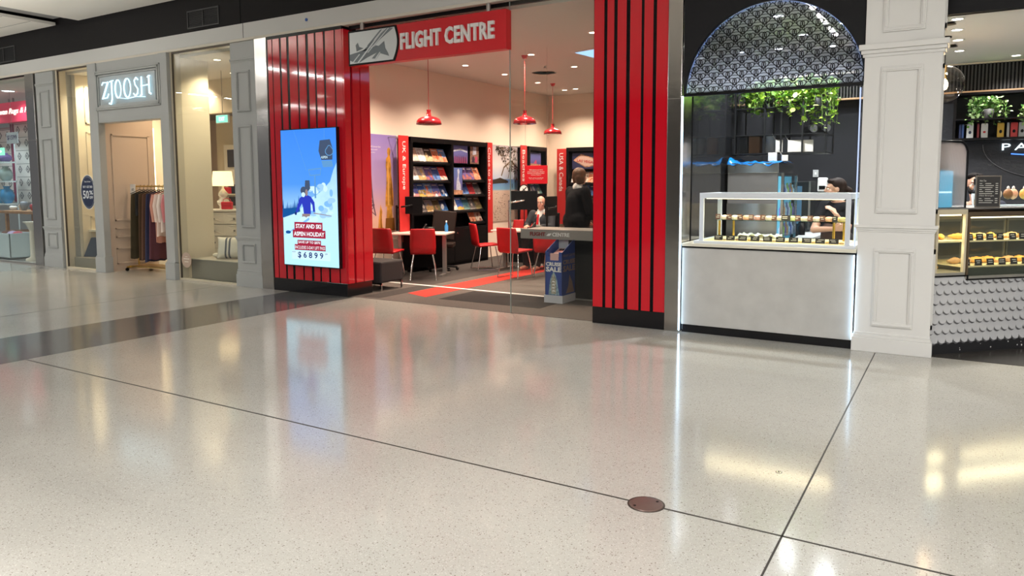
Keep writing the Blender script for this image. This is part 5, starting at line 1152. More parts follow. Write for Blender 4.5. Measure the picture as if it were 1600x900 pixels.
# cruise brochure stand
t = thing('brochure_stand', 'blue cardboard CRUISE SALE brochure stand before the counter', 'display stand', (-4.44, 8.55, 0.005), 0.0)
cb_ = mat('stand_blue', (0.03, 0.07, 0.30), 0.5); cw_ = mat('stand_white', (0.62, 0.62, 0.66), 0.6)
x0, x1, y0, y1 = -0.135, 0.115, -0.19, 0.19
b = MB(); b.box(x0-0.01, x1+0.01, y0-0.01, y1+0.01, 0, 0.10, cw_); b.build('plinth', t)
b = MB(); b.box(x0, x1, y0, y0+0.006, 0.10, 0.60, cb_)
for xx in (x0, x1-0.006): b.prism([(xx, y0, 0.10), (xx, y1, 0.10), (xx, y1, 0.83), (xx, y0, 0.66)], (0.006, 0, 0), cb_)
b.box(x0, x1, y1-0.006, y1, 0.10, 0.83, cb_); b.box(x0, x0+0.05, y0, y0+0.006, 0.60, 0.66, cb_); b.box(x1-0.05, x1, y0, y0+0.006, 0.60, 0.66, cb_); b.box(x0+0.006, x1-0.006, y1-0.012, y1-0.006, 0.12, 0.82, cw_)
b.prism([(x0+0.006, y0+0.01, 0.53), (x0+0.006, y1-0.01, 0.66), (x0+0.006, y1-0.01, 0.67), (x0+0.006, y0+0.01, 0.54)], (x1-x0-0.012, 0, 0), cw_)
b.build('box', t)
b = MB(); b.text('CRUISE', ((x0+0.012, y0-0.001, 0.48), XF, ZF), 0.225, 0.05, MATS['letter_white'], ext=0.001, bold=0.04); b.text('SALE', ((x0+0.012, y0-0.001, 0.405), XF, ZF), 0.225, 0.065, MATS['letter_white'], ext=0.001, bold=0.04)
b.build('lettering', t); b = MB()
YF = Vector((0, 1, 0)); gl_ = mat('stand_gold', (0.30, 0.20, 0.18), 0.5)
b.text('CRUISE', ((x1+0.001, y0+0.02, 0.50), YF, ZF), 0.34, 0.06, gl_, ext=0.001, bold=0.04); b.text('SALE', ((x1+0.001, y0+0.02, 0.405), YF, ZF), 0.34, 0.08, gl_, ext=0.001, bold=0.04); b.text('FLIGHT CENTRE', ((x1+0.001, y0+0.02, 0.60), YF, ZF), 0.34, 0.03, gl_, ext=0.001)
b.build('lettering', t)
b = MB(); sh = mat('ship_wake', (0.28, 0.42, 0.50), 0.6, noise=0.5, nscale=40); shp = mat('ship_deck', (0.45, 0.42, 0.33), 0.6, noise=0.5, nscale=60)
cx = (x0+x1)/2
b.poly([(cx+u, y0-0.001, z) for u, z in ((-0.075, 0.105), (0.085, 0.105), (0.065, 0.20), (0.05, 0.30), (0.03, 0.36), (0.0, 0.41), (-0.03, 0.36), (-0.05, 0.30), (-0.065, 0.20))], sh)
b.poly([(cx+u, y0-0.002, z) for u, z in ((-0.035, 0.12), (0.035, 0.12), (0.035, 0.28), (0.02, 0.34), (0.0, 0.385), (-0.02, 0.34), (-0.035, 0.28))], shp)
for z in (0.15, 0.19, 0.23, 0.27): b.poly([(cx-0.02, y0-0.003, z), (cx+0.02, y0-0.003, z), (cx+0.015, y0-0.003, z+0.018), (cx-0.015, y0-0.003, z+0.018)], MATS['letter_white'])
b.poly([(x1+0.001, y0+0.10, 0.12), (x1+0.001, y0+0.34, 0.12), (x1+0.001, y0+0.28, 0.26), (x1+0.001, y0+0.20, 0.36), (x1+0.001, y0+0.17, 0.22)], gl_)
b.build('picture', t)
b = MB(); pkm = mat('leaflet_pink', (0.72, 0.45, 0.42), 0.5)
for k in range(4): b.rbox((-0.01, 0.03+0.0*k, 0.615+0.009*k), (0.19, 0.30-0.02*k, 0.006), pkm if k == 3 else page_m, (0.33, 0, 0))
b.rbox((0.0, -0.185, 0.60), (0.12, 0.012, 0.09), pkm); b.text('CRUISE', ((-0.07, 0.0, 0.655), XF, Vector((0, 0.95, 0.33))), 0.12, 0.03, banner_red, ext=0.002)
for k in range(3): b.rbox((-0.05+0.045*k, 0.08, 0.672), (0.035, 0.05, 0.002), black, (0.33, 0, 0))
b.build('leaflet_pile', label='pile of pink and white leaflets in the cruise brochure stand', cat='leaflets', loc=(-4.44, 8.55, 0.005))
# ------------------------------------------------------------------ bakery window
BX0, BX1 = -2.455, -0.80
arch_c = (-1.615, 2.445); AR = 0.822
b = MB()    # black surround with a half-round opening, 4 cm thick
outer = [(BX0, 3.645), (BX1, 3.645)]
N = 48
arcp = [(arch_c[0]+AR*math.cos(PI*i/N), arch_c[1]+AR*math.sin(PI*i/N)) for i in range(N+1)]
surround = mat('surround_black', (0.012, 0.012, 0.014), 0.6, spec=0.2)
for i in range(N):
    (xa, za), (xb, zb) = arcp[i], arcp[i+1]
    b.prism([(xa, 7.40, za), (xa, 7.40, 3.645), (xb, 7.40, 3.645), (xb, 7.40, zb)], (0, 0.05, 0), surround)
b.box(arcp[0][0], BX1, 7.40, 7.45, 2.445, 3.645, surround); b.box(BX0, arcp[-1][0], 7.40, 7.45, 2.445, 3.645, surround)
b.build('arch_surround', label='black arched surround over the bakery window', cat='surround')
b = MB(); b.box(BX0, BX1, 7.41, 7.46, 2.42, 2.45, black); b.build('transom_bar', label='black horizontal bar under the patterned arch', cat='bar', bevel=0.002)
blue_led = emis('led_blue', (0.22, 0.40, 0.95), 0.9)
b = MB()
for i in range(N):
    (xa, za), (xb, zb) = arcp[i], arcp[i+1]; k = 0.007
    f2 = lambda x, z: (arch_c[0]+(x-arch_c[0])*(1-k), arch_c[1]+(z-arch_c[1])*(1-k))
    xc, zc = f2(xa, za); xd, zd = f2(xb, zb)
    b.prism([(xa, 7.47, za), (xb, 7.47, zb), (xd, 7.47, zd), (xc, 7.47, zc)], (0, 0.012, 0), blue_led)
b.build('arch_light_strip', label='thin blue light strip following the inner edge of the arch', cat='light')
arch_glass = glassmat('arch_glass', (0.92, 0.95, 1.0), (0.80, 0.85, 0.95), 0.24, haze=0.28, haze_rough=0.30)
b = MB(); b.prism([(x, 7.455, z) for x, z in arcp], (0, 0.008, 0), arch_glass); struct(b, 'window_5')
# lace-like pattern printed on the arch glass
b = MB(); PX, PZ = 0.137, 0.138; lace = mat('lace_black', (0.006, 0.006, 0.008), 0.5); fr5 = ((0, 7.452, 0), XF, ZF)
def inside(p, mrg=0.004): return (p[0]-arch_c[0])**2+(p[1]-arch_c[1])**2 < (AR-mrg)**2 and p[1] > arch_c[1]+0.006
def lstroke(pts, w):
    for p, q in zip(pts[:-1], pts[1:]):
        if inside(p) and inside(q): b.stroke([p, q], w, fr5, lace)
def subd(p, q, n): return [(p[0]+(q[0]-p[0])*i/n, p[1]+(q[1]-p[1])*i/n) for i in range(n+1)]
for r_ in range(-1, 14):
    for c_ in range(-8, 9):
        cx = arch_c[0]+c_*PX+(PX/2 if r_ % 2 else 0); cz = arch_c[1]+0.03+r_*PZ/2
        if (cx-arch_c[0])**2+(cz-arch_c[1])**2 > (AR+0.15)**2: continue
        lstroke([(cx+0.0185*math.sin(2*PI*i/14), cz-0.004+0.031*math.cos(2*PI*i/14)) for i in range(15)], 0.0078)
        for s_ in (-1, 1):
            lp = []
            for i in range(15):
                a = 2*PI*i/14; u = 0.027*math.sin(a); v = 0.024*math.cos(a)
                lp.append((cx+s_*(0.022+u*0.95), cz+0.004+v+u*0.15))
            lstroke(lp, 0.0078)
        lstroke([(cx-0.053, cz+0.004), (cx-0.052, cz+0.030), (cx-0.042, cz+0.048), (cx-0.028, cz+0.055), (cx, cz+0.056), (cx+0.028, cz+0.055), (cx+0.042, cz+0.048), (cx+0.052, cz+0.030), (cx+0.053, cz+0.004)], 0.006)
        for s_ in (-1, 1):
            lstroke(subd((cx, cz-0.045), (cx+s_*PX/2, cz+PZ/2-0.05), 6), 0.0072)
            lstroke([(cx+s_*0.012, cz-0.022), (cx+s_*0.006, cz-0.038), (cx, cz-0.046)], 0.007)
b.build('lace_pattern', label='black lace-like pattern covering the half-round arch glass', cat='window film', loc=(0, 0, 0))
# lower window pane above the case, LED strips, counter
b = MB(); b.box(BX0+0.035, BX1-0.01, 7.44, 7.448, 1.46, 2.42, clear_glass); struct(b, 'window_6')
strip_b = emis('led_cool', (0.55, 0.78, 1.0), 7.0)
b = MB(); b.box(-2.460, -2.452, 7.372, 7.398, 0.02, 2.42, strip_b); b.build('light_strip', label='tall cool white light strip left of the marble bakery counter', cat='light')
b = MB(); b.box(-0.818, -0.812, 7.380, 7.398, 0.10, 0.88, strip_b); b.build('light_strip', label='cool light strip at the right end of the bakery counter front', cat='light')
b = MB(); b.box(-0.825, -0.815, 7.42, 7.43, 0.95, 2.40, emis('led_dim', (0.5, 0.6, 0.95), 1.2)); b.build('light_strip', label='dim blue light strip along the right edge of the bakery window', cat='light')
stone = mat('counter_stone', (0.52, 0.515, 0.50), 0.3, noise=0.07, nscale=5)
t = thing('bakery_counter', 'pale marble fronted bakery counter with black kick board', 'counter', (-1.63, 7.6, 0))
b = MB(); b.box(-2.44, -0.815, 7.405, 8.35, 0.085, 0.885, stone); b.build('front_panel', t, world=True, bevel=0.003)
b = MB(); b.box(-2.44, -0.815, 7.425, 8.3, 0, 0.085, black_gloss); b.build('kick_board', t, world=True)
b = MB(); b.box(-2.44, -0.80, 7.395, 8.36, 0.885, 0.90, black); b.build('black_trim', t, world=True)  # thin black strip under the worktop
cream_top = mat('counter_cream', (0.74, 0.71, 0.60), 0.3)
b = MB(); b.box(-2.44, -0.80, 7.385, 8.38, 0.90, 0.932, cream_top); b.build('worktop', t, world=True, bevel=0.004)
# display case
t = thing('display_case', 'white framed glass pastry case on the marble counter', 'display case', (-1.58, 7.75, 0.932))
CX0, CX1, CY_0, CY_1, CZ0, CZ1 = -2.275, -0.865, 7.43, 8.12, 0.932, 1.445
wf = mat('case_white', (0.70, 0.74, 0.80), 0.35)
b = MB(); b.box(CX0-0.05, CX1+0.05, CY_0-0.02, CY_1+0.02, CZ0, CZ0+0.028, wf); b.build('base_frame', t, world=True, bevel=0.003)
b = MB(); b.box(CX0+0.03, CX1-0.03, CY_0+0.03, CY_1-0.02, CZ0+0.028, CZ0+0.034, mat('case_tray', (0.85, 0.72, 0.42), 0.4)); b.build('tray', t, world=True)
for (x, y) in ((CX0, CY_0), (CX1-0.042, CY_0), (CX0, CY_1-0.04), (CX1-0.042, CY_1-0.04)):
    b = MB(); b.box(x, x+0.042, y, y+0.03, CZ0+0.028, CZ1-0.055, wf); b.build('post', t, world=True, bevel=0.002)
b = MB(); b.box(CX0, CX1, CY_0, CY_0+0.035, CZ1-0.055, CZ1, wf).box(CX0, CX1, CY_1-0.035, CY_1, CZ1-0.055, CZ1, wf).box(CX0, CX0+0.04, CY_0+0.035, CY_1-0.035, CZ1-0.055, CZ1, wf).box(CX1-0.04, CX1, CY_0+0.035, CY_1-0.035, CZ1-0.055, CZ1, wf); b.build('top_frame', t, world=True)
b = MB(); b.box(CX0+0.04, CX1-0.04, CY_0+0.008, CY_0+0.014, CZ0+0.03, CZ1-0.05, clear_glass); b.build('front_glass', t, world=True)
b = MB(); b.box(CX0+0.04, CX1-0.04, CY_0+0.036, CY_1-0.036, CZ1-0.012, CZ1-0.006, clear_glass); b.build('top_glass', t, world=True)
shelf_g = glassmat('shelf_glass', (0.80, 0.92, 0.86))
b = MB(); b.box(CX0+0.08, CX1-0.06, CY_0+0.12, CY_1-0.16, 1.165, 1.173, shelf_g); b.build('glass_shelf', t, world=True)
for (x, y) in ((CX0+0.16, 7.60), (CX0+0.22, 7.92), (CX1-0.16, 7.60), (CX1-0.11, 7.92)):
    b = MB(); b.cyl((x, y, CZ0+0.034), (x, y, 1.165), 0.012, mat('gold_post', (0.75, 0.45, 0.08), 0.25, metal=0.8)); b.build('shelf_post', t, world=True)
b = MB(); b.box(CX0+0.06, CX1-0.06, CY_0+0.038, CY_0+0.052, CZ1-0.060, CZ1-0.052, emis('led_case', (1.0, 0.80, 0.42), 5.0)); b.build('light_bar', t, world=True)
area('case_light', ((CX0+CX1)/2, CY_0+0.10, CZ1-0.066), 1.2, 0.03, 6, (1, 0.80, 0.45))
# cards and pastries in the case
cardm = mat('card_black', (0.015, 0.013, 0.012), 0.5); cardb = mat('card_brown', (0.10, 0.04, 0.025), 0.5); chalk = mat('chalk_white', (0.62, 0.60, 0.55), 0.7)
def price_tag(x, y, z, w, h, m, lab, lines=2, rz=0.0):
    b = MB(); b.rbox((0, 0, h/2), (w, 0.004, h), m, (-0.15, 0, 0)); rr = random.Random(int(x*1000))
    b.rbox((0, 0.012, 0.003), (w*0.5, 0.03, 0.004), m)
    for k in range(lines):
        zz = h*(0.72-0.3*k); ww = w*rr.uniform(0.4, 0.75); b.rbox((rr.uniform(-0.01, 0.01), -0.004-0.15*(h/2-zz)*-1*0, zz), (ww, 0.002, h*0.11), chalk, (-0.15, 0, 0))
    b.build('price_card', label=lab, cat='price card', loc=(x, y, z), rz=rz)
pm = lambda n, c: mat('pastry_'+n, c, 0.55, noise=0.15, nscale=40)
pc = {'white': pm('white', (0.80, 0.72, 0.60)), 'peach': pm('peach', (0.85, 0.42, 0.25)), 'yellow': pm('yellow', (0.80, 0.62, 0.20)), 'green': pm('green', (0.60, 0.66, 0.25)), 'gold': pm('gold', (0.72, 0.38, 0.08)), 'brown': pm('brown', (0.28, 0.12, 0.04)), 'pink': pm('pink', (0.75, 0.35, 0.32)), 'tan': pm('tan', (0.55, 0.33, 0.15)), 'darkbrown': pm('darkbrown', (0.10, 0.045, 0.02))}
def bun(x, y, z, r, c, lab, name='macaron', kind=0, rz=0.0, g_=None):
    t = thing(name, lab, 'pastry', (x, y, z), rz, g_)
    if kind == 0:     # two domed halves with a filling
        b = MB(); b.lathe((0, 0, 0), [(0, 0), (r*0.8, 0.0), (r, r*0.22), (r*0.97, r*0.42)], pc[c], 20)
        b.lathe((0, 0, 0), [(r*0.97, r*0.60), (r, r*0.80), (r*0.75, r*1.12), (r*0.3, r*1.22), (0, r*1.23)], pc[c], 20); b.build('shells', t)
        b = MB(); b.lathe((0, 0, 0), [(r*0.90, r*0.40), (r*0.93, r*0.5), (r*0.90, r*0.62)], pc['white'], 20); b.build('filling', t)
    elif kind == 1:   # tart
        b = MB(); b.lathe((0, 0, 0), [(r*0.8, 0), (r*1.0, r*0.45), (r*0.92, r*0.45), (r*0.88, r*0.35)], pc['tan'], 24); b.build('crust', t)
        b = MB(); b.lathe((0, 0, 0), [(r*0.9, r*0.36), (r*0.7, r*0.55), (r*0.3, r*0.72), (0, r*0.75)], pc[c], 20); b.build('topping', t)
    else:             # croissant / roll
        b = MB(); n = 11; pts = []; rad = []
        for i in range(n):
            a = -1.15+2.3*i/(n-1); pts.append((r*1.3*math.sin(a), r*0.55*(1-math.cos(a)), r*0.42)); rad.append(r*(0.10+0.34*math.cos(a*1.15)**2)*(1.08 if i % 2 else 0.92))
        b.tube(pts, rad, pc[c], 12); b.build('pastry_body', t)
    return t
ZS = 1.1735
up = [('white', 'brown'), ('white', 'brown'), ('peach', 'brown'), ('pink', 'brown'), ('white', 'brown'), ('white', 'brown'), ('green', 'black'), ('white', 'brown'), ('white', 'brown'), ('peach', 'brown'), ('yellow', 'black')]
for i, (c_, cm) in enumerate(up):
    x = CX0+0.15+i*0.111
    price_tag(x, CY_0+0.14, ZS, 0.048 if i != 6 else 0.085, 0.055, cardb if cm == 'brown' else cardm, f'small {cm} price card, {ORD[i]} from the left on the glass shelf')
    bun(x+0.055, CY_0+0.18, ZS, 0.037, c_, f'{c_} macaron, {ORD[i]} from the left on the glass shelf', kind=0)
for i in range(10):
    x = CX0+0.175+i*0.121; cc = ['white', 'darkbrown', 'gold', 'white', 'yellow', 'yellow', 'yellow', 'yellow', 'gold', 'gold'][i]
    price_tag(x, CY_0+0.09, CZ0+0.034, 0.085, 0.05, cardm, f'black price card, {ORD[i]} from the left on the case floor')
    bun(x+0.062, CY_0+0.12, CZ0+0.034, 0.026, cc, f'small {cc.replace("darkbrown", "dark brown")} tart, {ORD[i]} from the left on the case floor', name='tart', kind=1)
t = thing('paper_bag', 'crumpled white paper lying at the back of the pastry case', 'paper', (-1.80, 8.0, 0.966), 0.1)
b = MB(); vs = []; n = 16; rr = random.Random(9)
for j in range(7):
    for i in range(n+1): vs.append((-0.22+0.44*i/n, -0.06+0.02*j, 0.012+0.045*abs(math.sin(i*0.9+j*0.7))*(0.4+0.6*rr.random())))
b.add(vs, [(j*(n+1)+i, j*(n+1)+i+1, (j+1)*(n+1)+i+1, (j+1)*(n+1)+i) for j in range(6) for i in range(n)], white_flat, True); o = b.build('sheet', t)
sm = o.modifiers.new('s', 'SOLIDIFY'); sm.thickness = 0.004

# ------------------------------------------------------------------ bakery and patisserie interior
b = MB(); b.box(-2.50, -2.46, 7.75, 11.0, 0, 3.62, mat('wall_gloss_black', (0.018, 0.018, 0.02), 0.10, coat=0.3)); struct(b, 'wall_bakery_left')
slate = mat('wall_slate', (0.028, 0.029, 0.034), 0.6, spec=0.3, bump=0.5, bscale=25)
b = MB(); b.box(-2.5, 3.6, 11.0, 11.1, 0, 3.4, mat('wall_black_paint', (0.016, 0.016, 0.019), 0.7, spec=0.2)); struct(b, 'wall_bakery_back')
b = MB(); b.box(-0.30, 3.5, 10.95, 11.0, 0, 2.62, slate); struct(b, 'wall_patisserie_brick')
b = MB(); b.box(-0.5, 4.2, 7.68, 11.1, 3.0, 3.06, mat('bakery_ceiling', (0.70, 0.66, 0.61), 0.8)); struct(b, 'ceiling_patisserie')
b = MB(); b.box(-2.46, -0.5, 7.47, 11.1, 3.35, 3.41, MATS['bakery_ceiling']); b.box(-0.54, -0.5, 7.62, 11.1, 3.0, 3.35, MATS['bakery_ceiling']); struct(b, 'ceiling_bakery')
b = MB(); b.box(-0.5, 4.2, 7.62, 7.72, 3.0, 3.64, surround); struct(b, 'wall_above_patisserie')
b = MB(); b.box(-2.3, 3.5, 10.86, 10.92, 2.66, 2.985, black)
for i in range(150): x = -2.28+i*0.038; b.box(x, x+0.018, 10.845, 10.86, 2.66, 2.985, mat('slat_charcoal', (0.055, 0.052, 0.05), 0.4))
struct(b, 'trim_slat_fascia')
b = MB(); b.box(-2.3, 3.5, 10.82, 10.92, 2.985, 3.0, mat('cornice_cream', (0.75, 0.62, 0.48), 0.6)); b.box(-2.3, 3.5, 10.84, 10.92, 2.645, 2.662, mat('led_rail', (0.3, 0.18, 0.1), 0.5, emit=(1, 0.6, 0.3), es=0.35)); struct(b, 'trim_cornice')
coolw = (0.93, 0.96, 1.0)
for (x, y, e_) in ((-1.78, 8.52, 85), (-1.74, 9.76, 45), (-1.22, 9.3, 45), (-1.55, 10.75, 45), (-0.95, 10.2, 35), (-2.2, 10.6, 40)):
    downlight(x, y, 3.35, e_*2.9, coolw, 'round cool downlight in the bakery ceiling behind the arch', 'downlights of the bakery', es=30, r=0.055, angle=140)
for (x, y, e_) in ((-0.10, 7.85, 30), (-0.106, 8.4, 30), (-0.10, 9.0, 40), (-0.09, 9.745, 40), (0.47, 10.45, 40), (0.9, 9.4, 40), (0.9, 8.6, 35), (1.5, 9.9, 40)):
    downlight(x, y, 3.0, e_*1.7, (1, 0.95, 0.88), 'round downlight in the patisserie ceiling', 'downlights of the patisserie', es=16, r=0.045, angle=130)
# drinks fridge with cool lit door on its right side
t = thing('drinks_fridge', 'grey steel drinks fridge seen from its side behind the pastry case', 'fridge', (-2.11, 9.42, 0))
b = MB(); b.box(-2.42, -1.84, 9.0, 9.85, 0.04, 1.66, mat('fridge_grey', (0.22, 0.20, 0.20), 0.4, metal=0.3)); b.build('body', t, world=True, bevel=0.006)
b = MB(); b.box(-2.42, -1.83, 8.99, 9.86, 1.66, 1.78, steel); b.build('top_panel', t, world=True, bevel=0.004)
b = MB(); b.box(-2.42, -1.84, 8.985, 9.0, 0.04, 1.30, steel); b.build('side_sheet', t, world=True)
b = MB(); b.box(-1.84, -1.838, 9.04, 9.82, 0.14, 1.62, emis('fridge_glow', (0.20, 0.62, 0.85), 0.9)); b.build('lit_interior', t, world=True)
for k in range(6):
    z = 0.22+k*0.23
    b = MB(); b.box(-1.838, -1.80, 9.05, 9.81, z-0.012, z, MATS['case_white']); sh_ = b.build('shelf', t, world=True)
cols = [((0.6, 0.65, 0.8), 'pale blue'), ((0.35, 0.55, 0.12), 'lime green'), ((0.25, 0.2, 0.5), 'violet'), ((0.7, 0.35, 0.15), 'orange'), ((0.5, 0.7, 0.8), 'clear'), ((0.08, 0.12, 0.35), 'navy')]
for k in range(6):
    for i in range(7):
        c_, nm = cols[(i+k*2) % 6]; hh = 0.15+0.02*(i % 2)
        b = MB(); b.lathe((0, 0, 0), [(0.024, 0), (0.026, hh*0.6), (0.012, hh*0.8), (0.012, hh), (0, hh)], mat('drink_'+nm.replace(' ', '_'), c_, 0.25, emit=c_, es=0.25), 12)
        b.build('drink_bottle', label=f'{nm} drink bottle, {ORD[i]} from the front on the {ORD[k]} fridge shelf from below', cat='bottle', loc=(-1.812, 9.10+i*0.105, 0.22+k*0.23), group='drinks in the fridge door')
b = MB(); b.box(-1.79, -1.775, 9.02, 9.84, 0.12, 1.64, glassmat('fridge_glass', (0.9, 0.97, 1.0))); b.build('glass_door', t, world=True)
b = MB(); b.box(-1.80, -1.77, 9.0, 9.03, 0.08, 1.66, steel).box(-1.80, -1.77, 9.82, 9.85, 0.08, 1.66, steel).box(-1.80, -1.77, 9.03, 9.82, 1.63, 1.66, steel).box(-1.80, -1.77, 9.03, 9.82, 0.08, 0.12, steel); b.build('door_frame', t, world=True)
# blue plastic sheet on the fridge
b = MB(); vs = []; n = 30; rr = random.Random(4)
for j in range(9):
    for i in range(n+1):
        x = -2.42+0.62*i/n; y = 8.97+0.09*j; zz = 1.795+0.014*math.sin(i*0.5+j)*rr.random()+0.006*math.sin(i*1.3+j*1.3)
        if j == 0: zz -= 0.030+0.012*math.sin(i*0.6); y -= 0.01
        vs.append((x, y, max(zz, 1.785 if j else 1.70)+ (0.05*max(0, 4-i)/4 if j > 0 else 0)))
b.add(vs, [(j*(n+1)+i, j*(n+1)+i+1, (j+1)*(n+1)+i+1, (j+1)*(n+1)+i) for j in range(8) for i in range(n)], mat('plastic_blue', (0.01, 0.20, 0.62), 0.25), True)
o = b.build('plastic_sheet', label='bright blue plastic sheet lying on top of the fridge', cat='plastic sheet'); so = o.modifiers.new('s', 'SOLIDIFY'); so.thickness = 0.003
# hanging rack with boxes and plants
t = thing('hanging_rack', 'black metal hanging rack above the drinks fridge', 'rack', (-1.85, 9.5, 1.74))
bar = mat('rack_black', (0.01, 0.01, 0.011), 0.4)
for x in (-2.40, -2.05, -1.86, -1.62, -1.36):
    for y in (9.22, 9.74):
        b = MB(); b.box(x-0.009, x+0.009, y-0.009, y+0.009, 1.90, 3.35, bar); b.build('post', t, world=True)
for z in (1.90, 2.12, 2.44):
    b = MB(); b.box(-2.40, -1.36, 9.21, 9.75, z-0.012, z, bar); b.build('shelf', t, world=True)
def carton(lab, x, y, z, w, d, h, m, rz=0.0, flap=True):
    t = thing('carton', lab, 'box', (x, y, z), rz)
    b = MB(); b.box(-w/2, w/2, -d/2, d/2, 0, h, m); b.build('box', t, bevel=0.003)
    if flap:
        b = MB(); b.add([(-w/2, -d/2, h), (-w/2, d/2, h), (-w/2-0.04, d/2, h+0.07), (-w/2-0.04, -d/2, h+0.07), (-w/2+0.003, -d/2, h), (-w/2+0.003, d/2, h), (-w/2-0.037, d/2, h+0.07), (-w/2-0.037, -d/2, h+0.07)], [(0, 1, 2, 3), (7, 6, 5, 4), (0, 3, 7, 4), (1, 5, 6, 2), (2, 6, 7, 3)], m); b.build('flap', t)
whb = mat('carton_white', (0.78, 0.72, 0.66), 0.6); brb = mat('carton_brown', (0.20, 0.10, 0.05), 0.6); grb = mat('bag_grey', (0.14, 0.13, 0.12), 0.25); bkb = mat('bag_black', (0.015, 0.015, 0.016), 0.4)
carton('large open white cardboard box tilted on the hanging rack', -1.66, 9.35, 1.905, 0.28, 0.18, 0.14, whb, 0.15)
carton('small white carton left of the large open white box', -1.90, 9.30, 1.905, 0.08, 0.10, 0.15, whb, 0.3)
carton('square white card under the rack beside the blue plastic', -1.93, 9.13, 1.80, 0.10, 0.03, 0.10, whb, 0.0, False)
carton('tiny white carton right of the square white card', -1.80, 9.16, 1.80, 0.07, 0.05, 0.07, whb, 0.3)
carton('brown cardboard box on the middle rack shelf', -2.20, 9.42, 1.905, 0.13, 0.14, 0.21, brb, 0.0, False)
carton('black box at the left end of the middle rack shelf', -2.34, 9.45, 1.905, 0.10, 0.2, 0.20, bkb, 0.1, False)
t = thing('plastic_bag', 'clear grey plastic bag of cups on the middle rack shelf', 'bag', (-2.0, 9.42, 1.905))
b = MB(); vs = []; n = 20
for j in range(8):
    for i in range(n):
        a = 2*PI*i/n; r = 0.085+0.012*math.sin(5*a+j); vs.append((r*math.cos(a), r*math.sin(a), 0.21*j/7+0.01*math.sin(3*a)*j/7))
b.add(vs, [(j*n+i, j*n+(i+1) % n, (j+1)*n+(i+1) % n, (j+1)*n+i) for j in range(7) for i in range(n)], mat('bag_clear', (0.42, 0.42, 0.42), 0.15), True); b.add(vs, [tuple(range(7*n, 8*n))], MATS['bag_clear']); b.build('bag', t)
for i, x in enumerate((-1.58, -1.44)):
    t = thing('black_shoe_box', ['black bottle pack lying on the upper rack shelf', 'second black bottle pack right of the first'][i], 'pack', (x, 9.42, 2.125), 0.5); t.name = 'bottle_pack'
    b = MB(); b.cyl((0, -0.12, 0.05), (0, 0.12, 0.05), 0.05, bkb); b.build('body', t); b = MB(); b.cyl((0, -0.15, 0.05), (0, -0.12, 0.05), 0.046, chrome); b.build('cap', t)
def foliage(name, lab, c, size, n, cols_, drop, seed, pot=True, leaf=0.05, lean=0.0):
    """trailing plant: pot, stems and leaves"""
    t = thing(name, lab, 'plant', c); rr = random.Random(seed)
    if pot:
        b = MB(); b.lathe((0, 0, 0), [(0.055, 0), (0.075, 0.11), (0.07, 0.11), (0.065, 0.095), (0, 0.095)], mat('pot_dark', (0.03, 0.03, 0.032), 0.6), 20); b.build('pot', t)
    st = MB(); lf = MB(); sm = mat('stem_green', (0.16, 0.26, 0.05), 0.6)
    z0 = 0.10
    for s_ in range(n):
        a = rr.random()*2*PI; L = rr.uniform(0.55, 1.0); rx = size[0]*L*math.cos(a); ry = size[1]*L*math.sin(a); up_ = rr.uniform(0.3, 1.0)*size[2]; dn = drop*rr.uniform(0.1, 1.0)
        pts = []
        for i in range(9):
            k = i/8; pts.append(Vector((rx*min(1, k*1.4)+lean*k, ry*min(1, k*1.4), z0+up_*math.sin(min(1, k*1.6)*PI*0.62)-dn*max(0, k-0.35)**1.4*1.6)))
        st.tube(pts, 0.0028, sm, 5)
        for i in range(1, 9):
            for q in range(2):
                p = pts[i]+Vector((rr.gauss(0, 0.022), rr.gauss(0, 0.022), rr.gauss(0, 0.018))); l = leaf*rr.uniform(0.6, 1.2)
                R_ = Euler((rr.uniform(-0.2, 1.5), rr.uniform(-0.7, 0.7), rr.random()*2*PI)).to_matrix()
                shp_ = [(0, 0, 0), (-0.36, 0.32, 0.06), (-0.30, 0.68, 0.03), (0, 1.0, -0.12), (0.30, 0.68, 0.03), (0.36, 0.32, 0.06)]
                lf.add([p+R_@(Vector(v)*l) for v in shp_]+[p+R_@(Vector((0, 0.5, -0.04))*l)], [(0, 1, 6), (1, 2, 6), (2, 3, 6), (3, 4, 6), (4, 5, 6), (5, 0, 6)], rr.choice(cols_), True)
    st.build('stems', t); lf.build('foliage', t); return t
lg = [mat('leaf_lime', (0.30, 0.52, 0.04), 0.4), mat('leaf_bright', (0.42, 0.62, 0.06), 0.4), mat('leaf_mid', (0.14, 0.33, 0.04), 0.45), mat('leaf_pale', (0.55, 0.70, 0.22), 0.4)]
foliage('trailing_plant', 'large lime green trailing plant at the left on the hanging rack', (-2.04, 9.30, 2.445), (0.22, 0.13, 0.20), 34, lg, 0.35, 11, leaf=0.065)
foliage('trailing_plant', 'large lime green trailing plant in the middle of the hanging rack', (-1.76, 9.27, 2.445), (0.24, 0.14, 0.20), 54, lg, 0.35, 12, leaf=0.068)
foliage('trailing_plant', 'lime green trailing plant drooping at the right of the rack', (-1.47, 9.27, 2.445), (0.22, 0.14, 0.18), 48, lg, 0.52, 13, leaf=0.068)
foliage('trailing_plant', 'darker green trailing plant at the back of the rack', (-2.30, 9.55, 2.445), (0.14, 0.14, 0.18), 22, lg[2:3]+lg[:1], 0.3, 14, leaf=0.06)
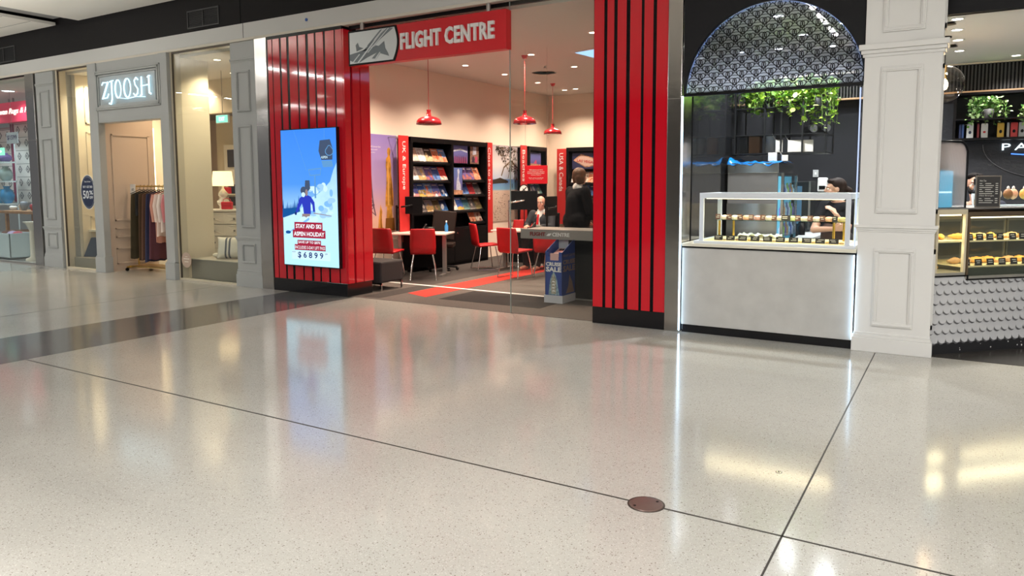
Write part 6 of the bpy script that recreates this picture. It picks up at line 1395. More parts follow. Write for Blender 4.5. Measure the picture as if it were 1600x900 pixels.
# back wall fittings
t = thing('soap_dispenser', 'white wall soap dispenser behind the woman in the bakery', 'dispenser', (-1.638, 10.99, 1.40))
b = MB(); b.box(-0.062, 0.062, -0.10, 0, 0.02, 0.21, white_flat); b.build('body', t, bevel=0.015); b = MB(); b.box(-0.04, 0.04, -0.105, -0.10, 0.05, 0.10, scr_m); b.build('window', t); b = MB(); b.box(-0.03, 0.03, -0.09, -0.03, 0, 0.02, scr_m); b.build('nozzle', t)
t = thing('wall_switch', 'small grey switch plate on the black bakery wall', 'switch', (-1.742, 10.998, 1.62))
b = MB(); b.box(-0.036, 0.036, -0.01, 0, 0, 0.10, mat('plate_grey', (0.42, 0.42, 0.42), 0.5)); b.build('plate', t, bevel=0.002); b = MB(); b.box(-0.01, 0.01, -0.016, -0.01, 0.035, 0.065, white_flat); b.build('rocker', t)
t = thing('coffee_urn', 'tall brushed steel cabinet right of the drinks fridge', 'appliance', (-1.72, 10.1, 0.0)); t.name = 'steel_cabinet'
b = MB(); b.box(-1.87, -1.63, 10.0, 10.35, 0.93, 1.56, mat('appliance_dark', (0.06, 0.065, 0.07), 0.25, metal=0.6)); b.build('body', t, world=True, bevel=0.01)
b = MB(); b.box(-1.66, -1.635, 9.985, 10.0, 0.95, 1.56, steel); b.build('edge_trim', t, world=True); b = MB(); b.box(-1.80, -1.74, 9.985, 10.0, 1.02, 1.5, mat('appliance_blue', (0.05, 0.12, 0.2), 0.2, emit=(0.2, 0.4, 0.6), es=0.25)); b.build('glass_front', t, world=True)
t = thing('work_bench', 'long steel edged work bench running back beside the fridge', 'bench', (-1.75, 10.0, 0))
b = MB(); b.prism([(-1.58, 8.45, 0.89), (-1.42, 8.45, 0.89), (-1.42, 10.9, 0.89), (-1.76, 10.9, 0.89)], (0, 0, 0.03), mat('bench_pale', (0.55, 0.56, 0.58), 0.3)); b.build('worktop', t, world=True)
b = MB(); b.prism([(-1.56, 8.5, 0.10), (-1.44, 8.5, 0.10), (-1.44, 10.9, 0.10), (-1.74, 10.9, 0.10)], (0, 0, 0.79), mat('bench_blue', (0.05, 0.12, 0.22), 0.4)); b.build('front_panel', t, world=True)
b = MB(); b.prism([(-1.55, 8.52, 0), (-1.46, 8.52, 0), (-1.46, 10.88, 0), (-1.73, 10.88, 0)], (0, 0, 0.10), black); b.build('plinth', t, world=True)
for i, (x, y, h, lab) in enumerate(((-1.62, 9.35, 0.14, 'small dark pot on the bakery work bench'), (-1.68, 9.7, 0.18, 'dark jar behind the small pot on the bakery work bench'))):
    b = MB(); b.lathe((0, 0, 0), [(0.04, 0), (0.045, h*0.7), (0.03, h*0.8), (0.03, h), (0, h)], scr_m, 18); b.build('jar', label=lab, cat='jar', loc=(x, y, 0.92))

# ------------------------------------------------------------------ angled patisserie counter
ANG = math.atan2(0.719, 0.696)
t = thing('patisserie_counter', 'angled counter faced in white fish-scale tiles', 'counter', (-0.175, 7.48, 0), ANG)
LC = 2.0
scale_w = mat('scale_white', (0.56, 0.565, 0.58), 0.35); gap_shade = mat('gap_shade_grey', (0.16, 0.16, 0.17), 0.7); kick = mat('kick_scuffed', (0.02, 0.02, 0.022), 0.4)
b = MB(); b.box(0, LC, 0.03, 0.55, 0.10, 0.705, scale_w); b.build('body', t)
b = MB(); b.box(0, LC, 0.02, 0.5, 0, 0.10, kick); rr = random.Random(2)
for k in range(14):
    x = 0.30+rr.random()*1.2; z = 0.03+rr.random()*0.05; r = 0.003+rr.random()*0.006; b.poly([(x+r*math.cos(2*PI*i/7)*rr.uniform(.7, 1.3), 0.0195, z+r*1.2*math.sin(2*PI*i/7)) for i in range(7)], white_flat)
b.build('kick_board', t)
b = MB(); TW = 0.083; RH = 0.089
for row in range(8):
    zc = 0.135+row*RH; z_top = min(zc+RH*1.05, 0.70)
    if zc > 0.68: break
    for i in range(-1, int(LC/TW)+1):
        cx = (i+0.5)*TW+(TW/2 if row % 2 else 0); rT = TW*0.4985
        if cx-rT < -0.045 or cx+rT > LC: continue
        pts = [(cx-rT, z_top)]+[(cx+rT*math.cos(PI+PI*j/12), zc+0.012+0.042*math.sin(PI+PI*j/12)) for j in range(13)]+[(cx+rT, z_top)]
        n = len(pts); yb, yt = 0.002, 0.026    # each scale leans out at its foot
        fv = [(x, yb+(yt-yb)*min(1, (z-zc+0.03)/(RH*1.3)), z) for x, z in pts]; bv = [(x, 0.031, z) for x, z in pts]
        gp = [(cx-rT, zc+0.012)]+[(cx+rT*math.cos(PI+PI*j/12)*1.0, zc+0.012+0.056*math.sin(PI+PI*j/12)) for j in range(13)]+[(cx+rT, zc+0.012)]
        b.poly([(x, 0.0125, z) for x, z in gp], gap_shade)  # grey crescent: shade in the gap under each scale, painted as colour
        b.add(fv+bv, [tuple(range(n))]+[(j, (j+1) % n, (j+1) % n+n, j+n) for j in range(n)], scale_w)
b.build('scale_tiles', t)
b = MB(); b.box(0, 0.365, -0.005, 0.55, 0.708, 0.716, black).box(0.365, LC, -0.008, 0.55, 0.668, 0.678, black).box(0.355, 0.367, -0.008, 0.2, 0.668, 0.716, black); b.build('trim', t)
# small left display unit and long right one
brz = mat('case_bronze', (0.22, 0.16, 0.10), 0.35, metal=0.7); creamm = mat('case_cream', (0.80, 0.70, 0.42), 0.4); sild = mat('case_silver', (0.50, 0.48, 0.42), 0.3, metal=0.6)
def case(name, lab, x0, x1, z0, z1, shelves, m, d=0.62):
    t = thing(name, lab, 'display case', (-0.175, 7.48, 0), ANG)
    b = MB(); b.box(x0, x1, 0, d, z0, z0+0.025, sild); b.build('base_rail', t, bevel=0.002)
    b = MB(); b.box(x0, x1, 0, d, z1-0.045, z1, m); b.build('top_rail', t, bevel=0.003)
    for x in (x0, x1-0.022):
        b = MB(); b.box(x, x+0.022, 0, 0.03, z0+0.025, z1-0.045, m); b.build('post', t)
    b = MB(); b.box(x0, x1, d-0.015, d, z0, z1-0.04, mat('case_back', (0.30, 0.29, 0.22), 0.3)); b.build('back_panel', t)
    b = MB(); b.box(x0+0.022, x1-0.022, 0.02, 0.03, z0+0.025, z0+0.095, mat('case_olive', (0.05, 0.055, 0.035), 0.3)); b.build('lower_panel', t) if len(shelves) > 1 else None
    n_ = max(1, round((x1-x0)/0.5))
    for q_ in range(n_):
        xa = x0+0.04+q_*(x1-x0-0.06)/n_; xb = xa+(x1-x0-0.06)/n_-0.03
        b = MB(); b.box(xa, xb, d-0.03, d-0.016, z0+0.10, z1-0.10, mat('case_door', (0.16, 0.17, 0.15), 0.15)).box(xa+0.02, xb-0.02, d-0.032, d-0.03, z0+0.12, z1-0.12, mat('case_door_pane', (0.07, 0.08, 0.08), 0.08)); b.build('sliding_door', t)
    b = MB(); b.box(x0+0.022, x1-0.022, 0.008, 0.014, z0+0.025, z1-0.045, clear_glass); b.build('front_glass', t)
    for z in shelves:
        b = MB(); b.box(x0+0.022, x1-0.022, 0.05, d-0.03, z-0.014, z, creamm); b.build('shelf', t)
    b = MB(); b.box(x0+0.03, x1-0.03, 0.04, 0.055, z1-0.058, z1-0.046, emis('led_case_b', (1.0, 0.86, 0.55), 4.0)); b.build('light_bar', t)
    c, s_ = math.cos(ANG), math.sin(ANG); xm = (x0+x1)/2
    area('patisserie_case_light', (-0.175+xm*c-0.12*s_, 7.48+xm*s_+0.12*c, z1-0.065), (x1-x0)*0.85, 0.10, 3.4*(x1-x0)+1.2, (1, 0.85, 0.52), (0, 0, ANG))
    for k, z in enumerate(shelves):
        a_ = area('patisserie_shelf_light', (-0.175+xm*c-0.10*s_, 7.48+xm*s_+0.10*c, z-0.02), (x1-x0)*0.8, 0.10, 1.6*(x1-x0)+0.5, (1, 0.85, 0.52), (0, 0, ANG))
    return t
case('display_case', 'narrow cream pastry case right beside the white pilaster', 0.005, 0.335, 0.716, 1.305, [1.02], mat('case_cream_frame', (0.62, 0.55, 0.40), 0.4))
case('display_case', 'wide dark framed pastry case at the right image edge', 0.345, LC, 0.678, 1.28, [1.02, 0.79], brz)
def PL(lx, ly, z): c, s_ = math.cos(ANG), math.sin(ANG); return (-0.175+lx*c-ly*s_, 7.48+lx*s_+ly*c, z)
rr = random.Random(8)
items = [('gold', 'croissant', 2, 0.05), ('gold', 'croissant', 2, 0.052), ('tan', 'pastry_roll', 2, 0.05), ('gold', 'croissant', 2, 0.05), ('yellow', 'tart', 1, 0.045), ('tan', 'pastry_roll', 2, 0.05), ('gold', 'tart', 1, 0.045), ('tan', 'croissant', 2, 0.05), ('gold', 'croissant', 2, 0.05), ('brown', 'pastry_roll', 2, 0.05)]
cname = {'gold': 'golden', 'tan': 'tan', 'yellow': 'yellow', 'brown': 'brown', 'darkbrown': 'dark brown', 'white': 'white'}
for i in range(10):
    c_, nm, k_, r_ = items[i]; p = PL(0.44+i*0.125, 0.20, 1.02); bun(*p, r_*1.35, c_, f'{cname[c_]} {nm.replace("_", " ")}, {ORD[i]} from the left on the upper shelf of the wide case', name=nm, kind=k_, rz=ANG+rr.uniform(-.3, .3))
    q = items[(i*3+2) % 10]; p = PL(0.44+i*0.125, 0.22, 0.79); bun(*p, q[3]*1.45, q[0], f'{cname[q[0]]} {q[1].replace("_", " ")}, {ORD[i]} from the left on the lower shelf of the wide case', name=q[1], kind=q[2], rz=ANG+rr.uniform(-.3, .3))
for i in range(4):
    p = PL(0.07+i*0.065, 0.22, 1.02); bun(*p, 0.062, ['gold', 'tan', 'gold', 'gold'][i], f'pale sandwich roll, {ORD[i]} from the left on the narrow case shelf', name='pastry_roll', kind=2, rz=ANG+1.2)
    if i < 3: p = PL(0.09+i*0.08, 0.25, 0.741); bun(*p, 0.045, ['darkbrown', 'tan', 'gold'][i], f'{["dark", "tan", "golden"][i]} loaf slice on the floor of the narrow case', name='cake_slice', kind=2, rz=ANG+0.4)
for i in range(9):
    p = PL(0.42+i*0.115+(0.03 if i > 3 else 0), 0.055, 1.02); price_tag(*p, 0.078, 0.060, cardm, f'black price card, {ORD[i]} from the left on the upper shelf of the wide case', 2, ANG)
    p = PL(0.40+i*0.135, 0.055, 0.79); price_tag(*p, 0.078, 0.060, cardm, f'black price card, {ORD[i]} from the left on the lower shelf of the wide case', 2, ANG)
# counter top items
t = thing('counter_slab', 'thin steel counter slab over the patisserie cases', 'counter top', (-0.175, 7.48, 1.305), ANG)
b = MB(); b.box(0.0, LC, 0.0, 0.62, -0.0, 0.012, steel_dull); b.build('slab', t, bevel=0.002)
t = thing('ribbed_glass_screen', 'ribbed glass guard with rounded black frame on the patisserie counter', 'screen', (-0.175, 7.48, 1.317), ANG)
sx1_ = 0.315; zt = 0.585
outl = [(0.0, 0.0), (sx1_, 0.0), (sx1_, zt-0.10)]+[(sx1_-0.10+0.10*math.cos(PI/2*i/8), zt-0.10+0.10*math.sin(PI/2*i/8)) for i in range(1, 9)]+[(0.0, zt)]
b = MB(); b.tube([(x, 0.02, z) for x, z in outl], 0.012, black, 8, closed=True); b.build('frame', t)
b = MB(); nr = 34
for i in range(nr):
    xa = 0.006+i*(sx1_-0.014)/nr; w_ = (sx1_-0.014)/nr; xm = xa+w_/2
    ztop = zt if xm < sx1_-0.10 else zt-0.10+math.sqrt(max(0, 0.01-(xm-sx1_+0.10)**2))
    pr_ = [(xa+w_*j/4, 0.02-0.004*math.sin(PI*j/4)) for j in range(5)]
    b.add([(x, y, 0.006) for x, y in pr_]+[(x, y, ztop-0.006) for x, y in pr_], [(j, j+1, j+6, j+5) for j in range(4)], glassmat('ribbed_glass', (0.75, 0.80, 0.85), (0.50, 0.42, 0.38), 0.45, 0.12) if 'ribbed_glass' not in MATS else MATS['ribbed_glass'], True)  # brown film colour stands in for a reflection on the ribbed pane
b.build('ribbed_pane', t)
t = thing('coffee_machine', 'coffee machine with blue lit panel behind the ribbed glass', 'coffee machine', (-0.175, 7.48, 1.317), ANG)
b = MB(); b.box(0.01, 0.30, 0.14, 0.50, 0, 0.33, mat('machine_blue', (0.06, 0.30, 0.42), 0.3, emit=(0.05, 0.38, 0.58), es=1.3)); b.build('body', t, bevel=0.01)
b = MB(); b.prism([(0.0, 0.12, 0.36), (0.31, 0.12, 0.33), (0.31, 0.12, 0.36), (0.0, 0.12, 0.40)], (0, 0.40, 0), scr_m); b.build('top_tray', t, bevel=0.004); b = MB(); b.box(0.0, 0.28, 0.132, 0.14, 0.13, 0.145, emis('machine_line', (0.7, 0.95, 1), 2)); b.build('light_line', t)
t = thing('menu_board', 'black chalk menu in a small upright stand on the counter', 'menu', PL(0.455, 0.05, 1.317), ANG-0.55)
b = MB(); b.box(0, 0.20, 0, 0.012, 0, 0.285, mat('menu_frame', (0.16, 0.13, 0.10), 0.4)); b.build('frame', t, bevel=0.002)
b = MB(); b.box(0.010, 0.19, -0.002, 0, 0.010, 0.275, mat('menu_black', (0.018, 0.016, 0.016), 0.6)); b.build('panel', t)
b = MB(); b.text('Hot Tea', ((0.03, -0.003, 0.232), XF, ZF), 0.05, 0.016, chalk, ext=0.001, shear=0.2); b.text('Other Beverages', ((0.03, -0.003, 0.098), XF, ZF), 0.115, 0.016, chalk, ext=0.001, shear=0.2)
for k, z in enumerate((0.212, 0.194, 0.176, 0.158, 0.140, 0.122, 0.078, 0.060, 0.042)):
    b.box(0.03, 0.05+0.012*(k % 3), -0.003, -0.002, z, z+0.005, chalk); b.box(0.075, 0.12+0.011*((k*2) % 3), -0.003, -0.002, z, z+0.005, chalk)
    b.box(0.155, 0.175, -0.003, -0.002, z, z+0.006, chalk)
b.build('writing', t)
t = thing('cake_stand', 'glass tray of wrapped cookies on the patisserie counter', 'tray', PL(0.95, 0.20, 1.317), ANG)
b = MB(); b.box(-0.22, 0.40, -0.10, 0.12, 0.0, 0.012, wf).box(-0.22, 0.40, -0.10, 0.12, 0.06, 0.066, shelf_g)
for x in (-0.215, 0.395): b.box(x-0.004, x+0.004, -0.10, 0.12, 0.012, 0.06, brass)
b.build('tray', t)
for i in range(6):
    p = PL(0.78+i*0.095, 0.18+0.03*(i % 2), 1.317+0.066)
    tt = thing('wrapped_cookie', f'{["dark", "white", "brown", "pale", "golden", "tan"][i]} wrapped cookie bag, {ORD[i]} from the left on the counter tray', 'cookies', p, ANG)
    b = MB(); b.ell((0, 0, 0.05), (0.045, 0.035, 0.05), pc[['darkbrown', 'white', 'brown', 'peach', 'gold', 'tan'][i]]); b.build('cookies', tt)
    b = MB(); b.ell((0, 0, 0.105), (0.014, 0.012, 0.020), mat('cello', (0.75, 0.70, 0.66), 0.15), 10); b.build('tie', tt)
for i, (lx, ly, h, lab) in enumerate(((0.86, 0.42, 0.30, 'black and steel pepper mill shaped grinder on the patisserie counter'), (0.80, 0.36, 0.18, 'white cup with black lid beside the tall grinder'))):
    b = MB()
    if i == 0: b.lathe((0, 0, 0), [(0.03, 0), (0.035, 0.1), (0.02, 0.2), (0.025, 0.26), (0.0, 0.30)], steel_dull, 18); b.lathe((0, 0, 0), [(0.022, 0.2), (0.028, 0.25), (0, 0.31)], black, 18)
    else: b.lathe((0, 0, 0), [(0.03, 0), (0.045, 0.10), (0.04, 0.12)], white_flat, 18); b.lathe((0, 0, 0), [(0.042, 0.12), (0.03, 0.17), (0, 0.18)], black, 18)
    b.build('grinder' if i == 0 else 'cup', label=lab, cat='grinder' if i == 0 else 'cup', loc=PL(lx, ly, 1.317))
# back shelf with packets and plants, lit sign
t = thing('wall_shelf', 'black wall shelf unit carrying packets behind the patisserie', 'shelf', (0.8, 10.8, 2.0))
b = MB(); b.box(-0.10, 2.4, 10.70, 10.95, 2.05, 2.08, black); b.build('shelf_board', t, world=True); b = MB(); b.box(-0.12, 2.4, 10.70, 10.95, 2.60, 2.63, black); b.build('top_board', t, world=True)
b = MB(); b.box(-0.13, -0.10, 10.70, 10.95, 2.05, 2.63, black); b.build('side_board', t, world=True)
pk_ = [(-0.06, (0.03, 0.06, 0.2), 'navy'), (-0.03, (0.05, 0.12, 0.35), 'blue'), (0.045, (0.75, 0.75, 0.75), 'white with a blue dot'), (0.13, (0.30, 0.03, 0.04), 'slim dark red'), (0.195, (0.72, 0.70, 0.68), 'white with a red dash'), (0.36, (0.65, 0.38, 0.03), 'golden yellow'), (0.435, (0.5, 0.5, 0.5), 'slim grey'), (0.495, (0.6, 0.03, 0.03), 'red'), (0.575, (0.45, 0.45, 0.46), 'silver'), (0.665, (0.78, 0.78, 0.78), 'wide white')]
for i, (x, c_, nm) in enumerate(pk_):
    w_ = 0.025 if 'slim' in nm or nm in ('navy', 'blue') else (0.10 if 'wide' in nm else 0.07)
    b = MB(); mm = mat('packet_%d' % i, c_, 0.4); b.box(-w_/2, w_/2, -0.04, 0.04, 0, 0.165, mm); b.box(-w_/2*0.9, w_/2*0.9, -0.03, 0.03, 0.165, 0.175, mm)
    if w_ > 0.05: b.ell((0, -0.041, 0.07), (w_*0.22, 0.002, 0.012 if 'dash' in nm else 0.02), {'white with a red dash': red_flat, 'white with a blue dot': navy}.get(nm, black), 10)
    b.build('packet', label=f'{nm} packet on the black shelf behind the patisserie', cat='packet', loc=(x+0.01, 10.80, 2.08), bevel=0.003)
lf_ = [mat('ivy_mid', (0.10, 0.26, 0.05), 0.45), mat('ivy_light', (0.28, 0.46, 0.14), 0.4), mat('ivy_dark', (0.05, 0.15, 0.03), 0.5), mat('ivy_edge', (0.45, 0.60, 0.30), 0.4)]
foliage('trailing_plant', 'green ivy plant in a grey pot above the packets', (0.22, 10.62, 2.30), (0.19, 0.10, 0.15), 30, lf_, 0.28, 21, leaf=0.05)
foliage('trailing_plant', 'green ivy plant cut off by the right image edge', (0.74, 10.62, 2.30), (0.19, 0.10, 0.15), 30, lf_, 0.28, 22, leaf=0.05)
b = MB(); b.box(-0.10, 2.4, 10.52, 10.95, 2.285, 2.30, black); b.build('shelf_board', bpy.data.objects['wall_shelf'], world=True)
t = thing('lit_sign', 'white lit PATISSERIE lettering on the black brick wall', 'sign', (0.9, 10.94, 1.9))
b = MB(); b.text('PATISSERIE', ((0.40, 10.945, 1.93), XF, ZF), 1.30, 0.082, emis('sign_glow', (0.80, 0.95, 1.0), 2.2), ext=0.02, bold=-0.004, spacing=1.35); b.build('lettering', t, world=True)
b = MB(); b.stroke([(0.50+i*0.05, 1.885-0.03*math.sin(PI*i/20)) for i in range(21)], 0.012, ((0, 10.945, 0), XF, ZF), emis('sign_blue', (0.08, 0.25, 1.0), 2.0), 0.01); b.build('underline', t, world=True)
b = MB(); R_ = 0.48
b.stroke([(0.95+0.75*math.cos(PI+PI*i/24), 2.0+0.42*math.sin(PI+PI*i/24)) for i in range(25)], 0.008, ((0, 10.945, 0), XF, ZF), mat('sign_ring', (0.10, 0.10, 0.11), 0.4), 0.01); b.build('ring', t, world=True)
# globe pendants
smoke = glassmat('globe_smoke', (0.90, 0.84, 0.78), boost=1.6)
for i, (x, y, z, lab) in enumerate(((-0.20, 8.75, 2.53, 'smoked glass globe pendant showing beside the white pilaster'),)):
    t = thing('globe_lamp', lab, 'lamp', (x, y, z))
    b = MB(); b.ell((0, 0, 0), (0.185, 0.185, 0.185), smoke, 40, k=24); b.build('glass_globe', t)
    b = MB(); b.cyl((0, 0, 0.05), (0, 0, 0.185), 0.022, brass); b.build('lamp_holder', t)
    b = MB(); b.ell((0, 0, -0.005), (0.035, 0.035, 0.055), emis('bulb_glow', (1.0, 0.72, 0.38), 60)); b.build('bulb', t)
    b = MB(); b.cyl((0, 0, 0.185), (0, 0, 3.0-z), 0.004, black, n=8); b.build('cord', t)
    b = MB(); b.cyl((0, 0, 2.985-z), (0, 0, 3.0-z), 0.05, black); b.build('ceiling_rose', t)
for i, (x, y) in enumerate(((-0.155, 8.0), (-0.15, 9.3))):
    b = MB(); b.cyl((0, 0, -0.02), (0, 0, 0), 0.05, black, 0.03); b.build('ceiling_rose', label=['black ceiling rose near the window line above the globe lamp', 'black ceiling rose deeper behind the globe lamp'][i], cat='ceiling rose', loc=(x, y, 3.0))
# ------------------------------------------------------------------ people
def cone_caps(segs, ells, m):
    b = MB()
    for p0, r0, p1, r1 in segs:
        b.cyl(p0, p1, r0, m, r1, 16); b.ell(p0, (r0,)*3, m, 14); b.ell(p1, (r1,)*3, m, 14)
    for e in ells: b.ell(e[0], e[1], m, 18, e[2] if len(e) > 2 else None, 12)
    return b
def fused(b, name, parent, m, voxel=0.010, smooth=3):
    """melts the shapes of b into one continuous skin"""
    o = b.build(name, parent)
    r = o.modifiers.new('r', 'REMESH'); r.mode = 'VOXEL'; r.voxel_size = voxel; r.use_smooth_shade = True
    s_ = o.modifiers.new('s', 'SMOOTH'); s_.iterations = smooth; s_.factor = 0.5
    dg = bpy.context.evaluated_depsgraph_get(); me = bpy.data.meshes.new_from_object(o.evaluated_get(dg))
    o.modifiers.clear(); old = o.data; o.data = me; bpy.data.meshes.remove(old)
    me.materials.clear(); me.materials.append(m)
    for p in me.polygons: p.use_smooth = True; p.material_index = 0
    return o
def hand(segs, ells, wrist, d, palm_n, side, L=0.18):
    """palm and five fingers; d = direction of the fingers, palm_n = palm normal, side = thumb side"""
    w = Vector(wrist); d = Vector(d).normalized(); n_ = Vector(palm_n).normalized(); s_ = Vector(side).normalized()
    pc_ = w+d*L*0.26
    for k in (-1, 0, 1): segs.append((w+s_*0.012*k, 0.015, w+d*L*0.48+s_*0.024*k, 0.012))
    for i, (off, ln) in enumerate(((0.032, 0.42), (0.011, 0.48), (-0.011, 0.44), (-0.031, 0.34))):
        k0 = w+d*L*0.48+s_*off; k1 = k0+d*L*ln*0.5+n_*L*0.07; k2 = k1+(d*0.6+n_*0.8).normalized()*L*ln*0.5
        segs.append((k0, 0.0095, k1, 0.0085)); segs.append((k1, 0.0085, k2, 0.0072))
    t0 = w+d*L*0.14+s_*0.028; t1 = t0+(d*0.6+s_*0.75).normalized()*L*0.24; t2 = t1+(d*0.95+n_*0.3).normalized()*L*0.18
    segs.append((t0, 0.0135, t1, 0.011)); segs.append((t1, 0.011, t2, 0.0085))
def head_parts(c, fwd, s=1.0):
    """ellipsoids of a head centred at c looking along fwd (horizontal angle in radians: 0 = -y)"""
    c = Vector(c); R = Euler((0, 0, fwd)).to_matrix(); P = lambda x, y, z: c+R@Vector((x, y, z))*s; rot = (0, 0, fwd)
    e = [(P(0, 0.012, 0.025), (0.074*s, 0.092*s, 0.088*s), rot), (P(0, -0.022, -0.040), (0.056*s, 0.062*s, 0.070*s), rot), (P(0, -0.062, -0.088), (0.024*s, 0.022*s, 0.020*s), rot),
         (P(0, -0.094, -0.012), (0.010*s, 0.016*s, 0.022*s), rot), (P(0, -0.104, -0.024), (0.014*s, 0.013*s, 0.010*s), rot), (P(0, -0.079, -0.052), (0.022*s, 0.010*s, 0.006*s), rot), (P(0, -0.077, -0.062), (0.019*s, 0.010*s, 0.006*s), rot),
         (P(0, -0.074, 0.022), (0.048*s, 0.014*s, 0.010*s), rot)]
    for sx in (-1, 1):
        e.append((P(sx*0.076, 0.012, -0.008), (0.010*s, 0.020*s, 0.030*s), rot)); e.append((P(sx*0.036, -0.058, -0.028), (0.022*s, 0.022*s, 0.022*s), rot))
    return e, P
def eyes(t, P, s, brow=None):
    for sx in (-1, 1):
        b = MB(); b.ell(P(sx*0.030, -0.077, 0.0), (0.012*s, 0.008*s, 0.008*s), mat('eye_white', (0.8, 0.78, 0.75), 0.3)); b.ell(P(sx*0.030, -0.083, 0.0), (0.005*s, 0.003*s, 0.0055*s), mat('iris_dark', (0.03, 0.02, 0.015), 0.2)); b.build('eye', t)
        if brow:
            b = MB(); b.ell(P(sx*0.031, -0.084, 0.022), (0.017*s, 0.005*s, 0.004*s), brow); b.build('eyebrow', t)
    b = MB(); b.ell(P(0, -0.088, -0.0565), (0.020*s, 0.004*s, 0.004*s), mat('lip_rose', (0.42, 0.14, 0.12), 0.5)); b.build('lips', t)

V = Vector
# --- woman behind the bakery counter, facing camera-left, chin on her raised hand
t = thing('person', 'woman with dark ponytail in black shirt and brown apron behind the pastry case', 'person', (-1.145, 8.78, 0))
skin_w = mat('skin_warm', (0.60, 0.34, 0.24), 0.5)
ang = -1.05            # facing direction of head: 0 = -y, negative turns towards -x
he, P = head_parts((-0.045, -0.01, 1.475), ang-0.15, 0.98)
body_a = -0.35
R = Euler((0, 0, body_a)).to_matrix(); Q = lambda x, y, z: R@V((x, y, z))
shL, shR = Q(0.155, 0, 1.30), Q(-0.155, 0, 1.30)
elL = V((0.106, -0.165, 1.03)); wrL = V((0.010, -0.225, 1.20))
elR = V((-0.225, -0.13, 1.03)); wrR = V((0.0, -0.245, 1.05))
segs = [(Q(0, 0.01, 0.95), 0.125, Q(0, 0.01, 1.22), 0.115), (Q(-0.06, 0, 1.27), 0.075, Q(0.06, 0, 1.27), 0.075), (Q(0, 0.0, 1.30), 0.055, V((-0.02, 0.01, 1.42)), 0.048),
        (shL, 0.052, elL, 0.040), (elL, 0.038, wrL, 0.025), (shR, 0.052, elR, 0.040), (elR, 0.038, wrR, 0.025),
        (Q(-0.08, 0.0, 0.90), 0.09, Q(-0.08, 0, 0.48), 0.062), (Q(0.08, 0.0, 0.90), 0.09, Q(0.08, 0, 0.48), 0.062), (Q(-0.08, 0, 0.48), 0.058, Q(-0.08, 0.02, 0.08), 0.038), (Q(0.08, 0, 0.48), 0.058, Q(0.08, 0.02, 0.08), 0.038)]
for sx in (-1, 1): segs.append((Q(sx*0.08, 0.03, 0.04), 0.035, Q(sx*0.09, -0.14, 0.035), 0.03))
hand(segs, [], wrL, V((-0.62, -0.05, 0.75)), V((-0.5, 0.45, -0.5)), V((0.1, 0.8, 0.3)), 0.165)
hand(segs, [], wrR, Q(0.8, -0.25, 0.15), Q(0, 0.8, 0.3), Q(0, -0.2, 0.9), 0.15)
fused(cone_caps(segs, he, skin_w), 'body', t, skin_w, 0.008, 2)
eyes(t, P, 0.98, mat('brow_dark', (0.02, 0.012, 0.01), 0.7))
sh = mat('shirt_black', (0.010, 0.010, 0.012), 0.85, spec=0.15)
segs = [(Q(0, 0.01, 0.93), 0.142, Q(0, 0.01, 1.20), 0.13), (Q(-0.07, 0, 1.255), 0.088, Q(0.07, 0, 1.255), 0.088), (shL+V((0, 0, -0.01)), 0.066, shL.lerp(elL, 0.62), 0.060), (shR+V((0, 0, -0.01)), 0.066, shR.lerp(elR, 0.62), 0.060), (Q(-0.04, -0.05, 1.15), 0.085, Q(0.04, -0.05, 1.15), 0.085)]
fused(cone_caps(segs, [], sh), 'shirt', t, sh, 0.012, 3)
ap = mat('apron_brown', (0.075, 0.040, 0.032), 0.8)
segs = [(Q(-0.05, -0.03, 0.70), 0.135, Q(-0.04, -0.045, 1.02), 0.115), (Q(0.05, -0.03, 0.70), 0.135, Q(0.04, -0.045, 1.02), 0.115)]
fused(cone_caps(segs, [], ap), 'apron', t, ap, 0.014, 3)
tr = mat('trouser_black', (0.012, 0.012, 0.014), 0.85)
segs = [(Q(sx*0.08, 0, 0.92), 0.105, Q(sx*0.08, 0, 0.48), 0.075) for sx in (-1, 1)]+[(Q(sx*0.08, 0, 0.48), 0.072, Q(sx*0.08, 0.02, 0.10), 0.055) for sx in (-1, 1)]
fused(cone_caps(segs, [], tr), 'trousers', t, tr, 0.014, 3)
hair = mat('hair_dark_brown', (0.018, 0.009, 0.007), 0.6, spec=0.15)
hb = cone_caps([(P(0, 0.10, 0.02), 0.030, P(0.0, 0.155, -0.02), 0.036), (P(0, 0.155, -0.02), 0.036, P(0.0, 0.175, -0.13), 0.030), (P(0, 0.175, -0.13), 0.030, P(0, 0.17, -0.25), 0.012)],
               [(P(0, 0.030, 0.045), (0.084, 0.094, 0.082), (0, 0, ang-0.15)), (P(0, 0.055, 0.0), (0.080, 0.066, 0.075), (0, 0, ang-0.15)), (P(0, -0.035, 0.085), (0.062, 0.045, 0.030), (0, 0, ang-0.15))], hair)
fused(hb, 'hair', t, hair, 0.010, 2)

